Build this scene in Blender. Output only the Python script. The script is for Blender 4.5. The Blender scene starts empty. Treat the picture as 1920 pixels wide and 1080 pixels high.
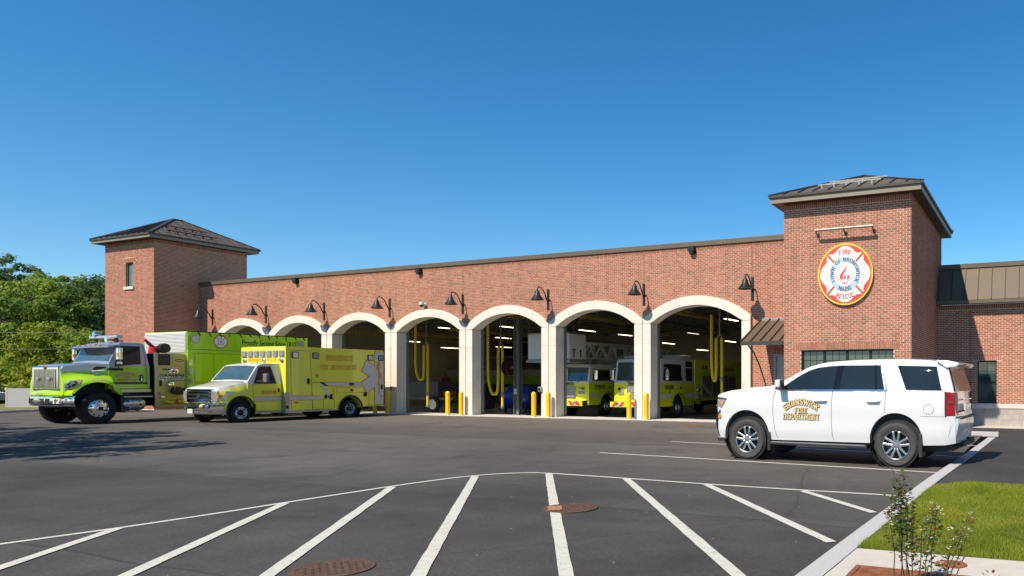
import bpy, bmesh, math, random
import numpy as np
from mathutils import Vector, Matrix
R = math.radians
random.seed(7)
rng = np.random.default_rng(11)
sc = bpy.context.scene
COL = sc.collection

# ---------------------------------------------------------------- camera
cd = bpy.data.cameras.new('camera')
cam = bpy.data.objects.new('camera', cd)
COL.objects.link(cam)
sc.camera = cam
cd.sensor_fit = 'HORIZONTAL'
cd.sensor_width = 36.0
cd.lens = 36.0 * 1357.0 / 1920.0
cd.shift_x = (960 - 1380) / 1920.0
cd.shift_y = (713 - 540) / 1920.0
cd.clip_start = 0.1
cd.clip_end = 5000
cam.location = (0, 0, 1.67)
cam.rotation_euler = (R(90), 0, math.atan2(570, 1357))

# ---------------------------------------------------------------- sky and sun
SUN_EL, SUN_AZ = 47.0, 16.0            # light travels towards +Y, turned 16 degrees towards +X
w = bpy.data.worlds.new('World')
sc.world = w
w.use_nodes = True
nt = w.node_tree
nt.nodes.clear()
wo = nt.nodes.new('ShaderNodeOutputWorld')
bg = nt.nodes.new('ShaderNodeBackground')
sky = nt.nodes.new('ShaderNodeTexSky')
sky.sky_type = 'NISHITA'
sky.sun_disc = False
sky.sun_elevation = R(SUN_EL)
sky.sun_rotation = R(180 + SUN_AZ)
sky.altitude = 300
sky.air_density = 1.0
sky.dust_density = 0.0
sky.ozone_density = 5.0
bg.inputs['Strength'].default_value = 0.104
hs = nt.nodes.new('ShaderNodeHueSaturation')
hs.inputs['Saturation'].default_value = 1.27
hs.inputs['Hue'].default_value = 0.493
hs.inputs['Value'].default_value = 1.0
nt.links.new(sky.outputs['Color'], hs.inputs['Color'])
nt.links.new(hs.outputs['Color'], bg.inputs['Color'])
nt.links.new(bg.outputs['Background'], wo.inputs['Surface'])
sl = bpy.data.lights.new('sun', 'SUN')
sl.energy = 4.5
sl.angle = R(0.53)
sl.color = (1.0, 0.90, 0.77)
so = bpy.data.objects.new('sun', sl)
COL.objects.link(so)
so.location = (-10, -30, 40)
dvec = Vector((math.sin(R(SUN_AZ)) * math.cos(R(SUN_EL)), math.cos(R(SUN_AZ)) * math.cos(R(SUN_EL)), -math.sin(R(SUN_EL))))
so.rotation_euler = dvec.to_track_quat('-Z', 'Y').to_euler()
vs = sc.view_settings
vs.view_transform = 'Standard'
vs.look = 'None'
vs.exposure = 0.5
vs.gamma = 1.0
vs.use_curve_mapping = False
sc.cycles.use_denoising = True
sc.cycles.adaptive_threshold = 0.006
sc.cycles.sample_clamp_indirect = 3.0
sc.cycles.max_bounces = 8
sc.cycles.transparent_max_bounces = 12
# ---------------------------------------------------------------- helpers
def tag(o, label=None, cat=None, group=None, kind=None):
    if label: o['label'] = label
    if cat: o['category'] = cat
    if group: o['group'] = group
    if kind: o['kind'] = kind
    return o

def thing(name, label, cat, loc=(0, 0, 0), rz=0.0, group=None):
    o = bpy.data.objects.new(name, None)
    o.empty_display_size = 0.3
    COL.objects.link(o)
    o.location = loc
    o.rotation_euler = (0, 0, rz)
    return tag(o, label, cat, group)

def link(name, me, mat=None, parent=None, loc=None):
    o = bpy.data.objects.new(name, me)
    COL.objects.link(o)
    if mat is not None and not me.materials:
        for m in (mat if isinstance(mat, (list, tuple)) else [mat]):
            me.materials.append(m)
    if parent is not None:
        o.parent = parent
    if loc is not None:
        o.location = loc
    return o

def copy_tree(o, parent=None):
    c = o.copy()
    COL.objects.link(c)
    c.parent = parent
    for ch in list(o.children):
        copy_tree(ch, c)
    return c

class MB:
    """collects shapes for one mesh"""
    def __init__(s):
        s.v = []; s.f = []; s.m = []; s.cm = 0
    def add(s, vs, fs):
        n = len(s.v)
        s.v += [tuple(p) for p in vs]
        s.f += [tuple(n + i for i in f) for f in fs]
        s.m += [s.cm] * len(fs)
        return s
    def box(s, x0, x1, y0, y1, z0, z1):
        if x0 > x1: x0, x1 = x1, x0
        if y0 > y1: y0, y1 = y1, y0
        if z0 > z1: z0, z1 = z1, z0
        return s.add([(x0, y0, z0), (x1, y0, z0), (x1, y1, z0), (x0, y1, z0), (x0, y0, z1), (x1, y0, z1), (x1, y1, z1), (x0, y1, z1)],
                     [(0, 3, 2, 1), (4, 5, 6, 7), (0, 1, 5, 4), (1, 2, 6, 5), (2, 3, 7, 6), (3, 0, 4, 7)])
    def cbox(s, c, size, rot=None):
        M = Matrix.Translation(Vector(c)) @ (rot.to_4x4() if rot is not None else Matrix.Identity(4))
        a, b, d = size[0] / 2, size[1] / 2, size[2] / 2
        vs = [M @ Vector(p) for p in [(-a, -b, -d), (a, -b, -d), (a, b, -d), (-a, b, -d), (-a, -b, d), (a, -b, d), (a, b, d), (-a, b, d)]]
        return s.add(vs, [(0, 3, 2, 1), (4, 5, 6, 7), (0, 1, 5, 4), (1, 2, 6, 5), (2, 3, 7, 6), (3, 0, 4, 7)])
    def beam(s, a, b, wd, ht, up=(0, 0, 1)):
        a, b = Vector(a), Vector(b)
        d = (b - a); L = d.length; d.normalize()
        u = Vector(up)
        if abs(d.dot(u)) > .99: u = Vector((0, 1, 0))
        r = d.cross(u).normalized(); u = r.cross(d)
        p = []
        for e in (a, b):
            for (i, j) in ((-1, -1), (1, -1), (1, 1), (-1, 1)):
                p.append(e + r * (i * wd / 2) + u * (j * ht / 2))
        return s.add(p, [(0, 1, 2, 3), (4, 7, 6, 5), (0, 4, 5, 1), (1, 5, 6, 2), (2, 6, 7, 3), (3, 7, 4, 0)])
    def prism(s, poly, fn0, fn1):
        """poly: 2D points; fn0/fn1 map them to the front and back faces"""
        n = len(poly)
        vs = [fn0(*p) for p in poly] + [fn1(*p) for p in poly]
        fs = [tuple(range(n)), tuple(range(2 * n - 1, n - 1, -1))]
        fs += [(i, n + i, n + (i + 1) % n, (i + 1) % n) for i in range(n)]
        return s.add(vs, fs)
    def poly(s, pts):
        return s.add(pts, [tuple(range(len(pts)))])
    def grid(s, rows):
        n, k = len(rows), len(rows[0])
        vs = [p for r in rows for p in r]
        fs = [(i * k + j, i * k + j + 1, (i + 1) * k + j + 1, (i + 1) * k + j) for i in range(n - 1) for j in range(k - 1)]
        return s.add(vs, fs)
    def tube(s, pts, r, n=8, cap=True):
        pts = [Vector(p) for p in pts]
        rs = r if isinstance(r, (list, tuple)) else [r] * len(pts)
        rings = []
        prev = None
        for i, p in enumerate(pts):
            d = (pts[min(i + 1, len(pts) - 1)] - pts[max(i - 1, 0)]).normalized()
            if prev is None:
                u = Vector((0, 0, 1)) if abs(d.z) < .9 else Vector((1, 0, 0))
                a = d.cross(u).normalized()
            else:
                a = (prev - d * prev.dot(d))
                a = a.normalized() if a.length > 1e-6 else d.orthogonal().normalized()
            b = d.cross(a)
            prev = a
            rings.append([p + (a * math.cos(t) + b * math.sin(t)) * rs[i] for t in [2 * math.pi * k / n for k in range(n)]])
        vs = [q for g in rings for q in g]
        fs = [(i * n + k, i * n + (k + 1) % n, (i + 1) * n + (k + 1) % n, (i + 1) * n + k) for i in range(len(pts) - 1) for k in range(n)]
        if cap:
            fs += [tuple(range(n - 1, -1, -1)), tuple((len(pts) - 1) * n + k for k in range(n))]
        return s.add(vs, fs)
    def lathe(s, prof, c=(0, 0, 0), axis='z', n=24, cap=False):
        """prof: (radius, height) pairs turned round an axis through c"""
        c = Vector(c)
        vs = []
        for (r, hh) in prof:
            for k in range(n):
                t = 2 * math.pi * k / n
                a, b = r * math.cos(t), r * math.sin(t)
                if axis == 'z': q = (a, b, hh)
                elif axis == 'y': q = (a, hh, b)
                else: q = (hh, a, b)
                vs.append(c + Vector(q))
        m = len(prof)
        fs = [(i * n + k, i * n + (k + 1) % n, (i + 1) * n + (k + 1) % n, (i + 1) * n + k) for i in range(m - 1) for k in range(n)]
        if cap and prof[0][0] > 1e-5: fs.append(tuple(range(n - 1, -1, -1)))
        if cap and prof[-1][0] > 1e-5: fs.append(tuple((m - 1) * n + k for k in range(n)))
        return s.add(vs, fs)
    def mesh(s, name, smooth=False, merge=False, angle=35):
        me = bpy.data.meshes.new(name)
        me.from_pydata(s.v, [], s.f)
        if any(s.m):
            me.polygons.foreach_set('material_index', s.m)
        bm = bmesh.new(); bm.from_mesh(me)
        if merge: bmesh.ops.remove_doubles(bm, verts=bm.verts, dist=1e-4)
        bmesh.ops.recalc_face_normals(bm, faces=bm.faces)
        bm.to_mesh(me); bm.free()
        if smooth:
            me.polygons.foreach_set('use_smooth', [True] * len(me.polygons))
            me.set_sharp_from_angle(angle=R(angle))
        me.update()
        return me
    def build(s, name, mat, parent=None, smooth=False, merge=False, bevel=0, seg=2, loc=None, angle=35):
        o = link(name, s.mesh(name, smooth, merge, angle), mat, parent, loc)
        if bevel:
            b = o.modifiers.new('bevel', 'BEVEL')
            b.width = bevel; b.segments = seg; b.limit_method = 'ANGLE'; b.angle_limit = R(35)
        return o

# ---------------------------------------------------------------- materials
MATS = {}
def newmat(name):
    m = bpy.data.materials.new(name)
    m.use_nodes = True
    n = m.node_tree.nodes
    return m, m.node_tree, n['Principled BSDF']

def nd(t, typ, **kw):
    x = t.nodes.new('ShaderNode' + typ)
    for k, v in kw.items():
        if hasattr(x, k): setattr(x, k, v)
        else: x.inputs[k.replace('_', ' ')].default_value = v
    return x

def coords(t, scale=(1, 1, 1), space='Object'):
    tc = nd(t, 'TexCoord'); mp = nd(t, 'Mapping')
    mp.inputs['Scale'].default_value = scale
    t.links.new(tc.outputs[space], mp.inputs['Vector'])
    return mp.outputs['Vector']

def ramp(t, fac, stops):
    r = nd(t, 'ValToRGB')
    e = r.color_ramp.elements
    while len(e) < len(stops): e.new(.5)
    for i, (p, c) in enumerate(stops):
        e[i].position = p; e[i].color = (*c, 1)
    t.links.new(fac, r.inputs['Fac'])
    return r.outputs['Color']

def mixc(t, fac, a, b, mode='MIX'):
    m = nd(t, 'Mix', data_type='RGBA', blend_type=mode)
    if isinstance(fac, (int, float)): m.inputs[0].default_value = fac
    else: t.links.new(fac, m.inputs[0])
    for i, c in ((6, a), (7, b)):
        if isinstance(c, tuple): m.inputs[i].default_value = (*c, 1)
        else: t.links.new(c, m.inputs[i])
    return m.outputs[2]

def pm(name, col, rough=.5, metal=0.0, var=.12, vs=4.0, bump=0.0, bs=30.0, coat=0.0, spec=.5, emit=None, dirt=0.0):
    """painted or plain surface: base colour with a little blotchy variation, fine relief, optional clear coat"""
    if name in MATS: return MATS[name]
    m, t, b = newmat(name)
    v = coords(t)
    n1 = nd(t, 'TexNoise', Scale=vs, Detail=5.0, Roughness=.6)
    t.links.new(v, n1.inputs['Vector'])
    lo = tuple(max(0, c * (1 - var)) for c in col); hi = tuple(min(1, c * (1 + var)) for c in col)
    c = ramp(t, n1.outputs['Fac'], [(.3, lo), (.7, hi)])
    if dirt:
        n2 = nd(t, 'TexNoise', Scale=1.3, Detail=8.0, Roughness=.7)
        t.links.new(v, n2.inputs['Vector'])
        f = ramp(t, n2.outputs['Fac'], [(.5, (0, 0, 0)), (.75, (dirt, dirt, dirt))])
        c = mixc(t, f, c, (.12, .1, .08))
    t.links.new(c, b.inputs['Base Color'])
    b.inputs['Roughness'].default_value = rough
    b.inputs['Metallic'].default_value = metal
    b.inputs['Specular IOR Level'].default_value = spec
    if coat:
        b.inputs['Coat Weight'].default_value = coat
        b.inputs['Coat Roughness'].default_value = .04
    if bump:
        n3 = nd(t, 'TexNoise', Scale=bs, Detail=4.0)
        t.links.new(v, n3.inputs['Vector'])
        bp = nd(t, 'Bump', Strength=bump, Distance=.01)
        t.links.new(n3.outputs['Fac'], bp.inputs['Height'])
        t.links.new(bp.outputs['Normal'], b.inputs['Normal'])
    if emit:
        b.inputs['Emission Color'].default_value = (*emit[0], 1)
        b.inputs['Emission Strength'].default_value = emit[1]
    MATS[name] = m
    return m

def brickmat(name, src):
    m, t, b = newmat(name)
    if src == 'island':
        g = nd(t, 'NewGeometry'); rnd = g.outputs['Random Per Island']
    else:
        g = nd(t, 'ObjectInfo'); rnd = g.outputs['Random']
    col = ramp(t, rnd, [(0.0, (.34, .126, .078)), (.2, (.39, .150, .094)), (.45, (.42, .166, .107)), (.66, (.455, .192, .128)), (.80, (.41, .174, .094)),
                        (.91, (.36, .165, .095)), (.965, (.27, .165, .10)), (1.0, (.20, .15, .095))])
    v = coords(t)
    n1 = nd(t, 'TexNoise', Scale=14.0, Detail=6.0, Roughness=.65)
    t.links.new(v, n1.inputs['Vector'])
    f = ramp(t, n1.outputs['Fac'], [(.25, (.72, .72, .72)), (.75, (1.22, 1.2, 1.18))])
    col = mixc(t, 1.0, col, f, 'MULTIPLY')
    n2 = nd(t, 'TexNoise', Scale=.35, Detail=4.0, Roughness=.6)
    t.links.new(v, n2.inputs['Vector'])
    f2 = ramp(t, n2.outputs['Fac'], [(.3, (.92, .92, .92)), (.7, (1.08, 1.06, 1.04))])
    col = mixc(t, 1.0, col, f2, 'MULTIPLY')
    sv = coords(t, (2.6, 2.6, .12)); n4 = nd(t, 'TexNoise', Scale=1.0, Detail=6.0, Roughness=.65); t.links.new(sv, n4.inputs['Vector'])
    col = mixc(t, 1.0, col, ramp(t, n4.outputs['Fac'], [(.35, (.86, .85, .84)), (.6, (1.05, 1.05, 1.05))]), 'MULTIPLY')
    t.links.new(col, b.inputs['Base Color'])
    b.inputs['Roughness'].default_value = .88
    b.inputs['Specular IOR Level'].default_value = .25
    bp = nd(t, 'Bump', Strength=.25, Distance=.004)
    t.links.new(n1.outputs['Fac'], bp.inputs['Height'])
    t.links.new(bp.outputs['Normal'], b.inputs['Normal'])
    return m
M_BRICK = brickmat('brick_clay', 'island')
M_BRICK1 = brickmat('brick_clay_single', 'object')
M_MORTAR = pm('mortar', (.80, .65, .50), .95, var=.1, vs=3, bump=.2, bs=60)
M_STONE = pm('cast_stone', (.69, .63, .53), .85, var=.09, vs=1.4, bump=.15, bs=40)
M_STONE2 = pm('cast_stone_sill', (.60, .555, .49), .85, var=.06, vs=3)
M_BRONZE = pm('bronze_metal', (.135, .10, .062), .5, .15, var=.06, vs=1.2)
M_BRONZE_D = pm('dark_bronze_metal', (.055, .044, .034), .5, .1, var=.08, vs=2)
M_ROOF = pm('roof_metal', (.12, .094, .066), .55, .05, var=.07, vs=.8)
M_TAN = pm('tan_fascia', (.25, .20, .145), .5, .1, var=.08, vs=1.5)
M_BLACK = pm('black_paint', (.018, .018, .019), .45, .2, var=.1)
M_GALV = pm('galvanised', (.5, .5, .5), .35, .9, var=.1)
M_GLASS = pm('dark_glass', (.015, .024, .031), .03, 0, var=.2, vs=.6, spec=.45)
M_GLASSR = pm('smoked_rear_glass', (.012, .014, .016), .05, 0, var=.2, vs=.6, spec=.12)
M_GLASSG = pm('green_glass', (.03, .055, .05), .05, 0, var=.15, spec=.8, coat=.6)
M_CHROME = pm('chrome', (.78, .78, .78), .09, 1.0, var=.05)
M_ALU = pm('brushed_aluminium', (.55, .55, .56), .3, 1.0, var=.08, vs=9)
M_ALUD = pm('dull_aluminium', (.42, .42, .42), .45, .8, var=.1, vs=6)
M_RUBBER = pm('rubber', (.022, .022, .023), .82, 0, var=.2, vs=12, bump=.3, bs=80, spec=.3)
M_RUBBERG = pm('grey_worn_rubber', (.06, .058, .055), .85, 0, var=.2, vs=9, bump=.3, bs=60, spec=.3)
M_DARK = pm('underbody_black', (.012, .012, .012), .7, 0, var=.2)
M_PIANO = pm('gloss_black', (.01, .01, .011), .06, 0, var=.1, spec=.4)
M_PLASTIC = pm('black_plastic', (.022, .022, .023), .55, 0, var=.1, bump=.15, bs=120)
M_YEL = pm('bollard_yellow', (.86, .52, .006), .42, 0, var=.05, vs=2, coat=.2)
M_HOSE = pm('hose_yellow', (.72, .52, .02), .5, 0, var=.08)
M_LIME = pm('lime_green_paint', (.42, .74, .008), .3, 0, var=.03, vs=1, coat=.7)
M_AMB = pm('ambulance_yellow_paint', (.82, .77, .06), .3, 0, var=.03, vs=1, coat=.7)
M_FIREY = pm('fire_engine_yellow_paint', (.74, .78, .02), .3, 0, var=.04, vs=1, coat=.7)
M_WHITE = pm('white_car_paint', (.64, .64, .635), .28, 0, var=.012, vs=1, coat=.9)
M_CREAM = pm('cream_white_paint', (.66, .64, .59), .3, 0, var=.02, vs=1, coat=.7)
M_SILVER = pm('silver_car_paint', (.42, .44, .47), .28, .55, var=.03, vs=1, coat=.8)
M_REFL = pm('reflective_grey_stripe', (.60, .585, .56), .4, 0, var=.04)
M_ORANGE = pm('orange_decal', (.75, .27, .012), .4, 0, var=.05)
M_REDD = pm('red_decal', (.62, .035, .04), .4, 0, var=.05)
M_GOLD = pm('gold_decal', (.66, .49, .20), .4, .1, var=.12, vs=20)
M_BLK = pm('black_decal', (.015, .013, .012), .5, 0, var=.05)
M_REDL = pm('red_lens', (.26, .003, .010), .22, 0, var=.3, vs=14, spec=.35)
M_AMBERL = pm('amber_lens', (.8, .25, .02), .15, 0, var=.1, coat=.6)
M_CLEAR = pm('clear_lens', (.46, .47, .47), .14, .45, var=.35, vs=18, coat=.9)
M_SEAM = pm('panel_gap', (.05, .05, .05), .8, 0, var=.05)
M_SEAML = pm('panel_gap_on_white', (.10, .10, .105), .8, 0, var=.05)

# ---------------------------------------------------------------- lettering: slab capitals drawn as strokes
def arc(cx, cy, rx, ry, a0, a1, n=7):
    return [(cx + rx * math.cos(R(a0 + (a1 - a0) * i / n)), cy + ry * math.sin(R(a0 + (a1 - a0) * i / n))) for i in range(n + 1)]
LET = {
 'A': (.9, [[(0, 0), (.45, 1), (.9, 0)], [(.2, .36), (.7, .36)]]),
 'B': (.75, [[(.1, 0), (.1, 1)], [(.1, 1), (.45, 1)] + arc(.45, .76, .24, .24, 90, -90) + [(.1, .52)], [(.1, .52), (.48, .52)] + arc(.48, .26, .26, .26, 90, -90) + [(.1, 0)]]),
 'C': (.8, [arc(.42, .5, .38, .5, 45, 315, 12)]),
 'D': (.8, [[(.1, 0), (.1, 1), (.36, 1)] + arc(.36, .5, .4, .5, 90, -90, 9) + [(.1, 0)]]),
 'E': (.72, [[(.1, 0), (.1, 1)], [(.1, 1), (.68, 1)], [(.1, .52), (.52, .52)], [(.1, 0), (.7, 0)]]),
 'F': (.68, [[(.1, 0), (.1, 1)], [(.1, 1), (.66, 1)], [(.1, .52), (.5, .52)]]),
 'G': (.85, [arc(.42, .5, .38, .5, 45, 340, 12) + [(.78, .48), (.5, .48)]]),
 'I': (.3, [[(.15, 0), (.15, 1)]]),
 'K': (.8, [[(.1, 0), (.1, 1)], [(.7, 1), (.14, .48)], [(.3, .6), (.74, 0)]]),
 'L': (.68, [[(.1, 1), (.1, 0), (.66, 0)]]),
 'M': (1.0, [[(.1, 0), (.1, 1), (.5, .25), (.9, 1), (.9, 0)]]),
 'N': (.85, [[(.1, 0), (.1, 1), (.75, 0), (.75, 1)]]),
 'O': (.85, [arc(.43, .5, .37, .5, 0, 360, 14)]),
 'P': (.72, [[(.1, 0), (.1, 1), (.42, 1)] + arc(.42, .73, .27, .27, 90, -90) + [(.1, .46)]]),
 'R': (.8, [[(.1, 0), (.1, 1), (.42, 1)] + arc(.42, .75, .26, .25, 90, -90) + [(.1, .5)], [(.36, .5), (.74, 0)]]),
 'S': (.72, [arc(.37, .74, .28, .25, 40, 270, 8) + arc(.37, .26, .3, .26, 90, -140, 8)]),
 'T': (.8, [[(.4, 0), (.4, 1)], [(.04, 1), (.76, 1)]]),
 'U': (.82, [[(.1, 1), (.1, .36)] + arc(.41, .34, .31, .34, 180, 360) + [(.72, 1)]]),
 'W': (1.15, [[(.04, 1), (.3, 0), (.575, .9), (.85, 0), (1.11, 1)]]),
 'Y': (.82, [[(.04, 1), (.41, .48), (.78, 1)], [(.41, .48), (.41, 0)]]),
 '0': (.7, [arc(.35, .5, .3, .5, 0, 360, 14)]),
 '1': (.42, [[(.04, .8), (.22, 1), (.22, 0)]]),
 '2': (.7, [arc(.35, .7, .28, .3, 165, -35, 8) + [(.06, 0), (.66, 0)]]),
 '8': (.7, [arc(.35, .75, .24, .25, 0, 360, 10), arc(.35, .25, .29, .26, 0, 360, 10)]),
 '·': (.3, [[(.1, .5), (.2, .5)]]), ' ': (.45, []),
}
SERIF = {'A': [(0, 0), (.9, 0)], 'B': [(.1, 0), (.1, 1)], 'D': [(.1, 0), (.1, 1)], 'E': [(.1, 0), (.1, 1)], 'F': [(.1, 0), (.1, 1)], 'I': [(.15, 0), (.15, 1)],
         'K': [(.1, 0), (.1, 1), (.7, 1), (.74, 0)], 'M': [(.1, 0), (.1, 1), (.9, 0), (.9, 1)], 'N': [(.1, 0), (.1, 1), (.75, 1)], 'P': [(.1, 0)], 'R': [(.1, 0), (.74, 0)],
         'T': [(.4, 0)], 'U': [(.1, 1), (.72, 1)], 'W': [(.04, 1), (1.11, 1)], 'L': [(.1, 1)], '1': [(.22, 0)], 'Y': [(.04, 1), (.78, 1), (.41, 0)]}
def words(txt, hgt, th=.2, serif=True, gap=.2, width=None):
    """flat quads of a line of lettering, centred on x = 0, base line at y = 0"""
    quads = []; x = 0
    for ch in txt:
        wd, st = LET[ch]
        segs = [(a, b) for pl in st for a, b in zip(pl[:-1], pl[1:])]
        if serif:
            segs += [((p[0] - .17, p[1] + (.5 * th if p[1] < .5 else -.5 * th) * .0), (p[0] + .17, p[1])) for p in SERIF.get(ch, [])]
        for (a, b) in segs:
            ax, ay, bx_, by = a[0], a[1], b[0], b[1]
            dx, dy = bx_ - ax, by - ay
            L = math.hypot(dx, dy) or 1
            k = th * (.5 if abs(dy) >= abs(dx) * .6 else .36)
            e = k * .55
            nx, ny = -dy / L * k, dx / L * k
            ex, ey = dx / L * e, dy / L * e
            quads.append([(x + ax - ex + nx, ay - ey + ny), (x + bx_ + ex + nx, by + ey + ny), (x + bx_ + ex - nx, by + ey - ny), (x + ax - ex - nx, ay - ey - ny)])
        x += wd + gap
    x -= gap
    sx = hgt if width is None else width / x
    return [[((px - x / 2) * sx, py * hgt) for px, py in q] for q in quads]
def bend(quads, rad, up=True):
    """wrap lettering round a circle of radius rad centred on the origin (up: along the top, read outwards)"""
    out = []
    for q in quads:
        p = []
        for x, y in q:
            if up:
                a = math.pi / 2 - x / rad; r = rad + y
            else:
                a = -math.pi / 2 + x / rad; r = rad - y
            p.append((r * math.cos(a), r * math.sin(a)))
        out.append(p)
    return out
def lettering(name, quads, fn, mat, parent, loc=None):
    """fn maps (x, y, k) to space; k is a tiny stacking offset so strokes never share a plane"""
    m = MB()
    for i, q in enumerate(quads):
        m.poly([fn(x, y, (i % 7) * .00025) for x, y in q])
    return m.build(name, mat, parent, loc=loc)
def fonttext(txt, size, bold=0.0, shear=0.0):
    cu = bpy.data.curves.new('lettering', 'FONT')
    cu.body = txt; cu.size = size; cu.offset = bold; cu.shear = shear; cu.align_x = 'CENTER'
    o = bpy.data.objects.new('lettering', cu)
    COL.objects.link(o)
    dg = bpy.context.evaluated_depsgraph_get(); dg.update()
    me = bpy.data.meshes.new_from_object(o.evaluated_get(dg))
    bpy.data.objects.remove(o)
    return me
# ---------------------------------------------------------------- ground
def asphalt(name, base, patch):
    m, t, b = newmat(name)
    v = coords(t)
    fine = nd(t, 'TexNoise', Scale=90.0, Detail=3.0, Roughness=.7); t.links.new(v, fine.inputs['Vector'])
    mid = nd(t, 'TexNoise', Scale=1.1, Detail=7.0, Roughness=.65); t.links.new(v, mid.inputs['Vector'])
    big = nd(t, 'TexNoise', Scale=.16, Detail=4.0, Roughness=.55); t.links.new(v, big.inputs['Vector'])
    sv = coords(t, (.09, 1.2, 1)); st = nd(t, 'TexNoise', Scale=.8, Detail=5.0, Roughness=.6); t.links.new(sv, st.inputs['Vector'])
    c = ramp(t, big.outputs['Fac'], [(.3, tuple(x * .72 for x in base)), (.7, tuple(x * 1.3 for x in base))])
    c = mixc(t, 1.0, c, ramp(t, mid.outputs['Fac'], [(.3, (.8, .8, .8)), (.7, (1.2, 1.19, 1.17))]), 'MULTIPLY')
    c = mixc(t, 1.0, c, ramp(t, st.outputs['Fac'], [(.3, (.86, .86, .86)), (.7, (1.12, 1.11, 1.1))]), 'MULTIPLY')
    c = mixc(t, 1.0, c, ramp(t, fine.outputs['Fac'], [(.3, (.6, .6, .6)), (.7, (1.45, 1.43, 1.4))]), 'MULTIPLY')
    vo = nd(t, 'TexVoronoi', Scale=8.0); t.links.new(v, vo.inputs['Vector'])
    wn = nd(t, 'TexWhiteNoise'); t.links.new(vo.outputs['Position'], wn.inputs['Vector'])
    pick = nd(t, 'Math', operation='GREATER_THAN'); pick.inputs[1].default_value = .94; t.links.new(wn.outputs['Value'], pick.inputs[0])
    near = nd(t, 'Math', operation='LESS_THAN'); near.inputs[1].default_value = .085; t.links.new(vo.outputs['Distance'], near.inputs[0])
    both = nd(t, 'Math', operation='MULTIPLY'); t.links.new(pick.outputs[0], both.inputs[0]); t.links.new(near.outputs[0], both.inputs[1])
    c = mixc(t, both.outputs[0], c, (.42, .39, .34))
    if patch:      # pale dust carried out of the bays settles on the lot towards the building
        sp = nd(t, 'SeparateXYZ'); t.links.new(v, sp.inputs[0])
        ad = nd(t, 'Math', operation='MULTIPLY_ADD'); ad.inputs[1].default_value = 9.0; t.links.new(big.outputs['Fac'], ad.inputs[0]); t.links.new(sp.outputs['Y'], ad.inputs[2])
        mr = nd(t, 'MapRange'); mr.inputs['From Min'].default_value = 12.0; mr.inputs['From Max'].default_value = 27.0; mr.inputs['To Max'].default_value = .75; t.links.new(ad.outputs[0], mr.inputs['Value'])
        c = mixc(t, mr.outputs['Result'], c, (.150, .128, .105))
    # coarse aggregate, stains and worn streaks
    co = nd(t, 'TexNoise', Scale=26.0, Detail=4.0, Roughness=.75); t.links.new(v, co.inputs['Vector'])
    c = mixc(t, 1.0, c, ramp(t, co.outputs['Fac'], [(.33, (.72, .72, .72)), (.67, (1.3, 1.29, 1.27))]), 'MULTIPLY')
    if patch:
        s1 = nd(t, 'TexNoise', Scale=.55, Detail=9.0, Roughness=.72, Distortion=.6); t.links.new(v, s1.inputs['Vector'])
        c = mixc(t, ramp(t, s1.outputs['Fac'], [(.52, (0, 0, 0)), (.68, (.6, .6, .6))]), c, tuple(x * .55 for x in base))
        wv2 = coords(t, (.5, .06, 1)); s2 = nd(t, 'TexNoise', Scale=1.6, Detail=8.0, Roughness=.7); t.links.new(wv2, s2.inputs['Vector'])
        c = mixc(t, ramp(t, s2.outputs['Fac'], [(.58, (0, 0, 0)), (.72, (.35, .35, .35))]), c, tuple(x * 1.9 for x in base))
        # paving lane seams and a few hairline cracks
        sep = nd(t, 'SeparateXYZ'); t.links.new(v, sep.inputs[0])
        wob = nd(t, 'Math', operation='MULTIPLY_ADD'); wob.inputs[1].default_value = .22
        t.links.new(mid.outputs['Fac'], wob.inputs[0]); t.links.new(sep.outputs['Y'], wob.inputs[2])
        mod = nd(t, 'Math', operation='PINGPONG'); mod.inputs[1].default_value = 2.05; t.links.new(wob.outputs[0], mod.inputs[0])
        fl = nd(t, 'Math', operation='FLOOR'); dv_ = nd(t, 'Math', operation='DIVIDE'); dv_.inputs[1].default_value = 4.1; t.links.new(wob.outputs[0], dv_.inputs[0]); t.links.new(dv_.outputs[0], fl.inputs[0])
        wl = nd(t, 'TexWhiteNoise', noise_dimensions='1D'); t.links.new(fl.outputs[0], wl.inputs['W'])
        c = mixc(t, 1.0, c, ramp(t, wl.outputs['Value'], [(0, (.86, .86, .86)), (1, (1.12, 1.12, 1.12))]), 'MULTIPLY')
        ln = ramp(t, mod.outputs[0], [(0.0, (.8, .8, .8)), (.028, (0, 0, 0))])
        c = mixc(t, ln, c, tuple(x * .4 for x in base))
        wx_ = coords(t); dn = nd(t, 'TexNoise', Scale=1.4, Detail=5.0); t.links.new(wx_, dn.inputs['Vector'])
        dv = mixc(t, .16, v, dn.outputs['Color'])
        cr = nd(t, 'TexVoronoi', Scale=.22, feature='DISTANCE_TO_EDGE'); t.links.new(dv, cr.inputs['Vector'])
        c = mixc(t, ramp(t, cr.outputs['Distance'], [(0.0, (.5, .5, .5)), (.0035, (0, 0, 0))]), c, tuple(x * .35 for x in base))
    t.links.new(c, b.inputs['Base Color'])
    b.inputs['Roughness'].default_value = .86
    b.inputs['Specular IOR Level'].default_value = .35
    bp = nd(t, 'Bump', Strength=.5, Distance=.006); t.links.new(fine.outputs['Fac'], bp.inputs['Height'])
    t.links.new(bp.outputs['Normal'], b.inputs['Normal'])
    return m
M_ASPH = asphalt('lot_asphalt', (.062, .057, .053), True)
M_ASPH2 = asphalt('path_asphalt', (.046, .044, .043), False)
M_ROADFAR = pm('far_ground', (.11, .115, .07), .95, 0, var=.25, vs=.05)

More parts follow.
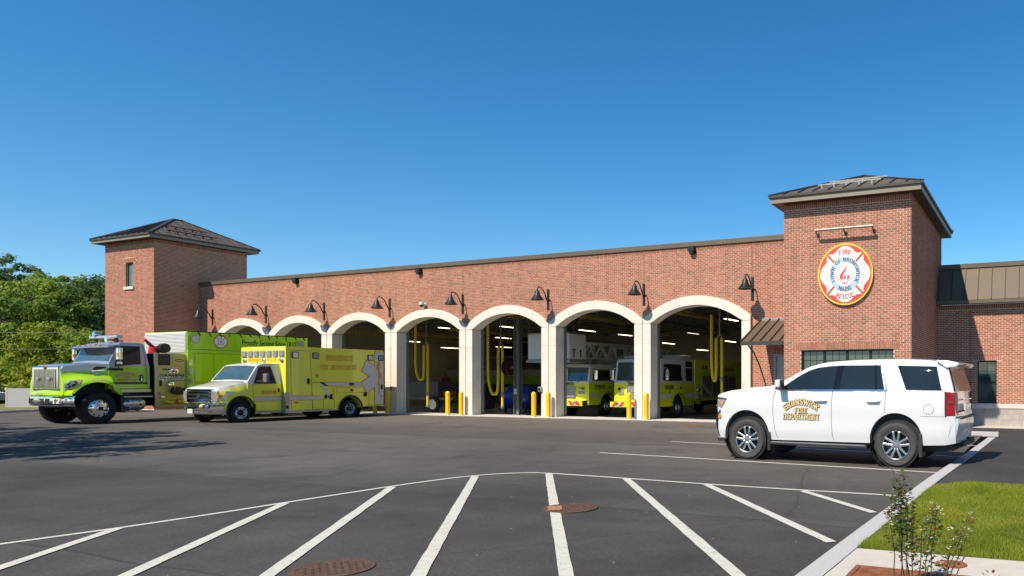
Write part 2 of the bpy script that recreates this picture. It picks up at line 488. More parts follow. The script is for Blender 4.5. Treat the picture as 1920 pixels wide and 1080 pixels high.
def paintmat():
    m, t, b = newmat('road_paint')
    v = coords(t)
    n = nd(t, 'TexNoise', Scale=7.0, Detail=8.0, Roughness=.7); t.links.new(v, n.inputs['Vector'])
    n2 = nd(t, 'TexNoise', Scale=70.0, Detail=3.0, Roughness=.7); t.links.new(v, n2.inputs['Vector'])
    c = ramp(t, n.outputs['Fac'], [(.28, (.38, .36, .30)), (.42, (.55, .52, .44)), (.75, (.63, .60, .51))])
    f = ramp(t, n2.outputs['Fac'], [(.58, (0, 0, 0)), (.70, (.7, .7, .7))])
    c = mixc(t, f, c, (.12, .115, .11))
    n3 = nd(t, 'TexNoise', Scale=16.0, Detail=6.0, Roughness=.75); t.links.new(v, n3.inputs['Vector'])
    c = mixc(t, ramp(t, n3.outputs['Fac'], [(.57, (0, 0, 0)), (.66, (.55, .55, .55))]), c, (.16, .15, .14))
    t.links.new(c, b.inputs['Base Color'])
    b.inputs['Roughness'].default_value = .8
    return m
M_PAINT = paintmat()
M_GRANITE = pm('granite_kerb', (.46, .44, .415), .8, 0, var=.12, vs=60, bump=.2, bs=90)
M_CONC = pm('sidewalk_concrete', (.53, .48, .405), .88, 0, var=.07, vs=5, bump=.15, bs=70)
M_PAD = pm('apron_concrete', (.58, .54, .47), .85, 0, var=.07, vs=1.5)
M_RUST = pm('rusted_iron', (.24, .085, .03), .85, .1, var=.35, vs=9, bump=.3, bs=40)
M_RUSTD = pm('dark_rusted_iron', (.115, .062, .04), .8, .25, var=.35, vs=12, bump=.3, bs=50)
M_SOIL = pm('soil', (.05, .04, .03), .95, 0, var=.3, vs=8)

g = MB(); g.add([(-900, -300, -.32), (700, -300, -.32), (700, 1500, -.32), (-900, 1500, -.32)], [(0, 1, 2, 3)])
tag(g.build('ground', M_ROADFAR), 'wide grassy ground around the fire station', kind='structure')

lot = MB()
lot.add([(-46.5, -70, 0), (-1.62, -70, 0), (-1.62, 23.2, 0), (-3.0, 24.4, 0), (-9.0, 26.2, 0), (-50, 26.2, 0), (-60, 27, 0), (-50.4, 21.9, 0), (-48.4, 19.3, 0), (-47, 8, 0)],
        [tuple(range(10))])
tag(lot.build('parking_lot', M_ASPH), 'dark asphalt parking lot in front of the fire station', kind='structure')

# concrete apron along the doors
pad = MB(); pad.box(-45.4, -9.0, 26.2, 27.6, -.3, .018)
tag(pad.build('apron', M_PAD), 'pale concrete strip along the foot of the bay doors', kind='structure')

def ribbon(name, pts, wd, z, mat, jitter=.004):
    """painted line: a strip along pts with slightly uneven edges"""
    P = [Vector((p[0], p[1], 0)) for p in pts]
    fine = []
    for a, b in zip(P[:-1], P[1:]):
        n = max(1, int((b - a).length / .25))
        fine += [a + (b - a) * (i / n) for i in range(n)]
    fine.append(P[-1])
    rows = []
    for i, p in enumerate(fine):
        d = (fine[min(i + 1, len(fine) - 1)] - fine[max(i - 1, 0)]).normalized()
        nrm = Vector((-d.y, d.x, 0))
        a, b = random.uniform(-jitter, jitter), random.uniform(-jitter, jitter)
        rows.append([tuple(p + nrm * (wd / 2 + a) + Vector((0, 0, z))), tuple(p - nrm * (wd / 2 + b) + Vector((0, 0, z)))])
    m = MB(); m.grid(rows)
    return tag(m.build(name, mat), kind='structure')
def smooth_curve(pts, n=6):
    out = []
    for i in range(len(pts) - 1):
        p0 = pts[max(i - 1, 0)]; p1 = pts[i]; p2 = pts[i + 1]; p3 = pts[min(i + 2, len(pts) - 1)]
        for k in range(n):
            t = k / n
            out.append(tuple(.5 * (2 * p1[j] + (p2[j] - p0[j]) * t + (2 * p0[j] - 5 * p1[j] + 4 * p2[j] - p3[j]) * t * t + (3 * p1[j] - p0[j] - 3 * p2[j] + p3[j]) * t ** 3) for j in (0, 1)))
    out.append(pts[-1])
    return out
edge = [(-9.95, 2.4), (-9.75, 3.89), (-9.60, 4.78), (-9.51, 5.80), (-9.48, 6.75), (-9.39, 8.47), (-9.24, 9.5), (-9.0, 10.1), (-8.62, 10.5), (-8.14, 10.66), (-6.53, 10.62), (-4.97, 10.54), (-3.36, 10.52), (-1.66, 10.55)]
ribbon('painted_line', smooth_curve(edge), .085, .005, M_PAINT, .003)
for a, b, wd in [((-9.55, 4.80), (-8.30, 3.10), .16), ((-9.42, 6.66), (-6.9, 3.30), .17), ((-9.31, 8.32), (-5.7, 3.66), .17), ((-9.03, 9.82), (-4.55, 4.22), .17),
                 ((-8.07, 10.60), (-3.40, 4.72), .17), ((-6.45, 10.56), (-2.15, 5.43), .17), ((-4.91, 10.47), (-1.98, 7.24), .17), ((-3.29, 10.43), (-1.93, 9.06), .16)]:
    ribbon('painted_line', [a, b], wd * .74, .009, M_PAINT, .004)
for a, b in [((-9.35, 14.15), (-1.64, 13.44)), ((-9.26, 17.48), (-1.50, 16.44)), ((-6.5, 20.25), (-1.45, 19.30))]:
    ribbon('painted_line', [a, b], .10, .005, M_PAINT, .003)

# granite kerb, lawn, path and sidewalk to the right: the far end sinks towards the building
def zk(y): return .12 if y < 11 else .12 - .15 * min(1, (y - 11) / 13.5)
kp = [(-1.90, -6), (-1.87, 3), (-1.80, 5.6), (-1.78, 6.7), (-1.66, 11.9), (-1.52, 17), (-1.42, 22.6)]
kerbroot = thing('granite_kerb', 'pale granite kerb running back beside the white vehicle and the lawn', 'kerb', (-1.7, 10, 0))
tag(kerbroot, kind='structure')
ys = [-6, -3.6, -1.2, 1.2, 3.4, 5.2, 7.2, 9.4, 11.7, 14.2, 16.9, 19.7, 22.6]
def kx(y):
    return np.interp(y, [p[1] for p in kp], [p[0] for p in kp])
for a, b in zip(ys[:-1], ys[1:]):
    m = MB(); a2, b2 = a + .006, b - .006; wdt = .215
    vs_ = []
    for y in (a2, b2):
        x = kx(y); z = zk(y)
        vs_ += [(x, y, -.3), (x, y, z - .012), (x + .012, y, z), (x + wdt, y, z + .003), (x + wdt, y, -.3)]
    m.add(vs_, [(0, 5, 6, 1), (1, 6, 7, 2), (2, 7, 8, 3), (3, 8, 9, 4), (0, 1, 2, 3, 4), (9, 8, 7, 6, 5)])
    m.build('kerb_stone', M_GRANITE, kerbroot, loc=(1.7, -10, 0))
def sheet(name, pts, mat, label):
    m = MB(); m.poly(pts); return tag(m.build(name, mat), label, kind='structure')
XR = 9.0
lawn_pts = [(kx(6.62) + .215, 6.62, .112), (XR, 7.15, .112), (XR, 12.2, .112), (1.5, 11.75, .112), (-.3, 11.6, .112), (-1.0, 11.42, .112), (kx(11.1) + .215, 11.08, .112)]
sheet('lawn', lawn_pts, pm('turf', (.09, .12, .02), .95, 0, var=.4, vs=20), 'strip of green lawn between the sidewalk and the asphalt path')
m = MB()
m.grid([[(kx(11.08) + .215, 11.0, .10), (XR, 11.0, .10)], [(kx(14) + .215, 14, zk(14) - .012), (XR, 14, zk(14) - .012)], [(kx(18) + .215, 18, zk(18) - .012), (XR, 18, zk(18) - .012)],
        [(kx(22.6) + .215, 22.6, zk(22.6) - .012), (XR, 22.6, zk(22.6) - .012)]])
m.grid([[(-1.62, 22.6, -.012), (-1.17, 22.6, -.016), (XR, 22.6, -.016)], [(-3.0, 24.2, -.05), (-1.0, 24.2, -.05), (XR, 24.2, -.05)], [(-3.86, 29.4, -.165), (-1, 29.4, -.165), (XR, 29.4, -.165)]])
tag(m.build('path', M_ASPH2), 'fresh black asphalt path beyond the lawn at the right', kind='structure')
m = MB(); m.box(-3.88, XR, 29.4, 30.7, -.4, -.15); tag(m.build('concrete_walk', M_CONC), 'pale concrete walk along the foot of the brick wing', kind='structure')
m = MB(); m.box(-3.4, -1.15, 23.05, 23.45, -.3, .10); tag(m.build('end_kerb', M_GRANITE, bevel=.01), 'short granite kerb across the end of the parking stalls', kind='structure')
# sidewalk slabs
sw = thing('sidewalk', 'cream concrete sidewalk around the rusty tree grate', 'sidewalk', (0, 4, 0)); tag(sw, kind='structure')
def slab(pts):
    m = MB(); m.prism([p for p in pts], lambda x, y: (x, y, .118), lambda x, y: (x, y, -.25)); m.build('slab', M_CONC, sw, loc=(0, -4, 0))
gx0, gx1, gy1 = -1.42, .18, 6.0
def sy(x): return np.interp(x, [kx(6.6) + .25, XR], [6.6, 7.13])
slab([(kx(6.6) + .222, 6.6), (kx(6.0) + .222, 6.005), (-.62, 6.005), (-.62, sy(-.62))])
slab([(-.61, sy(-.61)), (-.61, 6.005), (1.3, 6.005), (1.3, sy(1.3))])
slab([(1.31, sy(1.31)), (1.31, 6.005), (3.4, 6.005), (3.4, sy(3.4))])
slab([(3.41, sy(3.41)), (3.41, 6.005), (XR, 6.005), (XR, sy(XR))])
slab([(kx(5.99) + .222, 5.995), (kx(4.3) + .222, 4.3), (gx0 - .005, 4.3), (gx0 - .005, 5.995)])
slab([(gx1 + .005, 5.995), (gx1 + .005, 4.3), (2.2, 4.3), (2.2, 5.995)])
slab([(2.21, 5.995), (2.21, 4.3), (XR, 4.3), (XR, 5.995)])
slab([(kx(4.29) + .222, 4.29), (kx(2) + .222, 2.0), (XR, 2.0), (XR, 4.29)])
slab([(kx(1.99) + .222, 1.99), (-1.6, -6), (XR, -6), (XR, 1.99)])
# tree grate: frame and slats fanning from the planting hole
gr = thing('tree_grate', 'rusty orange slatted iron tree grate under the young shrub', 'tree grate', ((gx0 + gx1) / 2, 5.2, .12))
ggx, ggy = (gx0 + gx1) / 2, 5.2
m = MB(); m.box(gx0 - ggx, gx1 - ggx, 4.4 - ggy, 6.0 - ggy, -.3, -.06); m.build('soil_bed', M_SOIL, gr)
m = MB()
for (x0, x1, y0, y1) in [(gx0, gx1, 5.96, 6.0), (gx0, gx1, 4.4, 4.44), (gx0, gx0 + .04, 4.44, 5.96), (gx1 - .04, gx1, 4.44, 5.96)]:
    m.box(x0 - ggx, x1 - ggx, y0 - ggy, y1 - ggy, -.05, .002)
m.build('frame', M_RUST, gr)
for k in range(38):
    y = 4.46 + k * .04
    if abs(y - 5.2) < .26:
        for (a, b) in ((gx0 + .045, ggx - .24), (ggx + .24, gx1 - .045)):
            m = MB(); m.box(a - ggx, b - ggx, y - ggy - .013, y - ggy + .013, -.04, 0); m.build('slat', M_RUST, gr)
    else:
        m = MB(); m.box(gx0 + .045 - ggx, gx1 - .045 - ggx, y - ggy - .013, y - ggy + .013, -.04, 0); m.build('slat', M_RUST, gr)
m = MB(); m.lathe([(.26, -.05), (.26, .001), (.235, .001), (.235, -.05)], n=32); m.build('ring', M_RUST, gr)

def cover(loc, r, label, mat, tread=.03):
    o = thing('manhole_cover', label, 'manhole cover', loc, random.uniform(0, 1), 'iron covers in the paving')
    m = MB(); m.lathe([(r, -.03), (r, .006), (r * .88, .006), (r * .88, -.004), (0.0, -.004)], n=40); m.build('frame', mat, o)
    m = MB(); m.lathe([(r * .87, -.02), (r * .87, .005), (0, .005)], n=40)
    if tread:
        n = int(r * .8 / tread)
        for i in range(-n, n + 1):
            for j in range(-n, n + 1):
                x, y = i * tread, j * tread
                if math.hypot(x, y) < r * .82 and (i + j) % 2 == 0:
                    m.box(x - tread * .42, x + tread * .42, y - tread * .42, y + tread * .42, .004, .0085)
    m.build('lid', mat, o)
    return o
cover((-5.62, 7.84, .009), .345, 'rusty round manhole cover crossed by a white hatch line', M_RUSTD, .045)
cover((-5.76, 4.52, .004), .335, 'rusty round manhole cover between hatch lines, cut by the picture edge', M_RUSTD, .04)
cover((-11.62, 23.6, .004), .42, 'reddish drain cover near the bay doors beside the white vehicle', M_RUST, .07)
cover((-.69, 6.32, .12), .13, 'small rusty round cover set in the sidewalk by the shrub', M_RUST, 0)
# white paint left on the crossed manhole cover
ribbon('painted_line', [(-5.88, 7.84), (-5.68, 7.58)], .16, .021, M_ORANGE if False else pm('worn_paint_on_iron', (.36, .17, .06), .85, 0, var=.4, vs=30), .02)
# ---------------------------------------------------------------- fire station
YF = 27.0
ST = thing('fire_station', 'long red brick fire station with seven arched truck bays and two towers', 'fire station', (-27, YF, 0))
OFF = (27, -YF, 0)                      # children are modelled in world coordinates
def part(m, name, mat, parent=None, **kw):
    """a part of the station (or of one of its parts)"""
    if parent is None:
        return m.build(name, mat, ST, loc=OFF, **kw)
    return m.build(name, mat, parent, loc=(0, 0, 0), **kw)
CO, BL, JT = .0742, .2032, .0145         # course, brick length with joint, joint
MEB = {}
def bricks(name, O, e, n, W, z0, z1, skip, wall, singles=None, soldier=False, dep=.05, holes=()):
    """real bricks on a wall plane: O corner, e along, n outwards; singles(s, z) picks the ones that become objects"""
    O, e, n = Vector(O), Vector(e), Vector(n)
    V = []; F = []; S = []
    bw, bh = (.0715, z1 - z0) if soldier else (BL, CO)
    rows = 1 if soldier else int(round((z1 - z0) / CO))
    for r in range(rows):
        za, zb = z0 + r * bh + JT * .5, z0 + (r + 1) * bh - JT * .5
        s = 0 if (r % 2 == 0 or soldier) else -BL / 2
        while s < W - .01:
            a, b = max(s + JT * .5, 0), min(s + bw - JT * .5, W)
            s += bw
            if b - a < .03: continue
            cz = (za + zb) / 2
            cuts = [(a, b)]                     # cut bricks at the edges of openings
            for (h0, h1, hz0, hz1) in holes:
                if hz0 < cz < hz1:
                    nxt = []
                    for (p, q) in cuts:
                        if q <= h0 or p >= h1: nxt.append((p, q)); continue
                        if p < h0: nxt.append((p, h0))
                        if q > h1: nxt.append((h1, q))
                    cuts = nxt
            for (a, b) in cuts:
                if b - a < .02: continue
                cs = (a + b) / 2
                if skip and skip(a, b, za, zb): continue
                if singles and b - a > BL * .9 and singles(cs, cz):
                    S.append((cs, cz)); continue
                k = len(V); pr = random.uniform(-.0012, .0016)
                for d in (pr, -dep):
                    for (q, zz) in ((a, za), (b, za), (b, zb), (a, zb)):
                        p = O + e * q + n * d
                        V.append((p.x, p.y, zz))
                F += [(k, k + 1, k + 2, k + 3), (k, k + 4, k + 5, k + 1), (k + 1, k + 5, k + 6, k + 2), (k + 2, k + 6, k + 7, k + 3), (k + 3, k + 7, k + 4, k)]
    me = bpy.data.meshes.new(name); me.from_pydata(V, [], F)
    o = link(name, me, M_BRICK, wall); tag(o, kind='stuff')
    if S:
        if 'b' not in MEB:
            mb = MB(); L, Hh = (BL - JT) / 2, (CO - JT) / 2; mb.box(-L, L, 0, dep, -Hh, Hh)
            MEB['b'] = mb.mesh('brick')
        for cs, cz in S:
            p = O + e * cs
            link('brick', MEB['b'], M_BRICK1, wall, (p.x, p.y + random.uniform(-.001, .002), cz))
    return o
MO = .008                                # mortar sits this far behind the brick faces

# bay borders (seven arched bays)
PX = [-43.885, -39.299, -34.723, -30.132, -25.286, -20.470, -15.607, -10.645]
ZS_O, ZC_O, ZS_I, ZC_I, BAND = 4.27, 5.16, 4.07, 4.77, .40
def arcz(x, xa, xb, zs, zc):
    """height of a circular arc springing from zs at xa and xb with its crown at zc"""
    hw = (xb - xa) / 2; r = (hw * hw + (zc - zs) ** 2) / (2 * (zc - zs)); c = (xa + xb) / 2
    return zc - r + math.sqrt(max(0, r * r - (x - c) ** 2))
def outer_z(x):
    for a, b in zip(PX[:-1], PX[1:]):
        if a <= x <= b: return arcz(x, a, b, ZS_O, ZC_O)
    return None
XT_L, XT_R = -45.488, -8.328             # faces of the two towers that meet the long wall
ZTOP = 7.045
# long wall: mortar backing following the arches
DX0, DX1, DZ = -9.70, -8.30, 2.70        # side door under the awning
m = MB()
xs = sorted(set([XT_L, XT_R, DX0] + PX + [a + (b - a) * i / 16 for a, b in zip(PX[:-1], PX[1:]) for i in range(17)]))
for a, b in zip(xs[:-1], xs[1:]):
    if a >= PX[0] - 1e-6 and b <= PX[-1] + 1e-6:
        za, zb = outer_z(a) - .25, outer_z(b) - .25
    elif a >= DX0 - 1e-6: za = zb = DZ
    else: za = zb = -.1
    m.add([(a, YF + MO, za), (b, YF + MO, zb), (b, YF + MO, 7.2), (a, YF + MO, 7.2)], [(0, 1, 2, 3)])
wall = part(m, 'facade_wall', M_MORTAR)
def skipF(a, b, za, zb):
    x0, x1 = XT_L + a, XT_L + b
    if x1 > PX[0] + .02 and x0 < PX[-1] - .02:
        xm = min(max((x0 + x1) / 2, PX[0]), PX[-1])
        return zb < outer_z(xm) - .06
    return False
bricks('brickwork', (XT_L, YF, 0), (1, 0, 0), (0, -1, 0), XT_R - XT_L, .02, .02 + 95 * CO, skipF, wall, holes=[(PX[0] - XT_L, PX[-1] - XT_L, -1, ZS_O - .06), (DX0 - XT_L, 99, -1, DZ), (DX0 - .12 - XT_L, 99, DZ - .001, DZ + .24)])
bricks('soldier_bricks', (XT_L, YF - .012, 0), (1, 0, 0), (0, -1, 0), XT_R - XT_L, 7.075, 7.215, None, wall, soldier=True)
bricks('soldier_bricks', (DX0 - .12, YF - .004, 0), (1, 0, 0), (0, -1, 0), 1.5, DZ, DZ + .24, None, wall, soldier=True)
# control joints
for x in (-35.106, -25.583, -15.607, -10.645, -44.3):
    mm = MB(); mm.box(x - .012, x + .012, YF - .003, YF + .01, 5.2 if -44 < x < -11 else .1, 7.05)
    part(mm, 'control_joint', pm('sealant', (.2, .14, .11), .8), wall)
# wall thickness behind, roof slab and parapet back
m = MB()
m.box(XT_L, XT_R, YF + .05, YF + .3, 5.25, 7.2)
part(m, 'backup_wall', M_MORTAR)
# metal coping
m = MB()
cps = [XT_L, -42.4, -39.4, -36.3, -33.2, -30.1, -27.0, -23.9, -20.8, -17.7, -14.6, -11.5, XT_R]
cop = None
for a, b in zip(cps[:-1], cps[1:]):
    mm = MB(); mm.box(a + .004, b - .004, YF - .07, YF + .45, 7.215, 7.405)
    part(mm, 'coping', M_BRONZE)
for x in (-37.19, -28.31, -13.29):
    mm = MB(); mm.box(x - .16, x + .16, YF - .03, YF + .02, 6.93, 7.2); mm.box(x - .13, x + .13, YF - .20, YF - .03, 7.0, 7.21)
    mm.box(x - .09, x + .09, YF - .18, YF - .03, 6.90, 7.0)
    part(mm, 'scupper', M_BLACK)
# cast stone arch surrounds, each of separate stones
YS0, YS1 = YF - .14, YF + .46
def ring_piece(xa, xb, x0, x1, name, parent):
    """piece of the arch ring between x0 and x1"""
    n = 8; mm = MB(); pts = []
    ia, ib = xa + BAND, xb - BAND
    xs_ = [x0 + (x1 - x0) * i / n for i in range(n + 1)]
    top = [(x, arcz(x, xa + .014, xb - .014, ZS_O, ZC_O)) for x in xs_]
    bot = [(x, arcz(x, ia, ib, ZS_I, ZC_I) if ia < x < ib else ZS_I) for x in xs_]
    rows = []
    for (tx, tz), (bx_, bz) in zip(top, bot):
        rows.append([(tx, YF + .04, tz), (tx, YS0 + .012, tz), (tx, YS0, tz - .014), (bx_, YS0, bz + .012), (bx_, YS0 + .012, bz), (bx_, YS1, bz), (bx_, YS1, bz + .2), (tx, YF + .04, tz)])
    mm.grid(rows)
    k = len(rows[0])
    mm.add([p for p in rows[0]], [tuple(range(k - 1))]); mm.add([p for p in rows[-1]], [tuple(range(k - 2, -1, -1))])
    return part(mm, name, M_STONE, parent, smooth=True, angle=40)
DOORX = []
for i, (xa, xb) in enumerate(zip(PX[:-1], PX[1:])):
    sur = MB(); sur.box(xa + .05, xa + BAND - .05, YF, YS1 - .05, -.1, 3.9); sur.box(xb - BAND + .05, xb - .05, YF, YS1 - .05, -.1, 3.9)
    S_ = part(sur, 'arch_surround', M_STONE)
    xm = (xa + xb) / 2; c = .014
    for s0, s1 in ((xa, xa + BAND), (xb - BAND, xb)):
        o0 = s0 + (c if s0 == xa else 0); o1 = s1 - (c if s1 == xb else 0)
        zt = ZS_I - .006
        for z0, z1 in ((-.05, 1.55), (1.554, 3.23), (3.234, zt)):
            mm = MB(); mm.box(o0, o1, YS0, YS1, z0, z1); part(mm, 'stone', M_STONE, S_, bevel=.005, seg=1)
        # triangular shoulder up to the outer arc
    lim = [xa + c, xa + (xm - xa) * .52, xm - .0, xb - (xb - xm) * .52, xb - c]
    for a, b in zip(lim[:-1], lim[1:]):
        ring_piece(xa, xb, a + .0015, b - .0015, 'stone', S_)
    # steel door track and frame just inside the opening
    ia, ib = xa + BAND, xb - BAND
    for q0, q1 in ((ia - .01, ia + .06), (ib - .06, ib + .01)):
        mm = MB(); mm.box(q0, q1, YS1 + .01, YS1 + .14, 0, 4.2); part(mm, 'door_track', pm('track_steel', (.20, .23, .22), .5, .6))
    DOORX.append((ia, ib))

# side door in the recess beside the right tower
m = MB(); m.box(DX0 - .0, DX1, YF + .06, YF + .12, .02, DZ - .01); part(m, 'side_door', pm('door_grey', (.46, .48, .49), .5))
m = MB(); m.box(DX0 + .0, DX0 + .07, YF - .006, YF + .06, .02, DZ - .005); m.box(DX0 + .07, DX1, YF - .006, YF + .06, DZ - .08, DZ - .005); part(m, 'door_frame', pm('door_frame_grey', (.38, .4, .4), .5))
m = MB(); m.box(-9.05, -8.7, YF + .05, YF + .062, 1.3, 2.3); part(m, 'door_glass', M_GLASSG)

# ------------------------------------------------ towers
def hip_roof(name, x0, x1, y0, y1, z0, rise, run_y, step, rails, facets, ridge_y):
    """metal hip roof with separate standing seam panels on the facets listed"""
    xm = (x0 + x1) / 2; ya, yb = ridge_y
    A, B = Vector((xm, ya, z0 + rise)), Vector((xm, yb, z0 + rise))
    C = [Vector((x0, y0, z0)), Vector((x1, y0, z0)), Vector((x1, y1, z0)), Vector((x0, y1, z0))]
    m = MB(); d = Vector((0, 0, .03))
    m.add([c - d for c in C] + [A - d, B - d], [(0, 1, 4), (1, 2, 5, 4), (2, 3, 5), (3, 0, 4, 5)])
    base = part(m, name, M_ROOF)
    def panels(p, q, top0, top1):
        """p-q eave; top0..top1 ridge; strips run up the slope"""
        e = (q - p); L = e.length; e.normalize()
        n_ = max(1, int(round(L / step)))
        t0, t1 = (top0 - p).dot(e), (top1 - p).dot(e)
        up = (top0 - p) - e * t0
        def hgt(s):
            if s < t0: return s / t0 if t0 > 1e-6 else 1
            if s > t1: return (L - s) / (L - t1) if L - t1 > 1e-6 else 1
            return 1
        nr = up.cross(e).normalized()
        if nr.z < 0: nr = -nr
        for i in range(n_):
            s0, s1 = L * i / n_, L * (i + 1) / n_
            cut = sorted(set([s0 + .002, s1 - .002] + [c for c in (t0, t1) if s0 + .002 < c < s1 - .002]))
            low = [p + e * s for s in cut]; hi = [p + e * s + up * hgt(s) for s in cut]
            mm = MB(); pts = low + hi[::-1]
            pts2 = []
            for v in pts:
                if not pts2 or (v - pts2[-1]).length > .004: pts2.append(v)
            nn = len(pts2)
            mm.add([v for v in pts2] + [v - nr * .025 for v in pts2], [tuple(range(nn)), tuple(range(2 * nn - 1, nn - 1, -1))] + [(k, nn + k, nn + (k + 1) % nn, (k + 1) % nn) for k in range(nn)])
            part(mm, 'roof_panel', M_ROOF, base)
            if i > 0:
                hh = hgt(s0); mm = MB()
                if hh > .03:
                    mm.beam(p + e * s0 + nr * .02, p + e * s0 + up * hh + nr * .02, .03, .05, nr); part(mm, 'seam', M_BRONZE_D, base)
        return e, up, nr, L
    out = {}
    if 'front' in facets: out['front'] = panels(C[0], C[1], A, A)
    if 'right' in facets: out['right'] = panels(C[1], C[2], A, B)
    for a, b in ((C[0], A), (C[1], A), (C[2], B), (C[3], B), (A, B)):
        mm = MB(); mm.beam(a + Vector((0, 0, .02)), b + Vector((0, 0, .02)), .16, .05); part(mm, 'ridge_cap', M_BRONZE_D, base)
    for (fc, p, f0, f1, hh, mt) in rails:
        e, up, nr, L = out[fc]
        p0 = C[0] if fc == 'front' else C[1]
        a = p0 + e * (L * f0) + up * hh + nr * .12; b = p0 + e * (L * f1) + up * hh + nr * .12
        mm = MB(); mm.beam(a, b, .03, .045, nr)
        k = int((b - a).length / step)
        for i in range(k + 1):
            c = a + (b - a) * ((i + .3) / (k + 1)); mm.beam(c, c - nr * .12, .05, .05, e)
        part(mm, 'snow_rail', mt, base)
    return base
def eaves(x0, x1, y0, y1, z0, z1, wx0, wx1, wy0, wy1):
    m = MB(); t = .03
    m.box(x0, x1, y0, y0 + t, z0, z1); m.box(x0, x1, y1 - t, y1, z0, z1); m.box(x0, x0 + t, y0 + t, y1 - t, z0, z1); m.box(x1 - t, x1, y0 + t, y1 - t, z0, z1)
    f = part(m, 'fascia', M_TAN)
    mm = MB(); mm.box(x0 + t, x1 - t, y0 + t, y1 - t, z0 + .01, z0 + .03); part(mm, 'soffit', M_BRONZE_D)
    mm = MB(); o = .06
    mm.box(x0 - o, x1 + o, y0 - o, y0, z1 - .025, z1 + .06); mm.box(x0 - o, x1 + o, y1, y1 + o, z1 - .025, z1 + .06); mm.box(x0 - o, x0, y0, y1, z1 - .025, z1 + .06); mm.box(x1, x1 + o, y0, y1, z1 - .025, z1 + .06)
    part(mm, 'drip_edge', M_BRONZE_D)
def tower(x0, x1, y0, y1, zt, ze, win, singles, label):
    hole_f = win
    m = MB(); Yb = y0 + MO
    if win:
        a, b, c, d = win
        m.add([(x0, Yb, -.2), (x1, Yb, -.2), (x1, Yb, zt), (x0, Yb, zt), (a, Yb, c), (b, Yb, c), (b, Yb, d), (a, Yb, d)], [(0, 1, 5, 4), (1, 2, 6, 5), (2, 3, 7, 6), (3, 0, 4, 7)])
        m.add([(a, Yb, c), (b, Yb, c), (b, Yb, d), (a, Yb, d), (a, Yb + .22, c), (b, Yb + .22, c), (b, Yb + .22, d), (a, Yb + .22, d)], [(0, 1, 5, 4), (1, 2, 6, 5), (2, 3, 7, 6), (3, 0, 4, 7)])
    else:
        m.add([(x0, Yb, -.2), (x1, Yb, -.2), (x1, Yb, zt), (x0, Yb, zt)], [(0, 1, 2, 3)])
    m.add([(x1 - MO, y0 + MO, -.2), (x1 - MO, y1, -.2), (x1 - MO, y1, zt), (x1 - MO, y0 + MO, zt)], [(0, 1, 2, 3)])
    m.add([(x0 + MO, y0 + MO, -.2), (x0 + MO, y1, -.2), (x0 + MO, y1, zt), (x0 + MO, y0 + MO, zt)], [(3, 2, 1, 0)])
    m.add([(x0 + MO, y1, -.2), (x1 - MO, y1, -.2), (x1 - MO, y1, zt), (x0 + MO, y1, zt)], [(0, 3, 2, 1)])
    wl = part(m, 'tower_wall', M_MORTAR); tag(wl, label)
    hl = [(win[0] - x0, win[1] - x0, win[2], win[3]), (win[0] - x0 - .12, win[1] - x0 + .12, win[3], win[3] + .25)] if win else []
    rows = int((zt - .23 - .02) / CO)
    zs = zt - .23 - rows * CO
    bricks('brickwork', (x0, y0, 0), (1, 0, 0), (0, -1, 0), x1 - x0, zs, zt - .23, None, wl, singles, holes=hl)
    bricks('soldier_bricks', (x0, y0 - .006, 0), (1, 0, 0), (0, -1, 0), x1 - x0, zt - .225, zt - .005, None, wl, soldier=True)
    bricks('brickwork', (x1, y0 + .05, 0), (0, 1, 0), (1, 0, 0), y1 - y0 - .05, zs, zt - .23, None, wl)
    bricks('soldier_bricks', (x1 + .006, y0, 0), (0, 1, 0), (1, 0, 0), y1 - y0, zt - .225, zt - .005, None, wl, soldier=True)
    bricks('brickwork', (x0, y0 + .05, 0), (0, 1, 0), (-1, 0, 0), 3.0, zs, zt - .23, None, wl)
    return wl
# right tower
RW = (-7.70, -4.49, .9, 2.72)
def pick(s, z):
    return s > 4.428 - 5.1 * BL and 3.06 < z < 7.30
rt = tower(-8.328, -3.90, 24.2, 32.1, 7.86, 0, RW, pick, 'brick walls of the tower with the round emblem')
bricks('soldier_bricks', (-7.92, 24.19, 0), (1, 0, 0), (0, -1, 0), 3.63, 2.73, 2.97, None, rt, soldier=True)
# window band in the right tower
def window(x0, x1, y, z0, z1, panes, muntin, mat_f, mat_g, nameparent=None, meet=None):
    fr = MB(); t = .055
    fr.box(x0, x1, y, y + .09, z0, z0 + t); fr.box(x0, x1, y, y + .09, z1 - t, z1); fr.box(x0, x0 + t, y, y + .09, z0 + t, z1 - t); fr.box(x1 - t, x1, y, y + .09, z0 + t, z1 - t)
    for i in range(1, panes):
        x = x0 + (x1 - x0) * i / panes; fr.box(x - t * .7, x + t * .7, y - .004, y + .09, z0 + t, z1 - t)
    if meet: fr.box(x0 + t, x1 - t, y - .002, y + .09, meet - .035, meet + .035)
    f = part(fr, 'window', mat_f)
    for i in range(panes):
        a = x0 + (x1 - x0) * i / panes + t; b = x0 + (x1 - x0) * (i + 1) / panes - t
        for (c, d) in ([(z0 + t, z1 - t)] if not meet else [(z0 + t, meet - .03), (meet + .03, z1 - t)]):
            mm = MB(); mm.box(a - .01, b + .01, y + .045, y + .055, c, d); part(mm, 'pane', mat_g, f)
        if muntin:
            mm = MB()
            for k in range(1, muntin + 1):
                x = a + (b - a) * k / (muntin + 1); mm.box(x - .007, x + .007, y + .03, y + .045, (meet or z0) + .03, z1 - t)
            zz = z1 - .36 if not meet else (meet + z1) / 2
            mm.box(a, b, y + .032, y + .047, zz - .009, zz + .009)
            part(mm, 'muntin', mat_f, f)
    return f
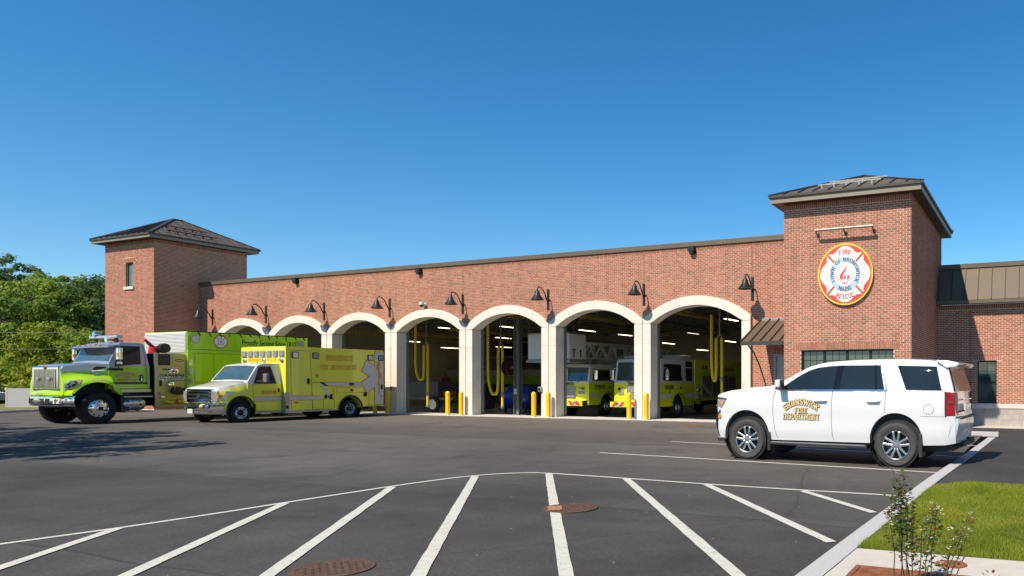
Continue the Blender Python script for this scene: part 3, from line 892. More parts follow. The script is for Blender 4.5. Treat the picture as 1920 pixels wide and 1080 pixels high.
window(RW[0], RW[1], 24.33, RW[2], RW[3], 4, 2, M_BLACK, pm('blind_behind_glass', (.055, .085, .065), .08, 0, var=.2, vs=2, spec=.7, coat=.6))
eaves(-8.68, -3.53, 23.78, 32.5, 7.83, 8.04, -8.328, -3.9, 24.2, 32.1)
M_RAIL = pm('pale_rail', (.62, .57, .50), .4, .2)  # pale paint stands in for the sun's glint on the metal rails
hip_roof('tower_roof', -8.72, -3.49, 23.74, 32.54, 8.09, 1.27, 0, .52, [('front', 0, .30, .72, .22, M_RAIL), ('front', 0, .35, .74, .40, M_RAIL)], ('front', 'right'), (27.0, 29.6))
# left tower
LW = (-48.13, -47.40, 7.0, 8.38)
lt = tower(-50.137, -45.488, 24.6, 29.73, 9.55, 0, LW, None, 'brick walls of the tall tower with one narrow window')
window(LW[0], LW[1], 24.70, LW[2], LW[3], 1, 0, M_BRONZE_D, pm('sky_pale_glass', (.13, .18, .17), .06, spec=.6))  # pane colour is lightened to carry the sky's reflection
m = MB(); m.box(LW[0] - .1, LW[1] + .1, 24.52, 24.8, LW[2] - .17, LW[2] - .005); part(m, 'window_sill', M_STONE2, bevel=.01)
bricks('soldier_bricks', (LW[0] - .12, 24.585, 0), (1, 0, 0), (0, -1, 0), LW[1] - LW[0] + .24, LW[3] + .01, LW[3] + .25, None, lt, soldier=True)
eaves(-50.62, -45.05, 24.15, 30.2, 9.56, 9.74, 0, 0, 0, 0)
hip_roof('tower_roof', -50.66, -45.01, 24.11, 30.24, 9.80, 1.50, 0, .52, [('right', 0, .18, .62, .17, M_BLACK), ('right', 0, .22, .60, .42, M_BLACK)], ('front', 'right'), (26.9, 27.4))
m = MB(); m.beam((-50.3, 24.35, 9.95), (-48.4, 25.0, 10.33), .05, .06); part(m, 'snow_rail', M_BLACK)

# ------------------------------------------------ low wing at the right
WY, WX0, WX1 = 30.7, -3.92, 9.0
WZ = 4.74
WW = (-2.34, -1.59, .74, 2.46)
m = MB()
a, b, c, d = WW
Yb = WY + MO
m.add([(WX0, Yb, .4), (WX1, Yb, .4), (WX1, Yb, WZ), (WX0, Yb, WZ), (a, Yb, c), (b, Yb, c), (b, Yb, d), (a, Yb, d)], [(0, 1, 5, 4), (1, 2, 6, 5), (2, 3, 7, 6), (3, 0, 4, 7)])
m.add([(a, Yb, c), (b, Yb, c), (b, Yb, d), (a, Yb, d), (a, Yb + .22, c), (b, Yb + .22, c), (b, Yb + .22, d), (a, Yb + .22, d)], [(0, 1, 5, 4), (1, 2, 6, 5), (2, 3, 7, 6), (3, 0, 4, 7)])
wg = part(m, 'wing_wall', M_MORTAR)
bricks('brickwork', (WX0, WY, 0), (1, 0, 0), (0, -1, 0), 6.2, .73, .73 + 51 * CO, None, wg, holes=[(WW[0] - WX0, WW[1] - WX0, WW[2], WW[3]), (WW[0] - .16 - WX0, WW[0] + .92 - WX0, WW[3], WW[3] + .235)])
bricks('soldier_bricks', (WX0, WY - .005, 0), (1, 0, 0), (0, -1, 0), 6.2, 4.525, 4.735, None, wg, soldier=True)
bricks('soldier_bricks', (WW[0] - .16, WY - .006, 0), (1, 0, 0), (0, -1, 0), 1.08, WW[3] + .005, WW[3] + .235, None, wg, soldier=True)
mm = MB(); mm.box(-2.62, -2.595, WY - .004, WY + .02, .75, 4.5); part(mm, 'control_joint', MATS['sealant'], wg)
window(WW[0], WW[1], WY + .13, WW[2], WW[3], 1, 1, M_BLACK, M_GLASSG, meet=1.62)
bx_ = [WX0, -2.9, -1.7, -.5, .7, 1.9, 3.1]
for a, b in zip(bx_[:-1], bx_[1:]):
    mm = MB(); mm.box(a + .004, b - .004, WY - .05, WY + .2, .545, .727); part(mm, 'base_course', M_STONE2, bevel=.008, seg=1)
M_CMU = pm('split_block', (.36, .335, .30), .95, 0, var=.12, vs=5, bump=.5, bs=25)
for r in range(3):
    z0 = -.16 + r * .235
    x = WX0 + (.0 if r % 2 else -.22)
    while x < 3.2:
        mm = MB(); mm.box(max(x, WX0) + .005, x + .437, WY - .02, WY + .15, z0 + .005, z0 + .23); part(mm, 'block', M_CMU, bevel=.006, seg=1)
        x += .442
mm = MB(); mm.box(WX0, WX1, WY - .008, WY + .3, -.4, .545); part(mm, 'block_mortar', M_MORTAR)
# steep metal roof of the wing
ze, zt2, ye, yt = 4.80, 6.30, WY - .42, WY + .55
mm = MB(); mm.box(WX0, WX1, ye, ye + .04, 4.74, 4.88); part(mm, 'eave_fascia', M_BRONZE)
mm = MB(); mm.add([(WX0, ye, 4.745), (WX1, ye, 4.745), (WX1, WY + .02, 4.745), (WX0, WY + .02, 4.745)], [(0, 1, 2, 3)]); part(mm, 'wing_soffit', M_BRONZE_D)
mm = MB(); mm.add([(WX0, ye + .03, 4.87), (WX1, ye + .03, 4.87), (WX1, yt, zt2), (WX0, yt, zt2), (WX1, yt + 3, zt2), (WX0, yt + 3, zt2)], [(0, 1, 2, 3), (3, 2, 4, 5)]); wr = part(mm, 'wing_roof', M_ROOF)
x = WX0 + .1
while x < 3.4:
    mm = MB()
    nrm = Vector((0, -(zt2 - 4.88), yt - ye)).normalized()
    p0, p1 = Vector((x, ye - .01, 4.885)), Vector((x, yt - .02, zt2 + .005))
    q = Vector((.50, 0, 0))
    mm.add([p0, p0 + q, p1 + q, p1, p0 - nrm * .015, p0 + q - nrm * .015, p1 + q - nrm * .015, p1 - nrm * .015], [(0, 1, 2, 3), (7, 6, 5, 4), (0, 4, 5, 1), (1, 5, 6, 2), (2, 6, 7, 3), (3, 7, 4, 0)])
    part(mm, 'roof_panel', M_BRONZE, wr)
    mm = MB(); mm.beam(p0 + q + Vector((.005, 0, 0)) + nrm * .02, p1 + q + Vector((.005, 0, 0)) + nrm * .02, .02, .05, nrm); part(mm, 'seam', M_BRONZE_D, wr)
    x += .51
mm = MB(); mm.box(WX0, WX1, yt - .1, yt + .3, zt2 - .01, zt2 + .17); part(mm, 'roof_cap', M_BRONZE)

# ------------------------------------------------ fixtures on the walls
def wall_lamp(x, i):
    names = ['small gooseneck wall lamp in the corner beside the tall tower', 'gooseneck wall lamp above the pier behind the lime green tanker', 'gooseneck wall lamp between the second and third arches from the tall tower',
             'gooseneck wall lamp directly above the rear of the yellow ambulance', 'gooseneck wall lamp right of the small security camera', 'gooseneck wall lamp above the pier between the yellow hose bay and the ladder truck bay',
             'gooseneck wall lamp above the pier left of the last arch', 'gooseneck wall lamp above the brown metal awning']
    o = thing('wall_lamp', names[i], 'wall lamp', (x, YF, 4.88), 0, 'gooseneck lamps along the brick wall')
    M_L = M_BLACK
    m = MB(); m.box(-.055, .055, -.04, .0, 0, .92); m.build('back_plate', M_L, o, bevel=.008)
    pts = [(0, -.04, .42)] + [(0, -.44 - .36 * math.cos(t), .66 + .36 * math.sin(t)) for t in [0.0]] if False else None
    cur = smooth_curve([(-.05, .35), (-.16, .52), (-.3, .76), (-.5, .93), (-.66, .95), (-.76, .88), (-.78, .76)], 5)
    m = MB(); m.tube([(0, a, b) for a, b in cur], .026, 8); m.build('arm', M_L, o, smooth=True)
    m = MB(); m.lathe([(.0, .36 + .46), (.05, .36 + .45), (.06, .36 + .40), (.1, .36 + .36), (.12, .36 + .25), (.15, .36 + .2), (.28, .36 + .02), (.30, .36), (.27, .36), (.14, .36 + .17), (0, .36 + .22)], (0, -.78, 0), n=24)
    m.build('shade', M_L, o, smooth=True)
    m = MB(); m.lathe([(0, .40), (.05, .41), (.07, .46), (.05, .52), (0, .53)], (0, -.78, 0), n=12); m.build('bulb', M_CLEAR, o, smooth=True)
    return o
for i, x in enumerate([-44.317, -39.695, -35.086, -30.352, -25.583, -20.588, -15.607, -10.622]):
    wall_lamp(x, i)
# security camera
o = thing('security_camera', 'small white dome security camera on the brick above an arch', 'security camera', (-27.99, YF, 5.32))
m = MB(); m.box(-.07, .07, -.03, 0, .02, .16); m.tube([(0, -.03, .1), (0, -.18, .12)], .03, 8); m.build('mount', M_CREAM, o)
m = MB(); m.lathe([(.0, .2), (.11, .18), (.13, .1), (.12, .05), (0, .05)], (0, -.22, 0), n=16); m.build('housing', M_CREAM, o, smooth=True)
m = MB(); m.lathe([(.1, .05), (.095, -.01), (.06, -.05), (0, -.06)], (0, -.22, 0), n=16); m.build('dome', M_GLASS, o, smooth=True)
# emergency call boxes: grey caps near the piers
for x, lab in ((-30.0, 'small grey keypad on the pier behind the ambulance'), (-20.9, 'small grey keypad on the pier by the middle bollards')):
    o = thing('door_keypad', lab, 'keypad', (x, YS0, 1.15)); m = MB(); m.box(-.09, .09, -.1, 0, 0, .22); m.build('case', M_ALUD, o, bevel=.02); m = MB(); m.box(-.06, .06, -.106, -.1, .04, .16); m.build('face', M_PLASTIC, o)
# long sign light over the emblem
o = thing('sign_light', 'long slim tube light above the round emblem', 'sign light', (-6.1, 24.2, 6.78))
m = MB(); m.tube([(-1.0, -.3, .02), (-.008, -.3, .02)], .05, 12); m.tube([(.008, -.3, .02), (1.0, -.3, .02)], .05, 12); m.build('tube', pm('tube_housing', (.34, .30, .25), .45, .5), o, smooth=True)
for x in (-.97, 0, .97):
    m = MB(); m.tube([(x, -.3, -.02), (x, -.2, -.1), (x, 0, -.1)], .022, 8); m.box(x - .05, x + .05, -.02, 0, -.16, -.04); m.build('bracket', M_BLACK, o, smooth=True)

# awning over the side door
o = thing('awning', 'brown standing seam metal awning over the side door', 'awning', (-9.28, YF, 3.0))
ax0, ax1 = -.95, .945
P0, P1 = Vector((0, -2.2, .08)), Vector((0, -.02, 1.08))
nrm = Vector((0, -(P1.z - P0.z), P1.y - P0.y)).normalized(); nrm = nrm if nrm.z > 0 else -nrm
m = MB(); m.beam((ax0, -2.2, .03), (ax1, -2.2, .03), .05, .14); m.beam((ax0 + .02, -2.18, .05), (ax0 + .02, -.02, 1.03), .04, .08); m.build('frame', M_BRONZE_D, o)
npan = 5
for k in range(npan):
    a = ax0 + (ax1 - ax0) * k / npan; b = ax0 + (ax1 - ax0) * (k + 1) / npan
    m = MB(); q = [Vector((a, 0, 0)) + P0, Vector((b - .003, 0, 0)) + P0, Vector((b - .003, 0, 0)) + P1, Vector((a, 0, 0)) + P1]
    m.add(q + [v - nrm * .02 for v in q], [(0, 1, 2, 3), (7, 6, 5, 4), (0, 4, 5, 1), (1, 5, 6, 2), (2, 6, 7, 3), (3, 7, 4, 0)]); m.build('metal_panel', M_BRONZE, o)
    m = MB(); m.beam(q[0] + nrm * .025, q[3] + nrm * .025, .025, .06, nrm); m.build('seam', M_BRONZE_D, o)
m = MB(); m.beam((ax0, -.02, 1.1), (ax1, -.02, 1.1), .05, .06); m.build('flashing', M_ALUD, o)
for x in (ax0 + .25, ax1 - .35):
    m = MB(); m.tube([(x, -2.1, -.02), (x, -1.5, -.28), (x, -.9, -.75), (x, -.4, -1.3), (x, -.03, -1.75)], .03, 8); m.beam((x, -2.15, 0), (x, -.02, .95), .05, .06); m.build('bracket', M_BRONZE_D, o, smooth=True)

# round emblem
EM = thing('round_emblem', 'round red, white and gold fire and rescue emblem on the tower', 'emblem sign', (-6.105, 24.2, 5.275))
RE = .955; VE = 1.10     # the disc is a little taller than wide, as seen in the picture
def emf(dy):
    return lambda x, y, k=0: (x, dy - k, y * VE)
def disc(r, dy, th, mat, name, n=64):
    m = MB(); m.prism([(r * math.cos(2 * math.pi * i / n), r * math.sin(2 * math.pi * i / n)) for i in range(n)], emf(dy), emf(dy + th)); return m.build(name, mat, EM)
M_EG = pm('emblem_gold', (.80, .52, .06), .4, 0, var=.04); M_ER = pm('emblem_red', (.62, .06, .06), .4, 0, var=.04); M_EW = pm('emblem_white', (.80, .79, .76), .4, 0, var=.02)
M_EB = pm('emblem_pale_blue', (.40, .55, .74), .4, 0, var=.04); M_EN = pm('emblem_navy', (.02, .05, .16), .4); M_EK = pm('emblem_brown', (.42, .15, .03), .4); M_EGrey = pm('emblem_grey', (.5, .43, .36), .5); M_ES = pm('emblem_star_blue', (.42, .5, .70), .5)
disc(RE, -.10, .09, M_EG, 'rim')
disc(RE * .945, -.104, .003, M_ER, 'red_field')
# four white petals of the cross with gold edges
def petal(ang, grow):
    pts = []
    for i in range(-12, 13):
        t = i / 12
        a = ang + R(42.5) * t
        r = RE * float(np.interp(abs(t), [0, .15, .3, .45, .6, .75, .88, 1], [.895, .89, .865, .825, .785, .775, .815, .895])) + grow
        pts.append((r * math.cos(a), r * math.sin(a)))
    for i in range(12, -13, -1):
        a = ang + R(41.0) * i / 12
        pts.append(((RE * .5 - grow) * math.cos(a), (RE * .5 - grow) * math.sin(a)))
    return pts
for k, ang in enumerate((R(90), R(0), R(-90), R(180))):
    m = MB(); m.prism(petal(ang, .018), emf(-.108 - .0004 * k), emf(-.105)); m.build('petal_edge', M_EG, EM)
    m = MB(); m.prism(petal(ang, 0), emf(-.1125 - .0004 * k), emf(-.11)); m.build('petal', M_EW, EM)
for k in range(4):
    a = R(45 + 90 * k); c, s_ = math.cos(a), math.sin(a)
    m = MB(); q = []
    for (r, wv) in ((.50, .014), (.88, .014), (.88, -.014), (.50, -.014)):
        q.append((RE * r * c - wv * s_, RE * r * s_ + wv * c))
    m.prism(q, emf(-.118), emf(-.112)); m.build('divider', M_EK, EM)
disc(RE * .565, -.117, .003, M_EG, 'ring_edge'); disc(RE * .545, -.120, .002, M_EB, 'blue_ring'); disc(RE * .40, -.123, .002, M_EG, 'inner_edge'); disc(RE * .385, -.126, .002, M_EW, 'centre')
L = lambda name, q, mat, d=-.129: lettering(name, q, emf(d), mat, EM)
L('lettering', bend(words('FIRE', .12, .18, True, .24), RE * .665), M_REDD)
L('lettering', bend(words('RESCUE', .12, .18, True, .2), RE * .785, False), M_REDD)
L('lettering', bend(words('TOWN OF BRUNSWICK', .10, .15, True, .26), RE * .42), M_EN)
L('lettering', bend(words('MAINE', .105, .17, True, .24), RE * .535, False), M_EN)
L('lettering', bend(words('1810', .07, .24, True, .25), RE * .33, False), M_EK)
# flame of three tongues over two sprigs
for pts in ([(-.14, -.17), (-.17, -.08), (-.13, .02), (-.05, .12), (.02, .2), (.05, .32), (.055, .2), (.02, .09), (-.05, -.0), (-.07, -.09), (-.03, -.17)],
            [(0, -.19), (-.04, -.11), (0, .0), (.04, -.11)], [(.06, -.17), (.08, -.06), (.1, .04), (.11, -.03), (.14, -.06), (.15, -.12), (.1, -.18)]):
    m = MB(); m.prism([(p[0] * 1.1 + .0, p[1] * .95) for p in pts], emf(-.1285), emf(-.127)); m.build('flame', M_ER, EM)
for s_ in (-1, 1):
    for k in range(5):
        x, y = s_ * (.10 + .045 * k), -.215 + .028 * k
        m = MB(); m.prism([(x - .035, y), (x, y + .03), (x + .035, y + .01), (x, y - .03)], emf(-.1285 - k * .0003), emf(-.127)); m.build('sprig_leaf', M_EGrey, EM)
    for k in range(4):
        a = R(90 - s_ * 90 + 0) if False else (R(0) if s_ > 0 else R(180)); aa = a + R((-27 + 18 * k)) ; r = RE * (.70 if k in (1, 2) else .67)
        x, y = r * math.cos(aa), r * math.sin(aa)
        m = MB(); m.prism([(x + (.045 if q % 2 == 0 else .019) * math.sin(R(36 * q)), y + (.045 if q % 2 == 0 else .019) * math.cos(R(36 * q))) for q in range(10)], emf(-.118), emf(-.115)); m.build('star', M_ES, EM)

# bollards
BOL = [(-15.24, 26.55, 'yellow bollard beside the pier, right of the last arch pier, nearest the white vehicle'), (-16.07, 26.55, 'yellow bollard in front of the ladder truck bay, at its right jamb'), (-20.28, 26.6, 'yellow bollard under the keypad left of the ladder truck bay'),
       (-21.08, 26.6, 'yellow bollard in the bay with the blue tank'), (-25.31, 26.6, 'yellow bollard on the pier left of the blue tank bay'), (-26.14, 26.6, 'yellow bollard in the bay with the dark trailer'),
       (-30.04, 26.6, 'yellow bollard at the rear corner of the ambulance'), (-30.92, 26.6, 'yellow bollard seen under the rear of the ambulance')]
def bollard_mesh():
    m = MB(); m.lathe([(.105, 0), (.105, 1.02), (.1, 1.06), (.085, 1.095), (.06, 1.12), (.03, 1.13), (0, 1.133)], n=20)
    return m
proto = None
for x, y, lab in BOL:
    if proto is None:
        proto = thing('bollard', lab, 'bollard', (x, y, .018), 0, 'yellow bollards between the bays')
        bollard_mesh().build('post', M_YEL, proto, smooth=True)
        m = MB(); m.lathe([(.125, .0), (.125, .02), (.106, .02)], n=20); m.build('base_ring', M_PAD, proto)
    else:
        o = copy_tree(proto); o.location = (x, y, .018); tag(o, lab)

# ---------------------------------------------------------------- inside the bays
IX0, IX1, IY0, IY1, IZ = -45.4, -8.45, YF + .55, 52.0, 6.05
M_FLOOR = pm('bay_floor_concrete', (.40, .385, .35), .4, 0, var=.15, vs=.8)
M_INW = pm('bay_wall_block', (.42, .37, .29), .9, 0, var=.08, vs=2)
M_DECK = pm('roof_deck_metal', (.46, .47, .44), .55, .4, var=.1)
M_STEEL = pm('grey_steel', (.24, .25, .25), .55, .4, var=.1)
FZ = -.17
def fz(y): return .0 + FZ * min(1, max(0, (y - 27.7) / 2.4))
m = MB(); m.grid([[(IX0, y, fz(y)), (IX1, y, fz(y))] for y in (27.6, 28.8, 30.1, 40, IY1)]); part(m, 'bay_floor', M_FLOOR)
m = MB(); m.box(IX0, IX1, IY1, IY1 + .2, -.3, 6.6); part(m, 'bay_back_wall', M_INW)
m = MB(); m.box(IX0 - .05, IX0 + .05, IY0, IY1, -.3, 6.6); part(m, 'bay_end_wall', M_INW)
m = MB(); m.box(IX1 - .05, IX1 + .1, IY0, IY1, -.3, 6.6); part(m, 'bay_end_wall', M_INW)
m = MB()
x = IX0
while x < IX1 - .2:                       # ribbed steel deck
    m.add([(x, 27.3, 6.1), (x, IY1, 6.1), (x + .05, IY1, 6.16), (x + .05, 27.3, 6.16), (x + .12, 27.3, 6.16), (x + .12, IY1, 6.16), (x + .17, IY1, 6.1), (x + .17, 27.3, 6.1), (x + .3, 27.3, 6.1), (x + .3, IY1, 6.1)],
          [(0, 1, 2, 3), (3, 2, 5, 4), (4, 5, 6, 7), (7, 6, 9, 8)]); x += .3
part(m, 'roof_deck', M_DECK)
m = MB(); m.box(IX0 - .1, IX1 + .1, 27.3, IY1 + .2, 6.3, 6.6); part(m, 'roof_slab', M_DECK)
for k in range(12):                       # open web joists across the bays
    y = 28.9 + k * 2.0; m = MB()
    for z in (6.04, 5.55): m.box(IX0, IX1, y - .05, y + .05, z - .03, z + .03)
    x = IX0; up = True
    while x < IX1 - .5:
        m.beam((x, y, 5.55 if up else 6.04), (x + .55, y, 6.04 if up else 5.55), .03, .03); x += .55; up = not up
    part(m, 'roof_joist', M_STEEL)
# mezzanine at the back with railing, window and a lime band below
m = MB(); m.box(-45.3, -33.0, 46.0, 52, 2.2, 2.45); part(m, 'mezzanine', M_INW)
m = MB(); m.box(-45.3, -33.0, 45.93, 46.0, 1.35, 2.0); part(m, 'lime_band', pm('lime_band_paint', (.22, .40, .01), .5))
m = MB(); m.box(-45.3, -33.0, 45.9, 46.0, 2.0, 2.5); part(m, 'fascia_band', M_INW)
m = MB()
x = -45.2
while x < -33.0: m.box(x - .012, x + .012, 46.05, 46.075, 2.45, 3.5); x += .14
m.box(-45.3, -33, 46.04, 46.09, 3.5, 3.56); m.box(-45.3, -33, 46.04, 46.09, 2.6, 2.64); part(m, 'railing', M_STEEL)
m = MB(); m.box(-39.6, -38.4, 51.9, 51.96, 3.0, 4.6); part(m, 'rear_window', pm('daylit_rear_window', (.2, .4, .12), .3, emit=((.35, .6, .25), .35)))
m = MB(); m.box(-45.3, -40.3, 51.85, 51.99, 2.45, 5.6); part(m, 'dark_recess', M_DARK)

def lamp_strip(x, y, z, i, lab):
    o = thing('ceiling_light', lab, 'ceiling light', (x, y, z), 0, 'fluorescent strips over the trucks')
    m = MB(); m.box(-.12, .12, -.9, .9, .04, .10); m.box(-.01, .01, -.6, -.58, .1, .55); m.box(-.01, .01, .58, .6, .1, .55); m.build('housing', M_STEEL, o)
    for s in (-.06, .06):
        m = MB(); m.tube([(s, -.88, .02), (s, .88, .02)], .018, 6); m.build('tube', pm('lit_tube', (.9, .85, .7), .4, emit=((1.0, .84, .56), 3.2)), o)
LIGHTS = [(-39.27, 45.81, 5.0), (-41.1, 48.0, 4.4), (-30.9, 36.68, 5.0), (-35.22, 35.97, 5.0), (-41.7, 42.6, 4.77), (-42.2, 39.3, 4.47), (-42.5, 43.5, 4.17), (-22.78, 46.48, 5.0), (-25.9, 48.5, 4.43), (-23.2, 48.8, 3.9), (-20.8, 48.5, 4.47), (-15.79, 36.91, 5.0), (-25.95, 36.75, 5.0), (-28.38, 46.35, 5.0), (-31.0, 48.2, 4.47), (-28.25, 41.26, 5.0)]
wh = ['over the blue tank, nearest the door', 'over the blue tank, further back', 'high above the bay with the blue tank', 'high above the dark trailer', 'over the dark trailer in mid bay', 'at the jamb above the dark trailer', 'before the mezzanine railing',
      'over the rescue engine, highest in the last arch', 'at the left jamb of the last arch', 'low behind the hanging hose of the last arch', 'near the right jamb of the last arch', 'close to the crown of the last arch', 'above the ladder bucket', 'right of the ladder tip', 'just above the ladder truss', 'behind the ladder bucket']
for i, (x, y, z) in enumerate(LIGHTS):
    lamp_strip(x, y, z, i, 'lit fluorescent strip ' + wh[i])
# striped exhaust rails
def stripemat():
    m, t, b = newmat('hazard_stripes')
    v = coords(t); sep = nd(t, 'SeparateXYZ'); t.links.new(v, sep.inputs[0])
    a = nd(t, 'Math', operation='ADD'); t.links.new(sep.outputs['Y'], a.inputs[0]); t.links.new(sep.outputs['Z'], a.inputs[1])
    mo = nd(t, 'Math', operation='FRACT'); mu = nd(t, 'Math', operation='MULTIPLY'); mu.inputs[1].default_value = 4.5
    t.links.new(a.outputs[0], mu.inputs[0]); t.links.new(mu.outputs[0], mo.inputs[0])
    g = nd(t, 'Math', operation='GREATER_THAN'); g.inputs[1].default_value = .5; t.links.new(mo.outputs[0], g.inputs[0])
    t.links.new(mixc(t, g.outputs[0], (.015, .015, .015), (.6, .4, .01)), b.inputs['Base Color'])
    return m
M_HAZ = stripemat()
RAILS = [(-33.1, 4.32, 'above the dark trailer'), (-27.9, 4.28, 'above the blue tank'), (-24.3, 4.85, 'high between the blue tank and the ladder bucket'), (-20.3, 4.72, 'above the ladder truck cab'), (-15.1, 4.72, 'above the rescue engine in the last arch'), (-37.6, 4.5, 'behind the ambulance roof')]
for x, z, lab in RAILS:
    o = thing('exhaust_rail', 'black and yellow striped exhaust rail ' + lab, 'exhaust rail', (x, 37, z), 0, 'striped rails under the bay ceiling')
    m = MB(); m.box(-.06, .06, -8.4, 8.4, -.065, .065); m.build('rail', M_HAZ, o)
    for y in (-6.5, -2.2, 2.2, 6.5):
        m = MB(); m.box(-.03, .03, y - .03, y + .03, .09, 6.0 - z); m.build('hanger', M_STEEL, o)
# hanging exhaust hoses
def hose(x, y, zt, zb, dx, zs, ze, lab):
    o = thing('exhaust_hose', lab, 'exhaust hose', (x, y, zb), 0, 'yellow exhaust hoses in the bays')
    h_ = zt - zb
    pts = smooth_curve([(-dx, h_ + .5), (-dx, h_ * .6), (-dx * .95, h_ * .25), (-dx * .65, .08), (-dx * .35, 0), (-dx * .1, .1), (0, h_ * .3), (.0, h_ * .7), (.06, zs - zb)], 5)
    fine = [Vector((a, 0, b)) for a, b in pts]; rib = []
    for p, q in zip(fine[:-1], fine[1:]):
        k = max(1, int((q - p).length / .035)); rib += [p + (q - p) * (i / k) for i in range(k)]
    m = MB(); m.tube(rib, [.078 if i % 2 else .066 for i in range(len(rib))], 10); m.build('loop', M_HOSE, o, smooth=True)
    m = MB(); m.tube([(.28, 0, zs - zb), (.28, 0, ze - zb)], .07, 10); m.build('drop', M_HOSE, o, smooth=True)
    m = MB(); m.lathe([(.085, 0), (.10, .03), (.10, .13), (.085, .16)], (.28, 0, ze - zb + .55), n=14); m.lathe([(.03, -.12), (.09, -.1), (.09, 0), (.05, .02)], (.28, 0, ze - zb), n=14); m.build('nozzle', M_STEEL, o, smooth=True)
    m = MB(); m.tube([(.06, 0, zs - zb), (.1, 0, zs - zb + .12), (.24, 0, zs - zb + .12), (.28, 0, zs - zb)], .03, 8); m.box(.14, .2, -.03, .03, zs - zb + .1, 5.6 - zb); m.build('hanger', M_STEEL, o)
hose(-26.48, 30.5, 4.1, .95, .69, 3.5, .30, 'yellow hose loop beside the blue tank')
hose(-31.70, 30.5, 4.2, 1.71, .63, 3.66, .29, 'yellow hose loop above the dark trailer')
hose(-13.80, 30.5, 4.2, 1.66, .24, 3.62, 1.09, 'yellow hose loop beside the rescue engine in the last arch')
# steel column, tank, reel, trailer
o = thing('steel_column', 'grey steel column in front of the blue tank', 'column', (-25.6, 31.0, FZ)); m = MB()
m.box(-.16, .16, -.02, .02, 0, 6.0); m.box(-.16, -.13, -.16, .16, 0, 6.0); m.box(.13, .16, -.16, .16, 0, 6.0); m.build('shaft', M_STEEL, o)
m = MB(); m.box(-.25, .25, -.25, .25, 0, .03); m.build('base_plate', M_STEEL, o); m = MB(); m.box(-.1, .08, -.2, -.165, 1.1, 1.4); m.build('notice', M_CREAM, o)
o = thing('blue_tank', 'round blue tank on legs inside the open bay', 'tank', (-27.2, 33.2, FZ)); m = MB()
m.lathe([(0, -1.05), (.35, -1.03), (.55, -.95), (.66, -.8), (.68, -.5), (.68, .5), (.66, .8), (.55, .95), (.35, 1.03), (0, 1.05)], (0, 0, .87), 'x', 28); m.build('shell', pm('blue_tank_paint', (.012, .05, .30), .35, coat=.4), o, smooth=True)
for x in (-.7, .7):
    for y in (-.45, .45):
        m = MB(); m.box(x - .05, x + .05, y - .04, y + .04, 0, .5); m.build('leg', M_BLACK, o)
m = MB(); m.tube([(0, 0, 1.5), (0, 0, 1.75), (.2, 0, 1.8)], .05, 8); m.build('valve', M_STEEL, o)
o = thing('hose_reel', 'dark red hose reel hung on the steel column', 'hose reel', (-25.95, 30.7, 2.35)); m = MB()
m.lathe([(0, -.15), (.42, -.15), (.42, -.1), (.2, -.1), (.2, .1), (.42, .1), (.42, .15), (0, .15)], (0, 0, 0), 'x', 20); m.build('drum', pm('dark_red', (.06, .008, .008), .6), o, smooth=True); m = MB(); m.box(-.05, .3, -.05, .05, -.06, .06); m.build('arm', M_STEEL, o)
o = thing('wall_reel', 'pale round reel at the left jamb of the blue tank bay', 'hose reel', (-28.6, 31.2, 3.45)); m = MB(); m.lathe([(0, -.12), (.42, -.12), (.42, .12), (0, .12)], (0, 0, 0), 'y', 24); m.build('drum', M_REFL, o); m = MB(); m.box(-.03, .03, -.03, .03, .3, 2.5); m.build('hanger', M_STEEL, o)
TR = thing('equipment_trailer', 'dark flatbed trailer with a round white wheel inside the bay', 'trailer', (-31.6, 32.4, FZ)); m = MB()
m.box(-2.4, 1.0, -.9, .9, .72, .86); m.build('deck', pm('trailer_deck', (.12, .115, .10), .7), TR); m = MB(); m.box(-2.4, -.2, -.8, .8, .86, 1.75); m.build('cargo_box', pm('grey_box', (.07, .07, .07), .6), TR)
m = MB(); m.box(-.1, .3, -.5, .1, .86, 1.2); m.build('orange_case', pm('orange_case', (.7, .16, .02), .5), TR)
m = MB(); m.box(-1.1, -.4, -.3, .4, 1.75, 2.0); m.build('red_case', pm('deep_red_case', (.22, .012, .015), .5), TR)
m = MB(); m.lathe([(.2, -.1), (.42, -.1), (.46, -.05), (.46, .05), (.42, .1), (.2, .1)], (-.35, -.95, .46), 'y', 24); m.build('tyre', M_RUBBER, TR, smooth=True)
m = MB(); m.lathe([(0, -.1), (.06, -.12), (.27, -.1), (.29, -.12), (.29, .05)], (-.35, -.95, .46), 'y', 24); m.build('rim', M_REFL, TR, smooth=True)
m = MB(); m.beam((1.0, 0, .79), (2.2, 0, .6), .12, .12); m.tube([(1.9, 0, .6), (1.9, 0, 0)], .04, 8); m.build('drawbar', M_STEEL, TR)
o = thing('floor_machine', 'dark wheeled machine with red handles at the edge of the blue tank bay', 'machine', (-28.8, 31.8, FZ)); m = MB(); m.box(-.5, .6, -.4, .4, .25, .75); m.build('body', M_PLASTIC, o, bevel=.05)
m = MB(); m.lathe([(0, -.06), (.24, -.06), (.24, .06), (0, .06)], (.35, -.46, .24), 'y', 20); m.build('wheel', M_RUBBER, o); m = MB(); m.tube([(-.3, -.3, .7), (-.4, -.3, 1.5)], .03, 8); m.box(-.5, -.25, -.36, -.24, 1.5, 1.62); m.build('handle', pm('red_case', (.6, .02, .03)), o)
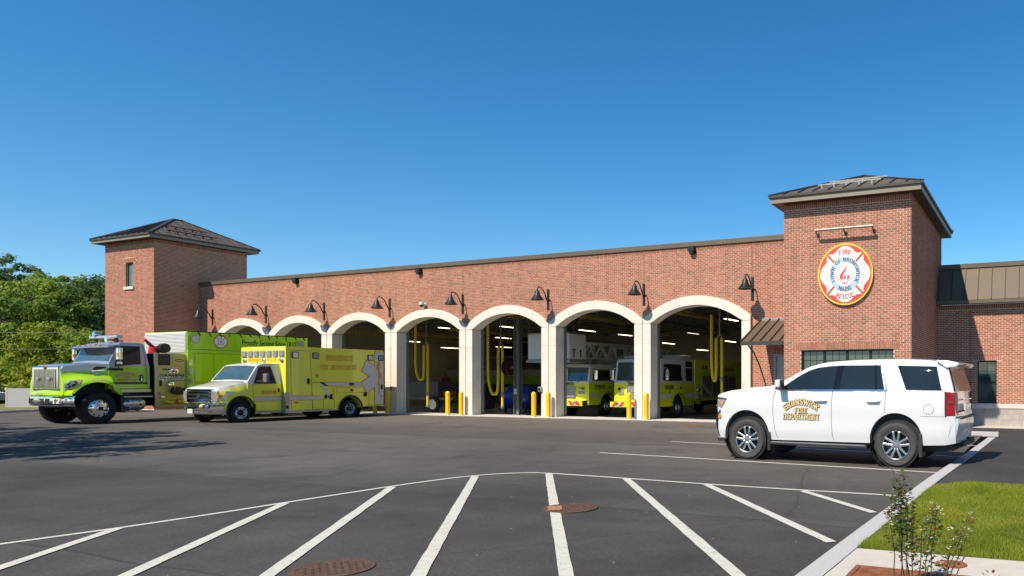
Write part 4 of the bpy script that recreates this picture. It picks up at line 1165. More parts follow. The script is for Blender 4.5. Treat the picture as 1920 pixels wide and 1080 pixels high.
# shelving at the back wall of the middle bays
o = thing('roller_cabinet', 'grey roller door cabinet behind the blue tank', 'cabinet', (-27.0, 44.0, FZ)); m = MB(); m.box(-2.2, 2.2, 0, .8, 0, 3.4); m.build('case', M_INW, o)
for k in range(6):
    m = MB(); m.box(-2.1, 2.1, -.03, 0, .15 + k * .53, .15 + k * .53 + .5); m.build('door_panel', pm('cabinet_grey', (.3, .31, .3), .5), o)
# pipes and ducts
for x, z, r in ((-17.5, 5.35, .12), (-22.0, 5.3, .15), (-27.5, 5.4, .12), (-12.6, 5.3, .16), (-32.6, 5.35, .12)):
    o = tag(thing('duct', 'silver round duct high above %s' % {-17.5: 'the rescue engine', -22.0: 'the ladder truck', -27.5: 'the blue tank', -12.6: 'the last arch', -32.6: 'the dark trailer'}[x], 'duct', (x, 40, z)), group='ducts under the bay ceiling')
    m = MB(); m.tube([(0, -10.5, 0), (0, 10.5, 0)], r, 12); m.build('pipe', M_GALV, o, smooth=True)
    m = MB()
    for y in (-8, -3, 3, 8): m.box(-.012, .012, y - .012, y + .012, r, 6.0 - z)
    m.build('hanger', M_STEEL, o)

# ---------------------------------------------------------------- vehicle helpers (local frame: +x forward, +y left, z up)
def interp(tab):
    xs = [p[0] for p in tab]; ys_ = [p[1] for p in tab]
    if xs[0] > xs[-1]: xs, ys_ = xs[::-1], ys_[::-1]
    return lambda u: float(np.interp(u, xs, ys_))
def arch_bottom(base, arches):
    """lower edge of a body side with wheel arches (u, radius, hub z)"""
    def f(u):
        z = base(u)
        for (cu, r, zc) in arches:
            if abs(u - cu) < r:
                q = 1 - ((u - cu) / r) ** 2
                z = max(z, zc + r * math.sqrt(q) * 1.0)
        return z
    return f
def car_body(name, top, bot, yw, mat, parent, nz=12, nv=10, crown=.03, fb=.1, rb=.05, arches=(), extra=(), step=.07, split=None, lip=.18, bevel=.02):
    """body shell: sides between bot(u) and the top profile, a crowned top and bowed ends"""
    tz = interp(top)
    u0, u1 = min(p[0] for p in top), max(p[0] for p in top)
    us = set(np.arange(u0, u1, step).round(4)) | {u0, u1} | {p[0] for p in top} | set(extra)
    for (cu, r, zc) in arches:
        us |= {round(cu + r * math.cos(R(a)), 4) for a in range(0, 181, 9)} | {round(cu - r - .001, 4), round(cu + r + .001, 4)}
    us = sorted(u for u in us if u0 - 1e-6 <= u <= u1 + 1e-6)
    m = MB()
    n1 = nz // 2
    def zrow(u, j):
        zb, zt = bot(u), tz(u)
        if split is None: return zb + (zt - zb) * j / nz
        sp = min(max(split(u), zb + .004), zt - .004)
        return zb + (sp - zb) * j / n1 if j <= n1 else sp + (zt - sp) * (j - n1) / (nz - n1)
    def pieces(rows):
        """rows run along z (second index); the part above the split takes the second material"""
        if split is None: m.grid(rows); return
        m.cm = 0; m.grid([r[:n1 + 1] for r in rows]); m.cm = 1; m.grid([r[n1:] for r in rows]); m.cm = 0
    for s in (1, -1):
        pieces([[(u, s * yw(u, zrow(u, j)), zrow(u, j)) for j in range(nz + 1)] for u in us])
        # turned-in lip so the arches and sills have depth
        m.grid([[(u, s * yw(u, bot(u)), bot(u)), (u, s * (yw(u, bot(u)) - lip), bot(u))] for u in us])
    vv = [-1 + 2 * k / nv for k in range(nv + 1)]
    if split is not None: m.cm = 1
    m.grid([[(u, v * yw(u, tz(u)), tz(u) + crown * (1 - v ** 2)) for v in vv] for u in us])
    m.cm = 0
    for (u, b) in ((u1, fb), (u0, -rb)):
        pieces([[(u + b * (1 - v ** 2), v * yw(u, zrow(u, j)), zrow(u, j) + (crown * (1 - v ** 2) if j == nz else 0)) for j in range(nz + 1)] for v in vv])
    o = m.build(name, mat, parent, smooth=True, merge=True, angle=32)
    if bevel:
        b = o.modifiers.new('bevel', 'BEVEL'); b.width = bevel; b.segments = 2; b.limit_method = 'ANGLE'; b.angle_limit = R(32)
    return o
def side_panel(name, poly, yw, mat, parent, off=.004, s=1, th=.006, loc=None):
    """flat-ish piece lying on the body side, following its curve"""
    bm = bmesh.new()
    f = bm.faces.new([bm.verts.new((u, z, 0)) for u, z in poly])
    us_ = [p[0] for p in poly]; zs_ = [p[1] for p in poly]
    for lo, hi, d, no in ((min(us_), max(us_), .22, (1, 0, 0)), (min(zs_), max(zs_), .07, (0, 1, 0))):
        if hi - lo > d * 1.6:
            k = int((hi - lo) / d)
            for i in range(1, k + 1):
                c = lo + (hi - lo) * i / (k + 1)
                bmesh.ops.bisect_plane(bm, geom=bm.verts[:] + bm.edges[:] + bm.faces[:], plane_co=(c, c, 0), plane_no=no)
    rim = [e for e in bm.edges if len(e.link_faces) == 1]
    ex = bmesh.ops.extrude_edge_only(bm, edges=rim)
    low = {v for v in ex['geom'] if isinstance(v, bmesh.types.BMVert)}
    for v in bm.verts:
        u, z = v.co.x, v.co.y
        v.co = (u, s * (yw(u, z) + off - (th if v in low else 0)), z)
    bmesh.ops.recalc_face_normals(bm, faces=bm.faces)
    me = bpy.data.meshes.new(name); bm.to_mesh(me); bm.free()
    me.polygons.foreach_set('use_smooth', [True] * len(me.polygons)); me.set_sharp_from_angle(angle=R(30))
    return link(name, me, mat, parent, loc)
def side_strip(name, pts, wd, yw, mat, parent, off=.003, s=1):
    """thin line along pts (u, z) on a body side"""
    m = MB()
    P = [Vector((a, b)) for a, b in pts]; rows = []
    if max((b - a).length for a, b in zip(P[:-1], P[1:])) > .09 and len(P) < 20:
        fine = []
        for a, b in zip(P[:-1], P[1:]):
            k = max(1, int((b - a).length / .07)); fine += [a + (b - a) * (i / k) for i in range(k)]
        P = fine + [P[-1]]
    for i, p in enumerate(P):
        d = (P[min(i + 1, len(P) - 1)] - P[max(i - 1, 0)]).normalized(); n = Vector((-d.y, d.x)) * wd / 2
        a, b = p + n, p - n
        rows.append([(a.x, s * (yw(a.x, a.y) + off), a.y), (b.x, s * (yw(b.x, b.y) + off), b.y)])
    m.grid(rows)
    return m.build(name, mat, parent)
def rrect(u0, u1, z0, z1, r, n=4):
    out = []
    for (cx, cz, a) in ((u1 - r, z1 - r, 0), (u0 + r, z1 - r, 90), (u0 + r, z0 + r, 180), (u1 - r, z0 + r, 270)):
        out += [(cx + r * math.cos(R(a + 90 * k / n)), cz + r * math.sin(R(a + 90 * k / n))) for k in range(n + 1)]
    return out
def wheel(parent, u, y, r, wd, rim_r, style, s=1, tyre=None, rimmat=None):
    """one wheel; y is its outer face, s the side it faces"""
    o = bpy.data.objects.new('wheel', None); COL.objects.link(o); o.parent = parent; o.location = (u, y, r); o.empty_display_size = .2
    if s < 0: o.rotation_euler = (0, 0, math.pi)
    m = MB(); k = wd
    m.lathe([(rim_r * .97, -.02), (rim_r + .015, -.004), (rim_r + (r - rim_r) * .3, .012), (r - (r - rim_r) * .32, .012), (r - .03, -.01), (r - .008, -.035), (r, -.06), (r, -k * .5), (r, -k + .06), (r - .03, -k + .01), (rim_r + .03, -k), (rim_r * .97, -k + .02)], (0, 0, 0), 'y', 48)
    # tread blocks round the shoulder
    nb = 54
    for i in range(nb):
        a = 2 * math.pi * i / nb
        for (q, w0, w1) in ((0, -.075, -.028), (.5, -k * .5 - .03, -.085), (0, -k + .03, -k * .5 - .04)):
            aa = a + q * 2 * math.pi / nb
            rot = Matrix.Rotation(-aa, 3, 'Y')
            m.cbox(rot @ Vector((r + .0, (w0 + w1) / 2, 0)), (.018, w1 - w0, 2 * math.pi * r / nb * .62), rot)
    m.build('tyre', tyre or M_RUBBERG, o, smooth=True)
    m = MB(); rm = rimmat or M_ALU
    m.lathe([(rim_r * .99, -.012), (rim_r * .955, .0), (rim_r * .9, -.012), (rim_r * .88, -.06), (rim_r * .86, -k * .75), (rim_r * .95, -k)], (0, 0, 0), 'y', 40)
    m.build('rim', rm, o, smooth=True)
    if style == 'spoke':
        m = MB(); m.lathe([(rim_r * .86, -k * .45), (0, -k * .45)], (0, 0, 0), 'y', 32); m.build('brake_disc', M_DARK, o)
        for i in range(5):
            a = R(90 + 72 * i)
            m = MB()
            for q in (-1, 1):
                p = []
                for (rr, off, dep) in ((rim_r * .22, .028, -.02), (rim_r * .9, .062, -.016)):
                    p.append(Vector((math.cos(a) * rr - math.sin(a) * off * q, dep, math.sin(a) * rr + math.cos(a) * off * q)))
                m.beam(p[0], p[1], .046 if True else 0, .04, (0, 1, 0))
            m.build('spoke', rm, o, bevel=.008)
        m = MB(); m.lathe([(rim_r * .36, -.05), (rim_r * .34, -.012), (rim_r * .16, -.008), (rim_r * .13, .004), (0, .006)], (0, 0, 0), 'y', 28); m.build('hub', rm, o, smooth=True)
        for i in range(6):
            a = R(60 * i + 30); m = MB(); m.lathe([(.018, -.01), (.018, .008), (.01, .012), (0, .012)], (math.cos(a) * rim_r * .27, 0, math.sin(a) * rim_r * .27), 'y', 8); m.build('lug_nut', M_PLASTIC if False else M_CHROME, o)
    elif style == 'steel':
        m = MB(); m.lathe([(rim_r * .9, -.02), (rim_r * .8, -.05), (rim_r * .62, -.03), (rim_r * .5, -.05), (rim_r * .3, -.08), (0, -.08)], (0, 0, 0), 'y', 36); m.build('disc', rm, o, smooth=True)
        for i in range(4):
            a = R(45 + 90 * i); m = MB(); m.lathe([(.045, 0), (.0, 0)], (math.cos(a) * rim_r * .7, -.034, math.sin(a) * rim_r * .7), 'y', 12); m.build('vent_hole', M_DARK, o)
        m = MB(); m.lathe([(.1, -.08), (.095, .0), (.06, .03), (0, .035)], (0, 0, 0), 'y', 16); m.build('hub', M_DARK, o, smooth=True)
        for i in range(8):
            a = R(45 * i); m = MB(); m.lathe([(.016, -.08), (.016, -.03), (0, -.028)], (math.cos(a) * .12, 0, math.sin(a) * .12), 'y', 6); m.build('lug_nut', M_DARK, o)
    elif style == 'dual':
        m = MB(); m.lathe([(rim_r * .86, -.16), (rim_r * .6, -.17), (rim_r * .45, -.12), (.0, -.12)], (0, 0, 0), 'y', 36); m.build('disc', rm, o, smooth=True)
        for i in range(4):
            a = R(20 + 90 * i); m = MB(); m.lathe([(.06, 0), (0, 0)], (math.cos(a) * rim_r * .7, -.155, math.sin(a) * rim_r * .7), 'y', 12); m.build('vent_hole', M_DARK, o)
        m = MB(); m.lathe([(.1, -.12), (.1, -.03), (.06, -.02), (0, -.02)], (0, 0, 0), 'y', 16); m.build('hub', M_DARK, o, smooth=True)
    elif style == 'truck':
        m = MB(); m.lathe([(rim_r * .92, -.03), (rim_r * .84, .015), (rim_r * .62, .03), (rim_r * .52, .035), (rim_r * .5, .05), (rim_r * .34, .055), (rim_r * .3, .11), (rim_r * .2, .115), (0, .115)], (0, 0, 0), 'y', 44); m.build('disc', rm, o, smooth=True)
        for i in range(10):
            a = R(36 * i + 18); m = MB(); m.lathe([(.034, 0), (0, 0)], (math.cos(a) * rim_r * .77, .024, math.sin(a) * rim_r * .77), 'y', 12); m.build('hand_hole', M_DARK, o)
            m = MB(); m.lathe([(.02, 0), (.02, .03), (.012, .04), (0, .04)], (math.cos(a) * rim_r * .43, .045, math.sin(a) * rim_r * .43), 'y', 8); m.build('lug_nut', M_CHROME, o)
        m = MB(); m.lathe([(.08, .11), (.08, .13), (0, .13)], (0, 0, 0), 'y', 14); m.build('hub_cap', M_DARK, o)
    return o

# ---------------------------------------------------------------- white sport utility vehicle
SUVR = R(176)
HWS = 1.04
_n = Vector((-.0698, -.9976, 0))
SUV = thing('suv', 'white four door fire department sport utility vehicle parked across the stalls', 'suv', tuple(Vector((-2.5, 13.9, 0)) - _n * HWS), SUVR)
SUV.scale = (.968, 1, 1)
s_top = [(4.08, 1.34), (3.96, 1.395), (3.66, 1.455), (3.24, 1.51), (2.85, 1.54), (2.62, 1.575), (2.40, 1.69), (2.10, 1.845), (1.90, 1.945), (1.70, 2.005), (1.45, 2.04), (1.1, 2.062), (.6, 2.075), (0.0, 2.078), (-.4, 2.062), (-.72, 2.035), (-.86, 2.0), (-.93, 1.90), (-1.02, 1.60), (-1.07, 1.42), (-1.09, 1.05)]
s_base = interp([(-1.1, .50), (-.9, .46), (-.45, .44), (.5, .45), (2.7, .44), (3.84, .40), (4.08, .42)])
s_bot = arch_bottom(s_base, [(3.315, .545, .50), (.045, .525, .52)])
def s_yw(u, z):
    y = HWS - .006
    if z > 1.46: y -= (z - 1.46) * .36 + max(0, z - 1.9) * .45          # greenhouse leans in
    elif z > 1.30: y -= .012 * (z - 1.3) / .16
    if z < .62: y -= (.62 - z) * .22
    if z > .95 and z < 1.3: y += .008 * math.sin((z - .95) / .35 * math.pi)
    if u > 3.35: y -= .12 * ((u - 3.35) / .73) ** 3                       # nose tapers
    if u < -.55: y -= .10 * ((-.55 - u) / .55) ** 2
    return y
car_body('body', s_top, s_bot, s_yw, M_WHITE, SUV, nz=16, crown=.035, fb=.13, rb=.07, arches=[(3.315, .545, .5), (.045, .525, .52)], lip=.14, bevel=.03)
m = MB(); m.box(-.95, 3.8, -.92, .92, .5, 1.2); m.build('underbody', M_DARK, SUV)
for cu in (3.315, .045):
    m = MB(); m.lathe([(0, 0), (.56, 0), (.56, .30)], (cu, HWS - .36, .5), 'y', 32); m.build('wheel_well', M_DARK, SUV)
m = MB(); m.box(-1.0, 3.95, -.85, .85, .33, .5); m.build('chassis', M_DARK, SUV)
# front bumper bulge and lower trim
m = MB()
rows = []
for z, d in ((.42, .02), (.50, .07), (.70, .12), (.86, .125), (.96, .09), (1.04, .02)):
    rows.append([(4.06 + d - .10 * abs(v) ** 6, v * (HWS - .035), z) for v in [-1, -.8, -.5, 0, .5, .8, 1]] )
m.grid(rows); m.build('front_bumper', M_WHITE, SUV, smooth=True)
m = MB(); m.box(3.86, 4.06, -.9, .95, .37, .44); m.build('air_dam', M_PLASTIC, SUV, bevel=.01)
side_panel('headlamp', [(3.82, 1.265), (4.07, 1.29), (4.08, 1.13), (3.98, 1.07), (3.89, 1.15)], s_yw, M_CLEAR, SUV, .012, 1, .05)
side_panel('headlamp', [(3.82, 1.265), (4.07, 1.29), (4.08, 1.13), (3.98, 1.07), (3.89, 1.15)], s_yw, M_CLEAR, SUV, .012, -1, .05)
side_panel('turn_signal', [(3.88, 1.215), (3.96, 1.23), (3.98, 1.145), (3.915, 1.16)], s_yw, M_AMBERL, SUV, .016, 1)
side_panel('headlamp_trim', [(3.81, 1.285), (4.07, 1.31), (4.08, 1.275), (3.82, 1.255)], s_yw, M_PLASTIC, SUV, .015, 1)
m = MB(); m.box(4.12, 4.21, -.72, .72, .98, 1.28); m.build('grille', M_PLASTIC, SUV, bevel=.02)
m = MB(); m.box(4.19, 4.225, -.74, .74, 1.1, 1.14); m.build('grille_bar', M_CHROME, SUV, bevel=.01)
side_panel('fog_lamp', rrect(3.97, 4.05, .86, .95, .02), s_yw, M_AMBERL, SUV, .03, 1)
# side glass
GL = M_GLASS
side_panel('front_window', [(2.50, 1.475), (2.36, 1.60), (2.14, 1.745), (1.93, 1.86), (1.72, 1.925), (1.45, 1.955), (1.30, 1.96), (1.335, 1.49)], s_yw, GL, SUV)
side_panel('rear_window', [(1.20, 1.49), (1.17, 1.965), (.395, 1.965), (.27, 1.49)], s_yw, GL, SUV)
side_panel('quarter_window', [(.05, 1.955), (-.72, 1.93), (-.84, 1.485), (-.16, 1.49)], s_yw, GL, SUV)
side_panel('pillar_trim', [(1.335, 1.485), (1.30, 1.965), (1.17, 1.968), (1.20, 1.485)], s_yw, M_PIANO, SUV, .0075)
side_panel('pillar_trim', [(.46, 1.485), (.52, 1.968), (.475, 1.968), (.41, 1.485)], s_yw, M_PIANO, SUV, .0075)
for P in ([(2.50, 1.475), (1.93, 1.86), (1.45, 1.955), (1.30, 1.96), (1.335, 1.49)], [(1.20, 1.49), (1.17, 1.965), (.395, 1.965), (.27, 1.49)], [(.05, 1.955), (-.72, 1.93), (-.84, 1.485), (-.16, 1.49)]):
    side_panel('far_window', P, s_yw, GL, SUV, .004, -1)
side_strip('belt_moulding', [(2.56, 1.462), (1.9, 1.472), (1.2, 1.476), (.6, 1.478), (.22, 1.478)], .022, s_yw, M_CHROME, SUV, .007)
side_strip('belt_moulding', [(.22, 1.478), (.29, 1.70), (.36, 1.92)], .02, s_yw, M_CHROME, SUV, .007)
# windscreen and rear glass following the shell
tzS = interp(s_top)
def top_glass(name, u_list, vmax, parent, tz, yw, crown, mat, off=.006, inset=.05):
    m = MB(); rows = []
    for u in u_list:
        hw = yw(u, tz(u)) - inset
        rows.append([(u + off * .4, v * hw, tz(u) + crown * (1 - (v * hw / yw(u, tz(u))) ** 2) + off) for v in [-1, -.7, -.35, 0, .35, .7, 1]])
    m.grid(rows); return m.build(name, mat, parent, smooth=True)
top_glass('windscreen', [2.56, 2.40, 2.25, 2.10, 1.98, 1.90], 1, SUV, tzS, s_yw, .035, GL)
m = MB(); rows = []
for (u, z) in ((-.925, 1.92), (-.975, 1.75), (-1.02, 1.60), (-1.06, 1.46)):
    rows.append([(u - .022, v * (s_yw(u, z) - .07), z) for v in [-1, -.6, -.2, .2, .6, 1]])
m.grid(rows); m.build('rear_glass', M_GLASSR, SUV, smooth=True)
# spoiler, tailgate pieces
m = MB(); m.prism([(-.70, 2.05), (-.95, 2.035), (-1.12, 2.0), (-1.15, 1.965), (-1.08, 1.92), (-.90, 1.90)], lambda u, z: (u, .88, z), lambda u, z: (u, -.88, z)); m.build('spoiler', M_WHITE, SUV, bevel=.015)
m = MB(); m.box(-1.165, -1.14, -.3, .3, 1.955, 1.985); m.build('brake_light', M_REDL, SUV)
for s in (1, -1):
    m = MB()
    pl = [(-.90, 1.455), (-1.075, 1.44), (-1.085, 1.01), (-.905, 1.0)]
    m.prism(pl, lambda u, z: (u, s * (s_yw(u, z) + .012), z), lambda u, z: (u - .03, s * (s_yw(u, z) - .16), z)); m.build('tail_lamp', M_REDL, SUV, bevel=.012)
    side_panel('tail_lamp_trim', [(-.895, 1.46), (-.915, 1.46), (-.925, .995), (-.9, .995)], s_yw, M_PLASTIC, SUV, .015, s)
    side_panel('lamp_band', [(-.955, 1.27), (-1.06, 1.265), (-1.06, 1.235), (-.955, 1.24)], s_yw, pm('dark_red_lens', (.16, .006, .008), .2, coat=.6), SUV, .017, s)
m = MB(); m.box(-1.172, -1.15, -.32, .32, 1.06, 1.22); m.build('licence_plate', M_CREAM, SUV, bevel=.01)
m = MB(); m.box(-1.175, -1.15, -.36, .36, 1.29, 1.32); m.build('tailgate_bar', M_CHROME, SUV, bevel=.01)
rows = []
for z, d, wv in ((.50, .0, .94), (.62, .06, 1.0), (.85, .10, 1.0), (.94, .09, .99), (1.0, .02, .96)):
    rows.append([(-1.02 - d - .06 * (1 - abs(v) ** 4) + (.12 if abs(v) == 1 else 0), v * (HWS - .06) * wv, z) for v in [-1, -.92, -.7, 0, .7, .92, 1]])
m = MB(); m.grid(rows); m.build('rear_bumper', M_WHITE, SUV, smooth=True)
m = MB(); m.box(-1.20, -1.06, -.75, .75, .94, .985); m.build('bumper_step', M_PLASTIC, SUV, bevel=.015)
m = MB(); m.box(-1.2, -1.0, -.6, .6, .42, .52); m.box(-1.2, -1.1, -.08, .08, .46, .56); m.build('hitch', M_DARK, SUV)
# doors: gaps, handles, mirror, fuel flap, running board, mud flaps
side_strip('door_gap', [(2.62, 1.46), (2.675, 1.30), (2.685, 1.0), (2.64, .66), (2.575, .465)], .009, s_yw, M_SEAML, SUV)
side_strip('door_gap', [(1.345, 1.47), (1.365, 1.28), (1.375, .9), (1.365, .70), (1.335, .48)], .009, s_yw, M_SEAML, SUV)
side_strip('door_gap', [(.25, 1.47), (.252, 1.25), (.258, 1.045)], .009, s_yw, M_SEAML, SUV)
side_strip('door_gap', [(.33, 1.98), (.30, 2.05)], .007, s_yw, M_SEAML, SUV)
side_strip('body_crease', [(2.66, .745), (1.4, .75), (.56, .752)], .012, s_yw, pm('white_crease', (.62, .62, .62), .4), SUV, .001)
side_strip('bumper_gap', [(-.44, .99), (-.9, .992)], .006, s_yw, M_SEAML, SUV)
for (a, b) in ((1.47, 1.74), (.355, .62)):
    m = MB(); m.tube([(a, s_yw(a, 1.26) + .005, 1.262), (a + .03, s_yw(a, 1.26) + .045, 1.264), (b - .03, s_yw(b, 1.26) + .045, 1.258), (b, s_yw(b, 1.26) + .005, 1.256)], .019, 8); m.build('door_handle', M_WHITE, SUV, smooth=True)
    side_panel('handle_cup', rrect(a + .03, b - .03, 1.225, 1.25, .012), s_yw, pm('handle_shadow_cup', (.35, .35, .36), .5), SUV, .002)
side_strip('fuel_flap', [(-.60 + .095 * math.cos(R(t)), 1.125 + .095 * math.sin(R(t))) for t in range(0, 361, 15)], .006, s_yw, M_SEAML, SUV)
for s in (1, -1):
    m = MB(); m.cbox((2.47, s * 1.19, 1.60), (.13, .22, .17)); m.build('mirror', M_WHITE, SUV, bevel=.04, seg=3)
    m = MB(); m.cbox((2.45, s * 1.16, 1.505), (.15, .24, .05)); m.cbox((2.40, s * 1.19, 1.60), (.02, .2, .15)); m.build('mirror_base', M_PLASTIC, SUV, bevel=.015)
    m = MB(); m.box(.62, 2.74, s * (HWS - .16), s * (HWS + .02), .345, .40); m.build('running_board', M_PLASTIC, SUV, bevel=.012)
    m = MB(); m.box(.66, 2.72, s * (HWS - .10), s * (HWS + .024), .392, .408); m.build('step_pad', M_ALUD, SUV)
    for (u, zz, L_) in ((2.76, .60, .38), (-.46, .66, .44)):
        m = MB(); m.box(u - .02, u + .05, s * (HWS - .3), s * (HWS + .005), zz - L_, zz); m.build('mud_flap', M_PLASTIC, SUV, bevel=.008)
m = MB(); m.box(2.60, 2.90, -.8, .9, 1.535, 1.565); m.build('cowl', M_PLASTIC, SUV)
m = MB(); m.box(-.62, -.54, -.03, .03, 2.1, 2.13); m.build('antenna_fin', M_BLACK, SUV)
for (u, r) in ((3.30, .435), (.035, .430)):
    for s in (1, -1):
        wheel(SUV, u, s * (HWS - .01), .43, .27, .287, 'spoke', s)
# gold lettering with a dark shadow
def outlined(txt, hgt, wd, rad, uc, zc, yw, parent, fill, edge, off=.004, th=.24, grow=.2):
    """lettering with a dark edge all round: a fat copy below, the fill on top, a touch of drop shadow"""
    for (t_, mt, of, dx, dz) in ((th + grow, edge, off, -.004, -.004), (th, fill, off + .004, 0, 0)):
        q = words(txt, hgt, t_, True, .22, wd)
        if rad: q = [[(x, y - rad) for x, y in p] for p in bend(q, rad)]
        lettering('lettering', q, lambda x, y, k: (uc - x + dx, yw(uc - x, zc + y) + of + k, zc + y + dz), mt, parent)
outlined('BRUNSWICK', .105, .74, .56, 2.035, 1.18, s_yw, SUV, M_GOLD, M_BLK)
outlined('FIRE', .092, .28, 0, 2.035, 1.01, s_yw, SUV, M_GOLD, M_BLK)
outlined('DEPARTMENT', .10, .80, 0, 2.035, .88, s_yw, SUV, M_GOLD, M_BLK)

# ---------------------------------------------------------------- yellow ambulance
AMB = thing('ambulance', 'yellow box ambulance with white hood parked in front of the bays', 'ambulance', (-30.25, 23.508, 0), R(-90))
CW = 1.185
a_top = [(5.50, 1.30), (5.44, 1.37), (5.2, 1.43), (4.9, 1.495), (4.60, 1.56), (4.48, 1.60), (4.20, 1.99), (4.02, 2.24), (3.90, 2.31), (3.6, 2.36), (3.06, 2.36)]
a_base = interp([(3.06, .40), (4.2, .42), (5.3, .46), (5.50, .62)])
a_bot = arch_bottom(a_base, [(4.73, .50, .52)])
def a_yw(u, z):
    y = CW
    if z > 1.5: y -= (z - 1.5) * .20
    if z > 1.2 and u > 4.5: y -= .16 * min(1, (z - 1.2) / .3) * min(1, (u - 4.4) / .5)
    if u > 5.0: y -= .16 * ((u - 5.0) / .5) ** 2
    if z < .6: y -= (.6 - z) * .12
    return y
a_split = interp([(3.06, 1.525), (4.2, 1.525), (4.55, 1.50), (4.9, 1.43), (5.2, 1.34), (5.5, 1.22)])
car_body('cab', a_top, a_bot, a_yw, [M_AMB, M_CREAM], AMB, nz=16, crown=.04, fb=.07, rb=0, arches=[(4.73, .50, .52)], split=a_split, lip=.16, bevel=.025)
m = MB(); m.box(3.1, 5.3, -1.0, 1.0, .5, 1.1); m.build('underbody', M_DARK, AMB)
m = MB(); m.box(-1.7, 5.3, -.55, .55, .34, .52); m.build('chassis', M_DARK, AMB)
m = MB(); m.lathe([(0, 0), (.51, 0), (.51, .28)], (4.73, CW - .32, .52), 'y', 28); m.build('wheel_well', M_DARK, AMB)
side_strip('arch_trim', [(4.73 + .515 * math.cos(R(t)), .52 + .515 * math.sin(R(t))) for t in range(-12, 193, 8)], .06, a_yw, M_PLASTIC, AMB, .012)
m = MB(); m.box(4.16, 4.24, CW - .25, CW + .01, .36, .72); m.build('mud_flap', M_PLASTIC, AMB)
tzA = interp(a_top)
top_glass('windscreen', [4.44, 4.35, 4.2, 4.1, 4.03], 1, AMB, tzA, a_yw, .04, pm('windscreen_glass', (.05, .085, .085), .03, 0, var=.2, vs=2, spec=.9, coat=.8), .008, .07)
m = MB(); m.box(4.42, 4.58, -1.0, 1.0, 1.585, 1.62); m.build('cowl', M_PLASTIC, AMB)
for y in (-.55, .25):
    m = MB(); m.tube([(4.46, y, 1.65), (4.36, y + .5, 1.80)], .012, 6); m.build('wiper', M_BLACK, AMB)
AW = [(4.20, 1.545), (3.93, 2.20), (3.47, 2.215), (3.33, 1.545)]
for s in (1, -1):
    side_panel('door_window', AW, a_yw, M_GLASS, AMB, .005, s)
    side_panel('window_seal', [(4.25, 1.525), (3.95, 2.225), (3.45, 2.24), (3.30, 1.525)], a_yw, M_PLASTIC, AMB, .002, s)
    m = MB(); m.cbox((3.93, s * 1.46, 1.76), (.14, .24, .36)); m.build('mirror', pm('grey_mirror', (.16, .16, .16), .5), AMB, bevel=.04, seg=3)
    m = MB(); m.beam((4.12, s * 1.1, 1.62), (3.95, s * 1.46, 1.64), .06, .06); m.cbox((4.14, s * 1.13, 1.62), (.12, .06, .14)); m.build('mirror_arm', M_PLASTIC, AMB, bevel=.01)
side_strip('door_gap', [(4.28, 1.52), (4.27, 1.2), (4.22, .8), (4.17, .44)], .012, a_yw, M_SEAM, AMB)
side_strip('door_gap', [(3.16, 2.26), (3.10, 1.6), (3.08, .9), (3.10, .44)], .012, a_yw, M_SEAM, AMB)
side_strip('door_gap', [(4.17, .44), (3.6, .43), (3.10, .43)], .012, a_yw, M_SEAM, AMB)
side_panel('door_handle', rrect(3.17, 3.25, 1.18, 1.34, .02), a_yw, M_PLASTIC, AMB, .02)
m = MB(); m.box(3.1, 4.2, CW - .2, CW + .03, .33, .40); m.build('cab_step', M_ALUD, AMB, bevel=.01)
# grey reflective stripe along cab and body, orange edges
def stripe(pts, yw, wd, parent, s=1):
    side_strip('reflective_stripe', pts, wd, yw, M_REFL, parent, .004, s)
    up = [(u, z + wd / 2) for u, z in pts]; dn = [(u, z - wd / 2) for u, z in pts]
    side_strip('stripe_edge', up, .022, yw, M_ORANGE, parent, .006, s); side_strip('stripe_edge', dn, .022, yw, M_ORANGE, parent, .006, s)
stripe([(5.42, .98), (5.28, .98)], a_yw, .17, AMB)
stripe([(4.19, .92), (3.6, .915), (3.11, .91)], a_yw, .17, AMB)
# front end
def fx(m, x0, x1, y0, y1, z0, z1): m.box(x0, x1, y0, y1, z0, z1)
m = MB(); m.box(5.44, 5.60, -.78, .78, .80, 1.33); m.build('grille_surround', M_CHROME, AMB, bevel=.03)
m = MB(); m.box(5.595, 5.606, -.68, .68, .86, 1.25); m.build('grille_mesh', M_DARK, AMB)
for z in (.905, 1.06, 1.20):
    m = MB(); m.box(5.60, 5.625, -.68, .68, z - .035, z + .035); m.build('grille_bar', M_CHROME, AMB, bevel=.01)
m = MB(); m.lathe([(0, 0), (.10, 0), (.10, .012), (0, .016)], (5.625, 0, 1.06), 'x', 20); m.build('badge', M_ALU, AMB)
for s in (1, -1):
    m = MB(); m.box(5.36, 5.565, s * .79, s * 1.03, .83, 1.25); m.build('headlamp', M_CLEAR, AMB, bevel=.03)
    m = MB(); m.box(5.33, 5.54, s * 1.0, s * 1.075, .98, 1.12); m.build('turn_signal', M_AMBERL, AMB, bevel=.01)
    side_panel('side_marker_lamp', rrect(5.06, 5.30, 1.115, 1.235, .03), a_yw, M_CLEAR, AMB, .02, s)
rows = []
for z, d in ((.46, .02), (.50, .09), (.60, .12), (.74, .12), (.79, .06), (.79, -.05)):
    rows.append([(5.56 + d - .28 * abs(v) ** 4, v * 1.21, z) for v in [-1, -.95, -.8, -.5, 0, .5, .8, .95, 1]])
m = MB(); m.grid(rows); m.build('front_bumper', M_CHROME, AMB, smooth=True)
rows = []
for z, d in ((.34, .03), (.40, .08), (.50, .10)):
    rows.append([(5.53 + d - .28 * abs(v) ** 4, v * 1.2, z) for v in [-1, -.95, -.8, -.5, 0, .5, .8, .95, 1]])
m = MB(); m.grid(rows); m.build('air_dam', M_ALUD, AMB, smooth=True)
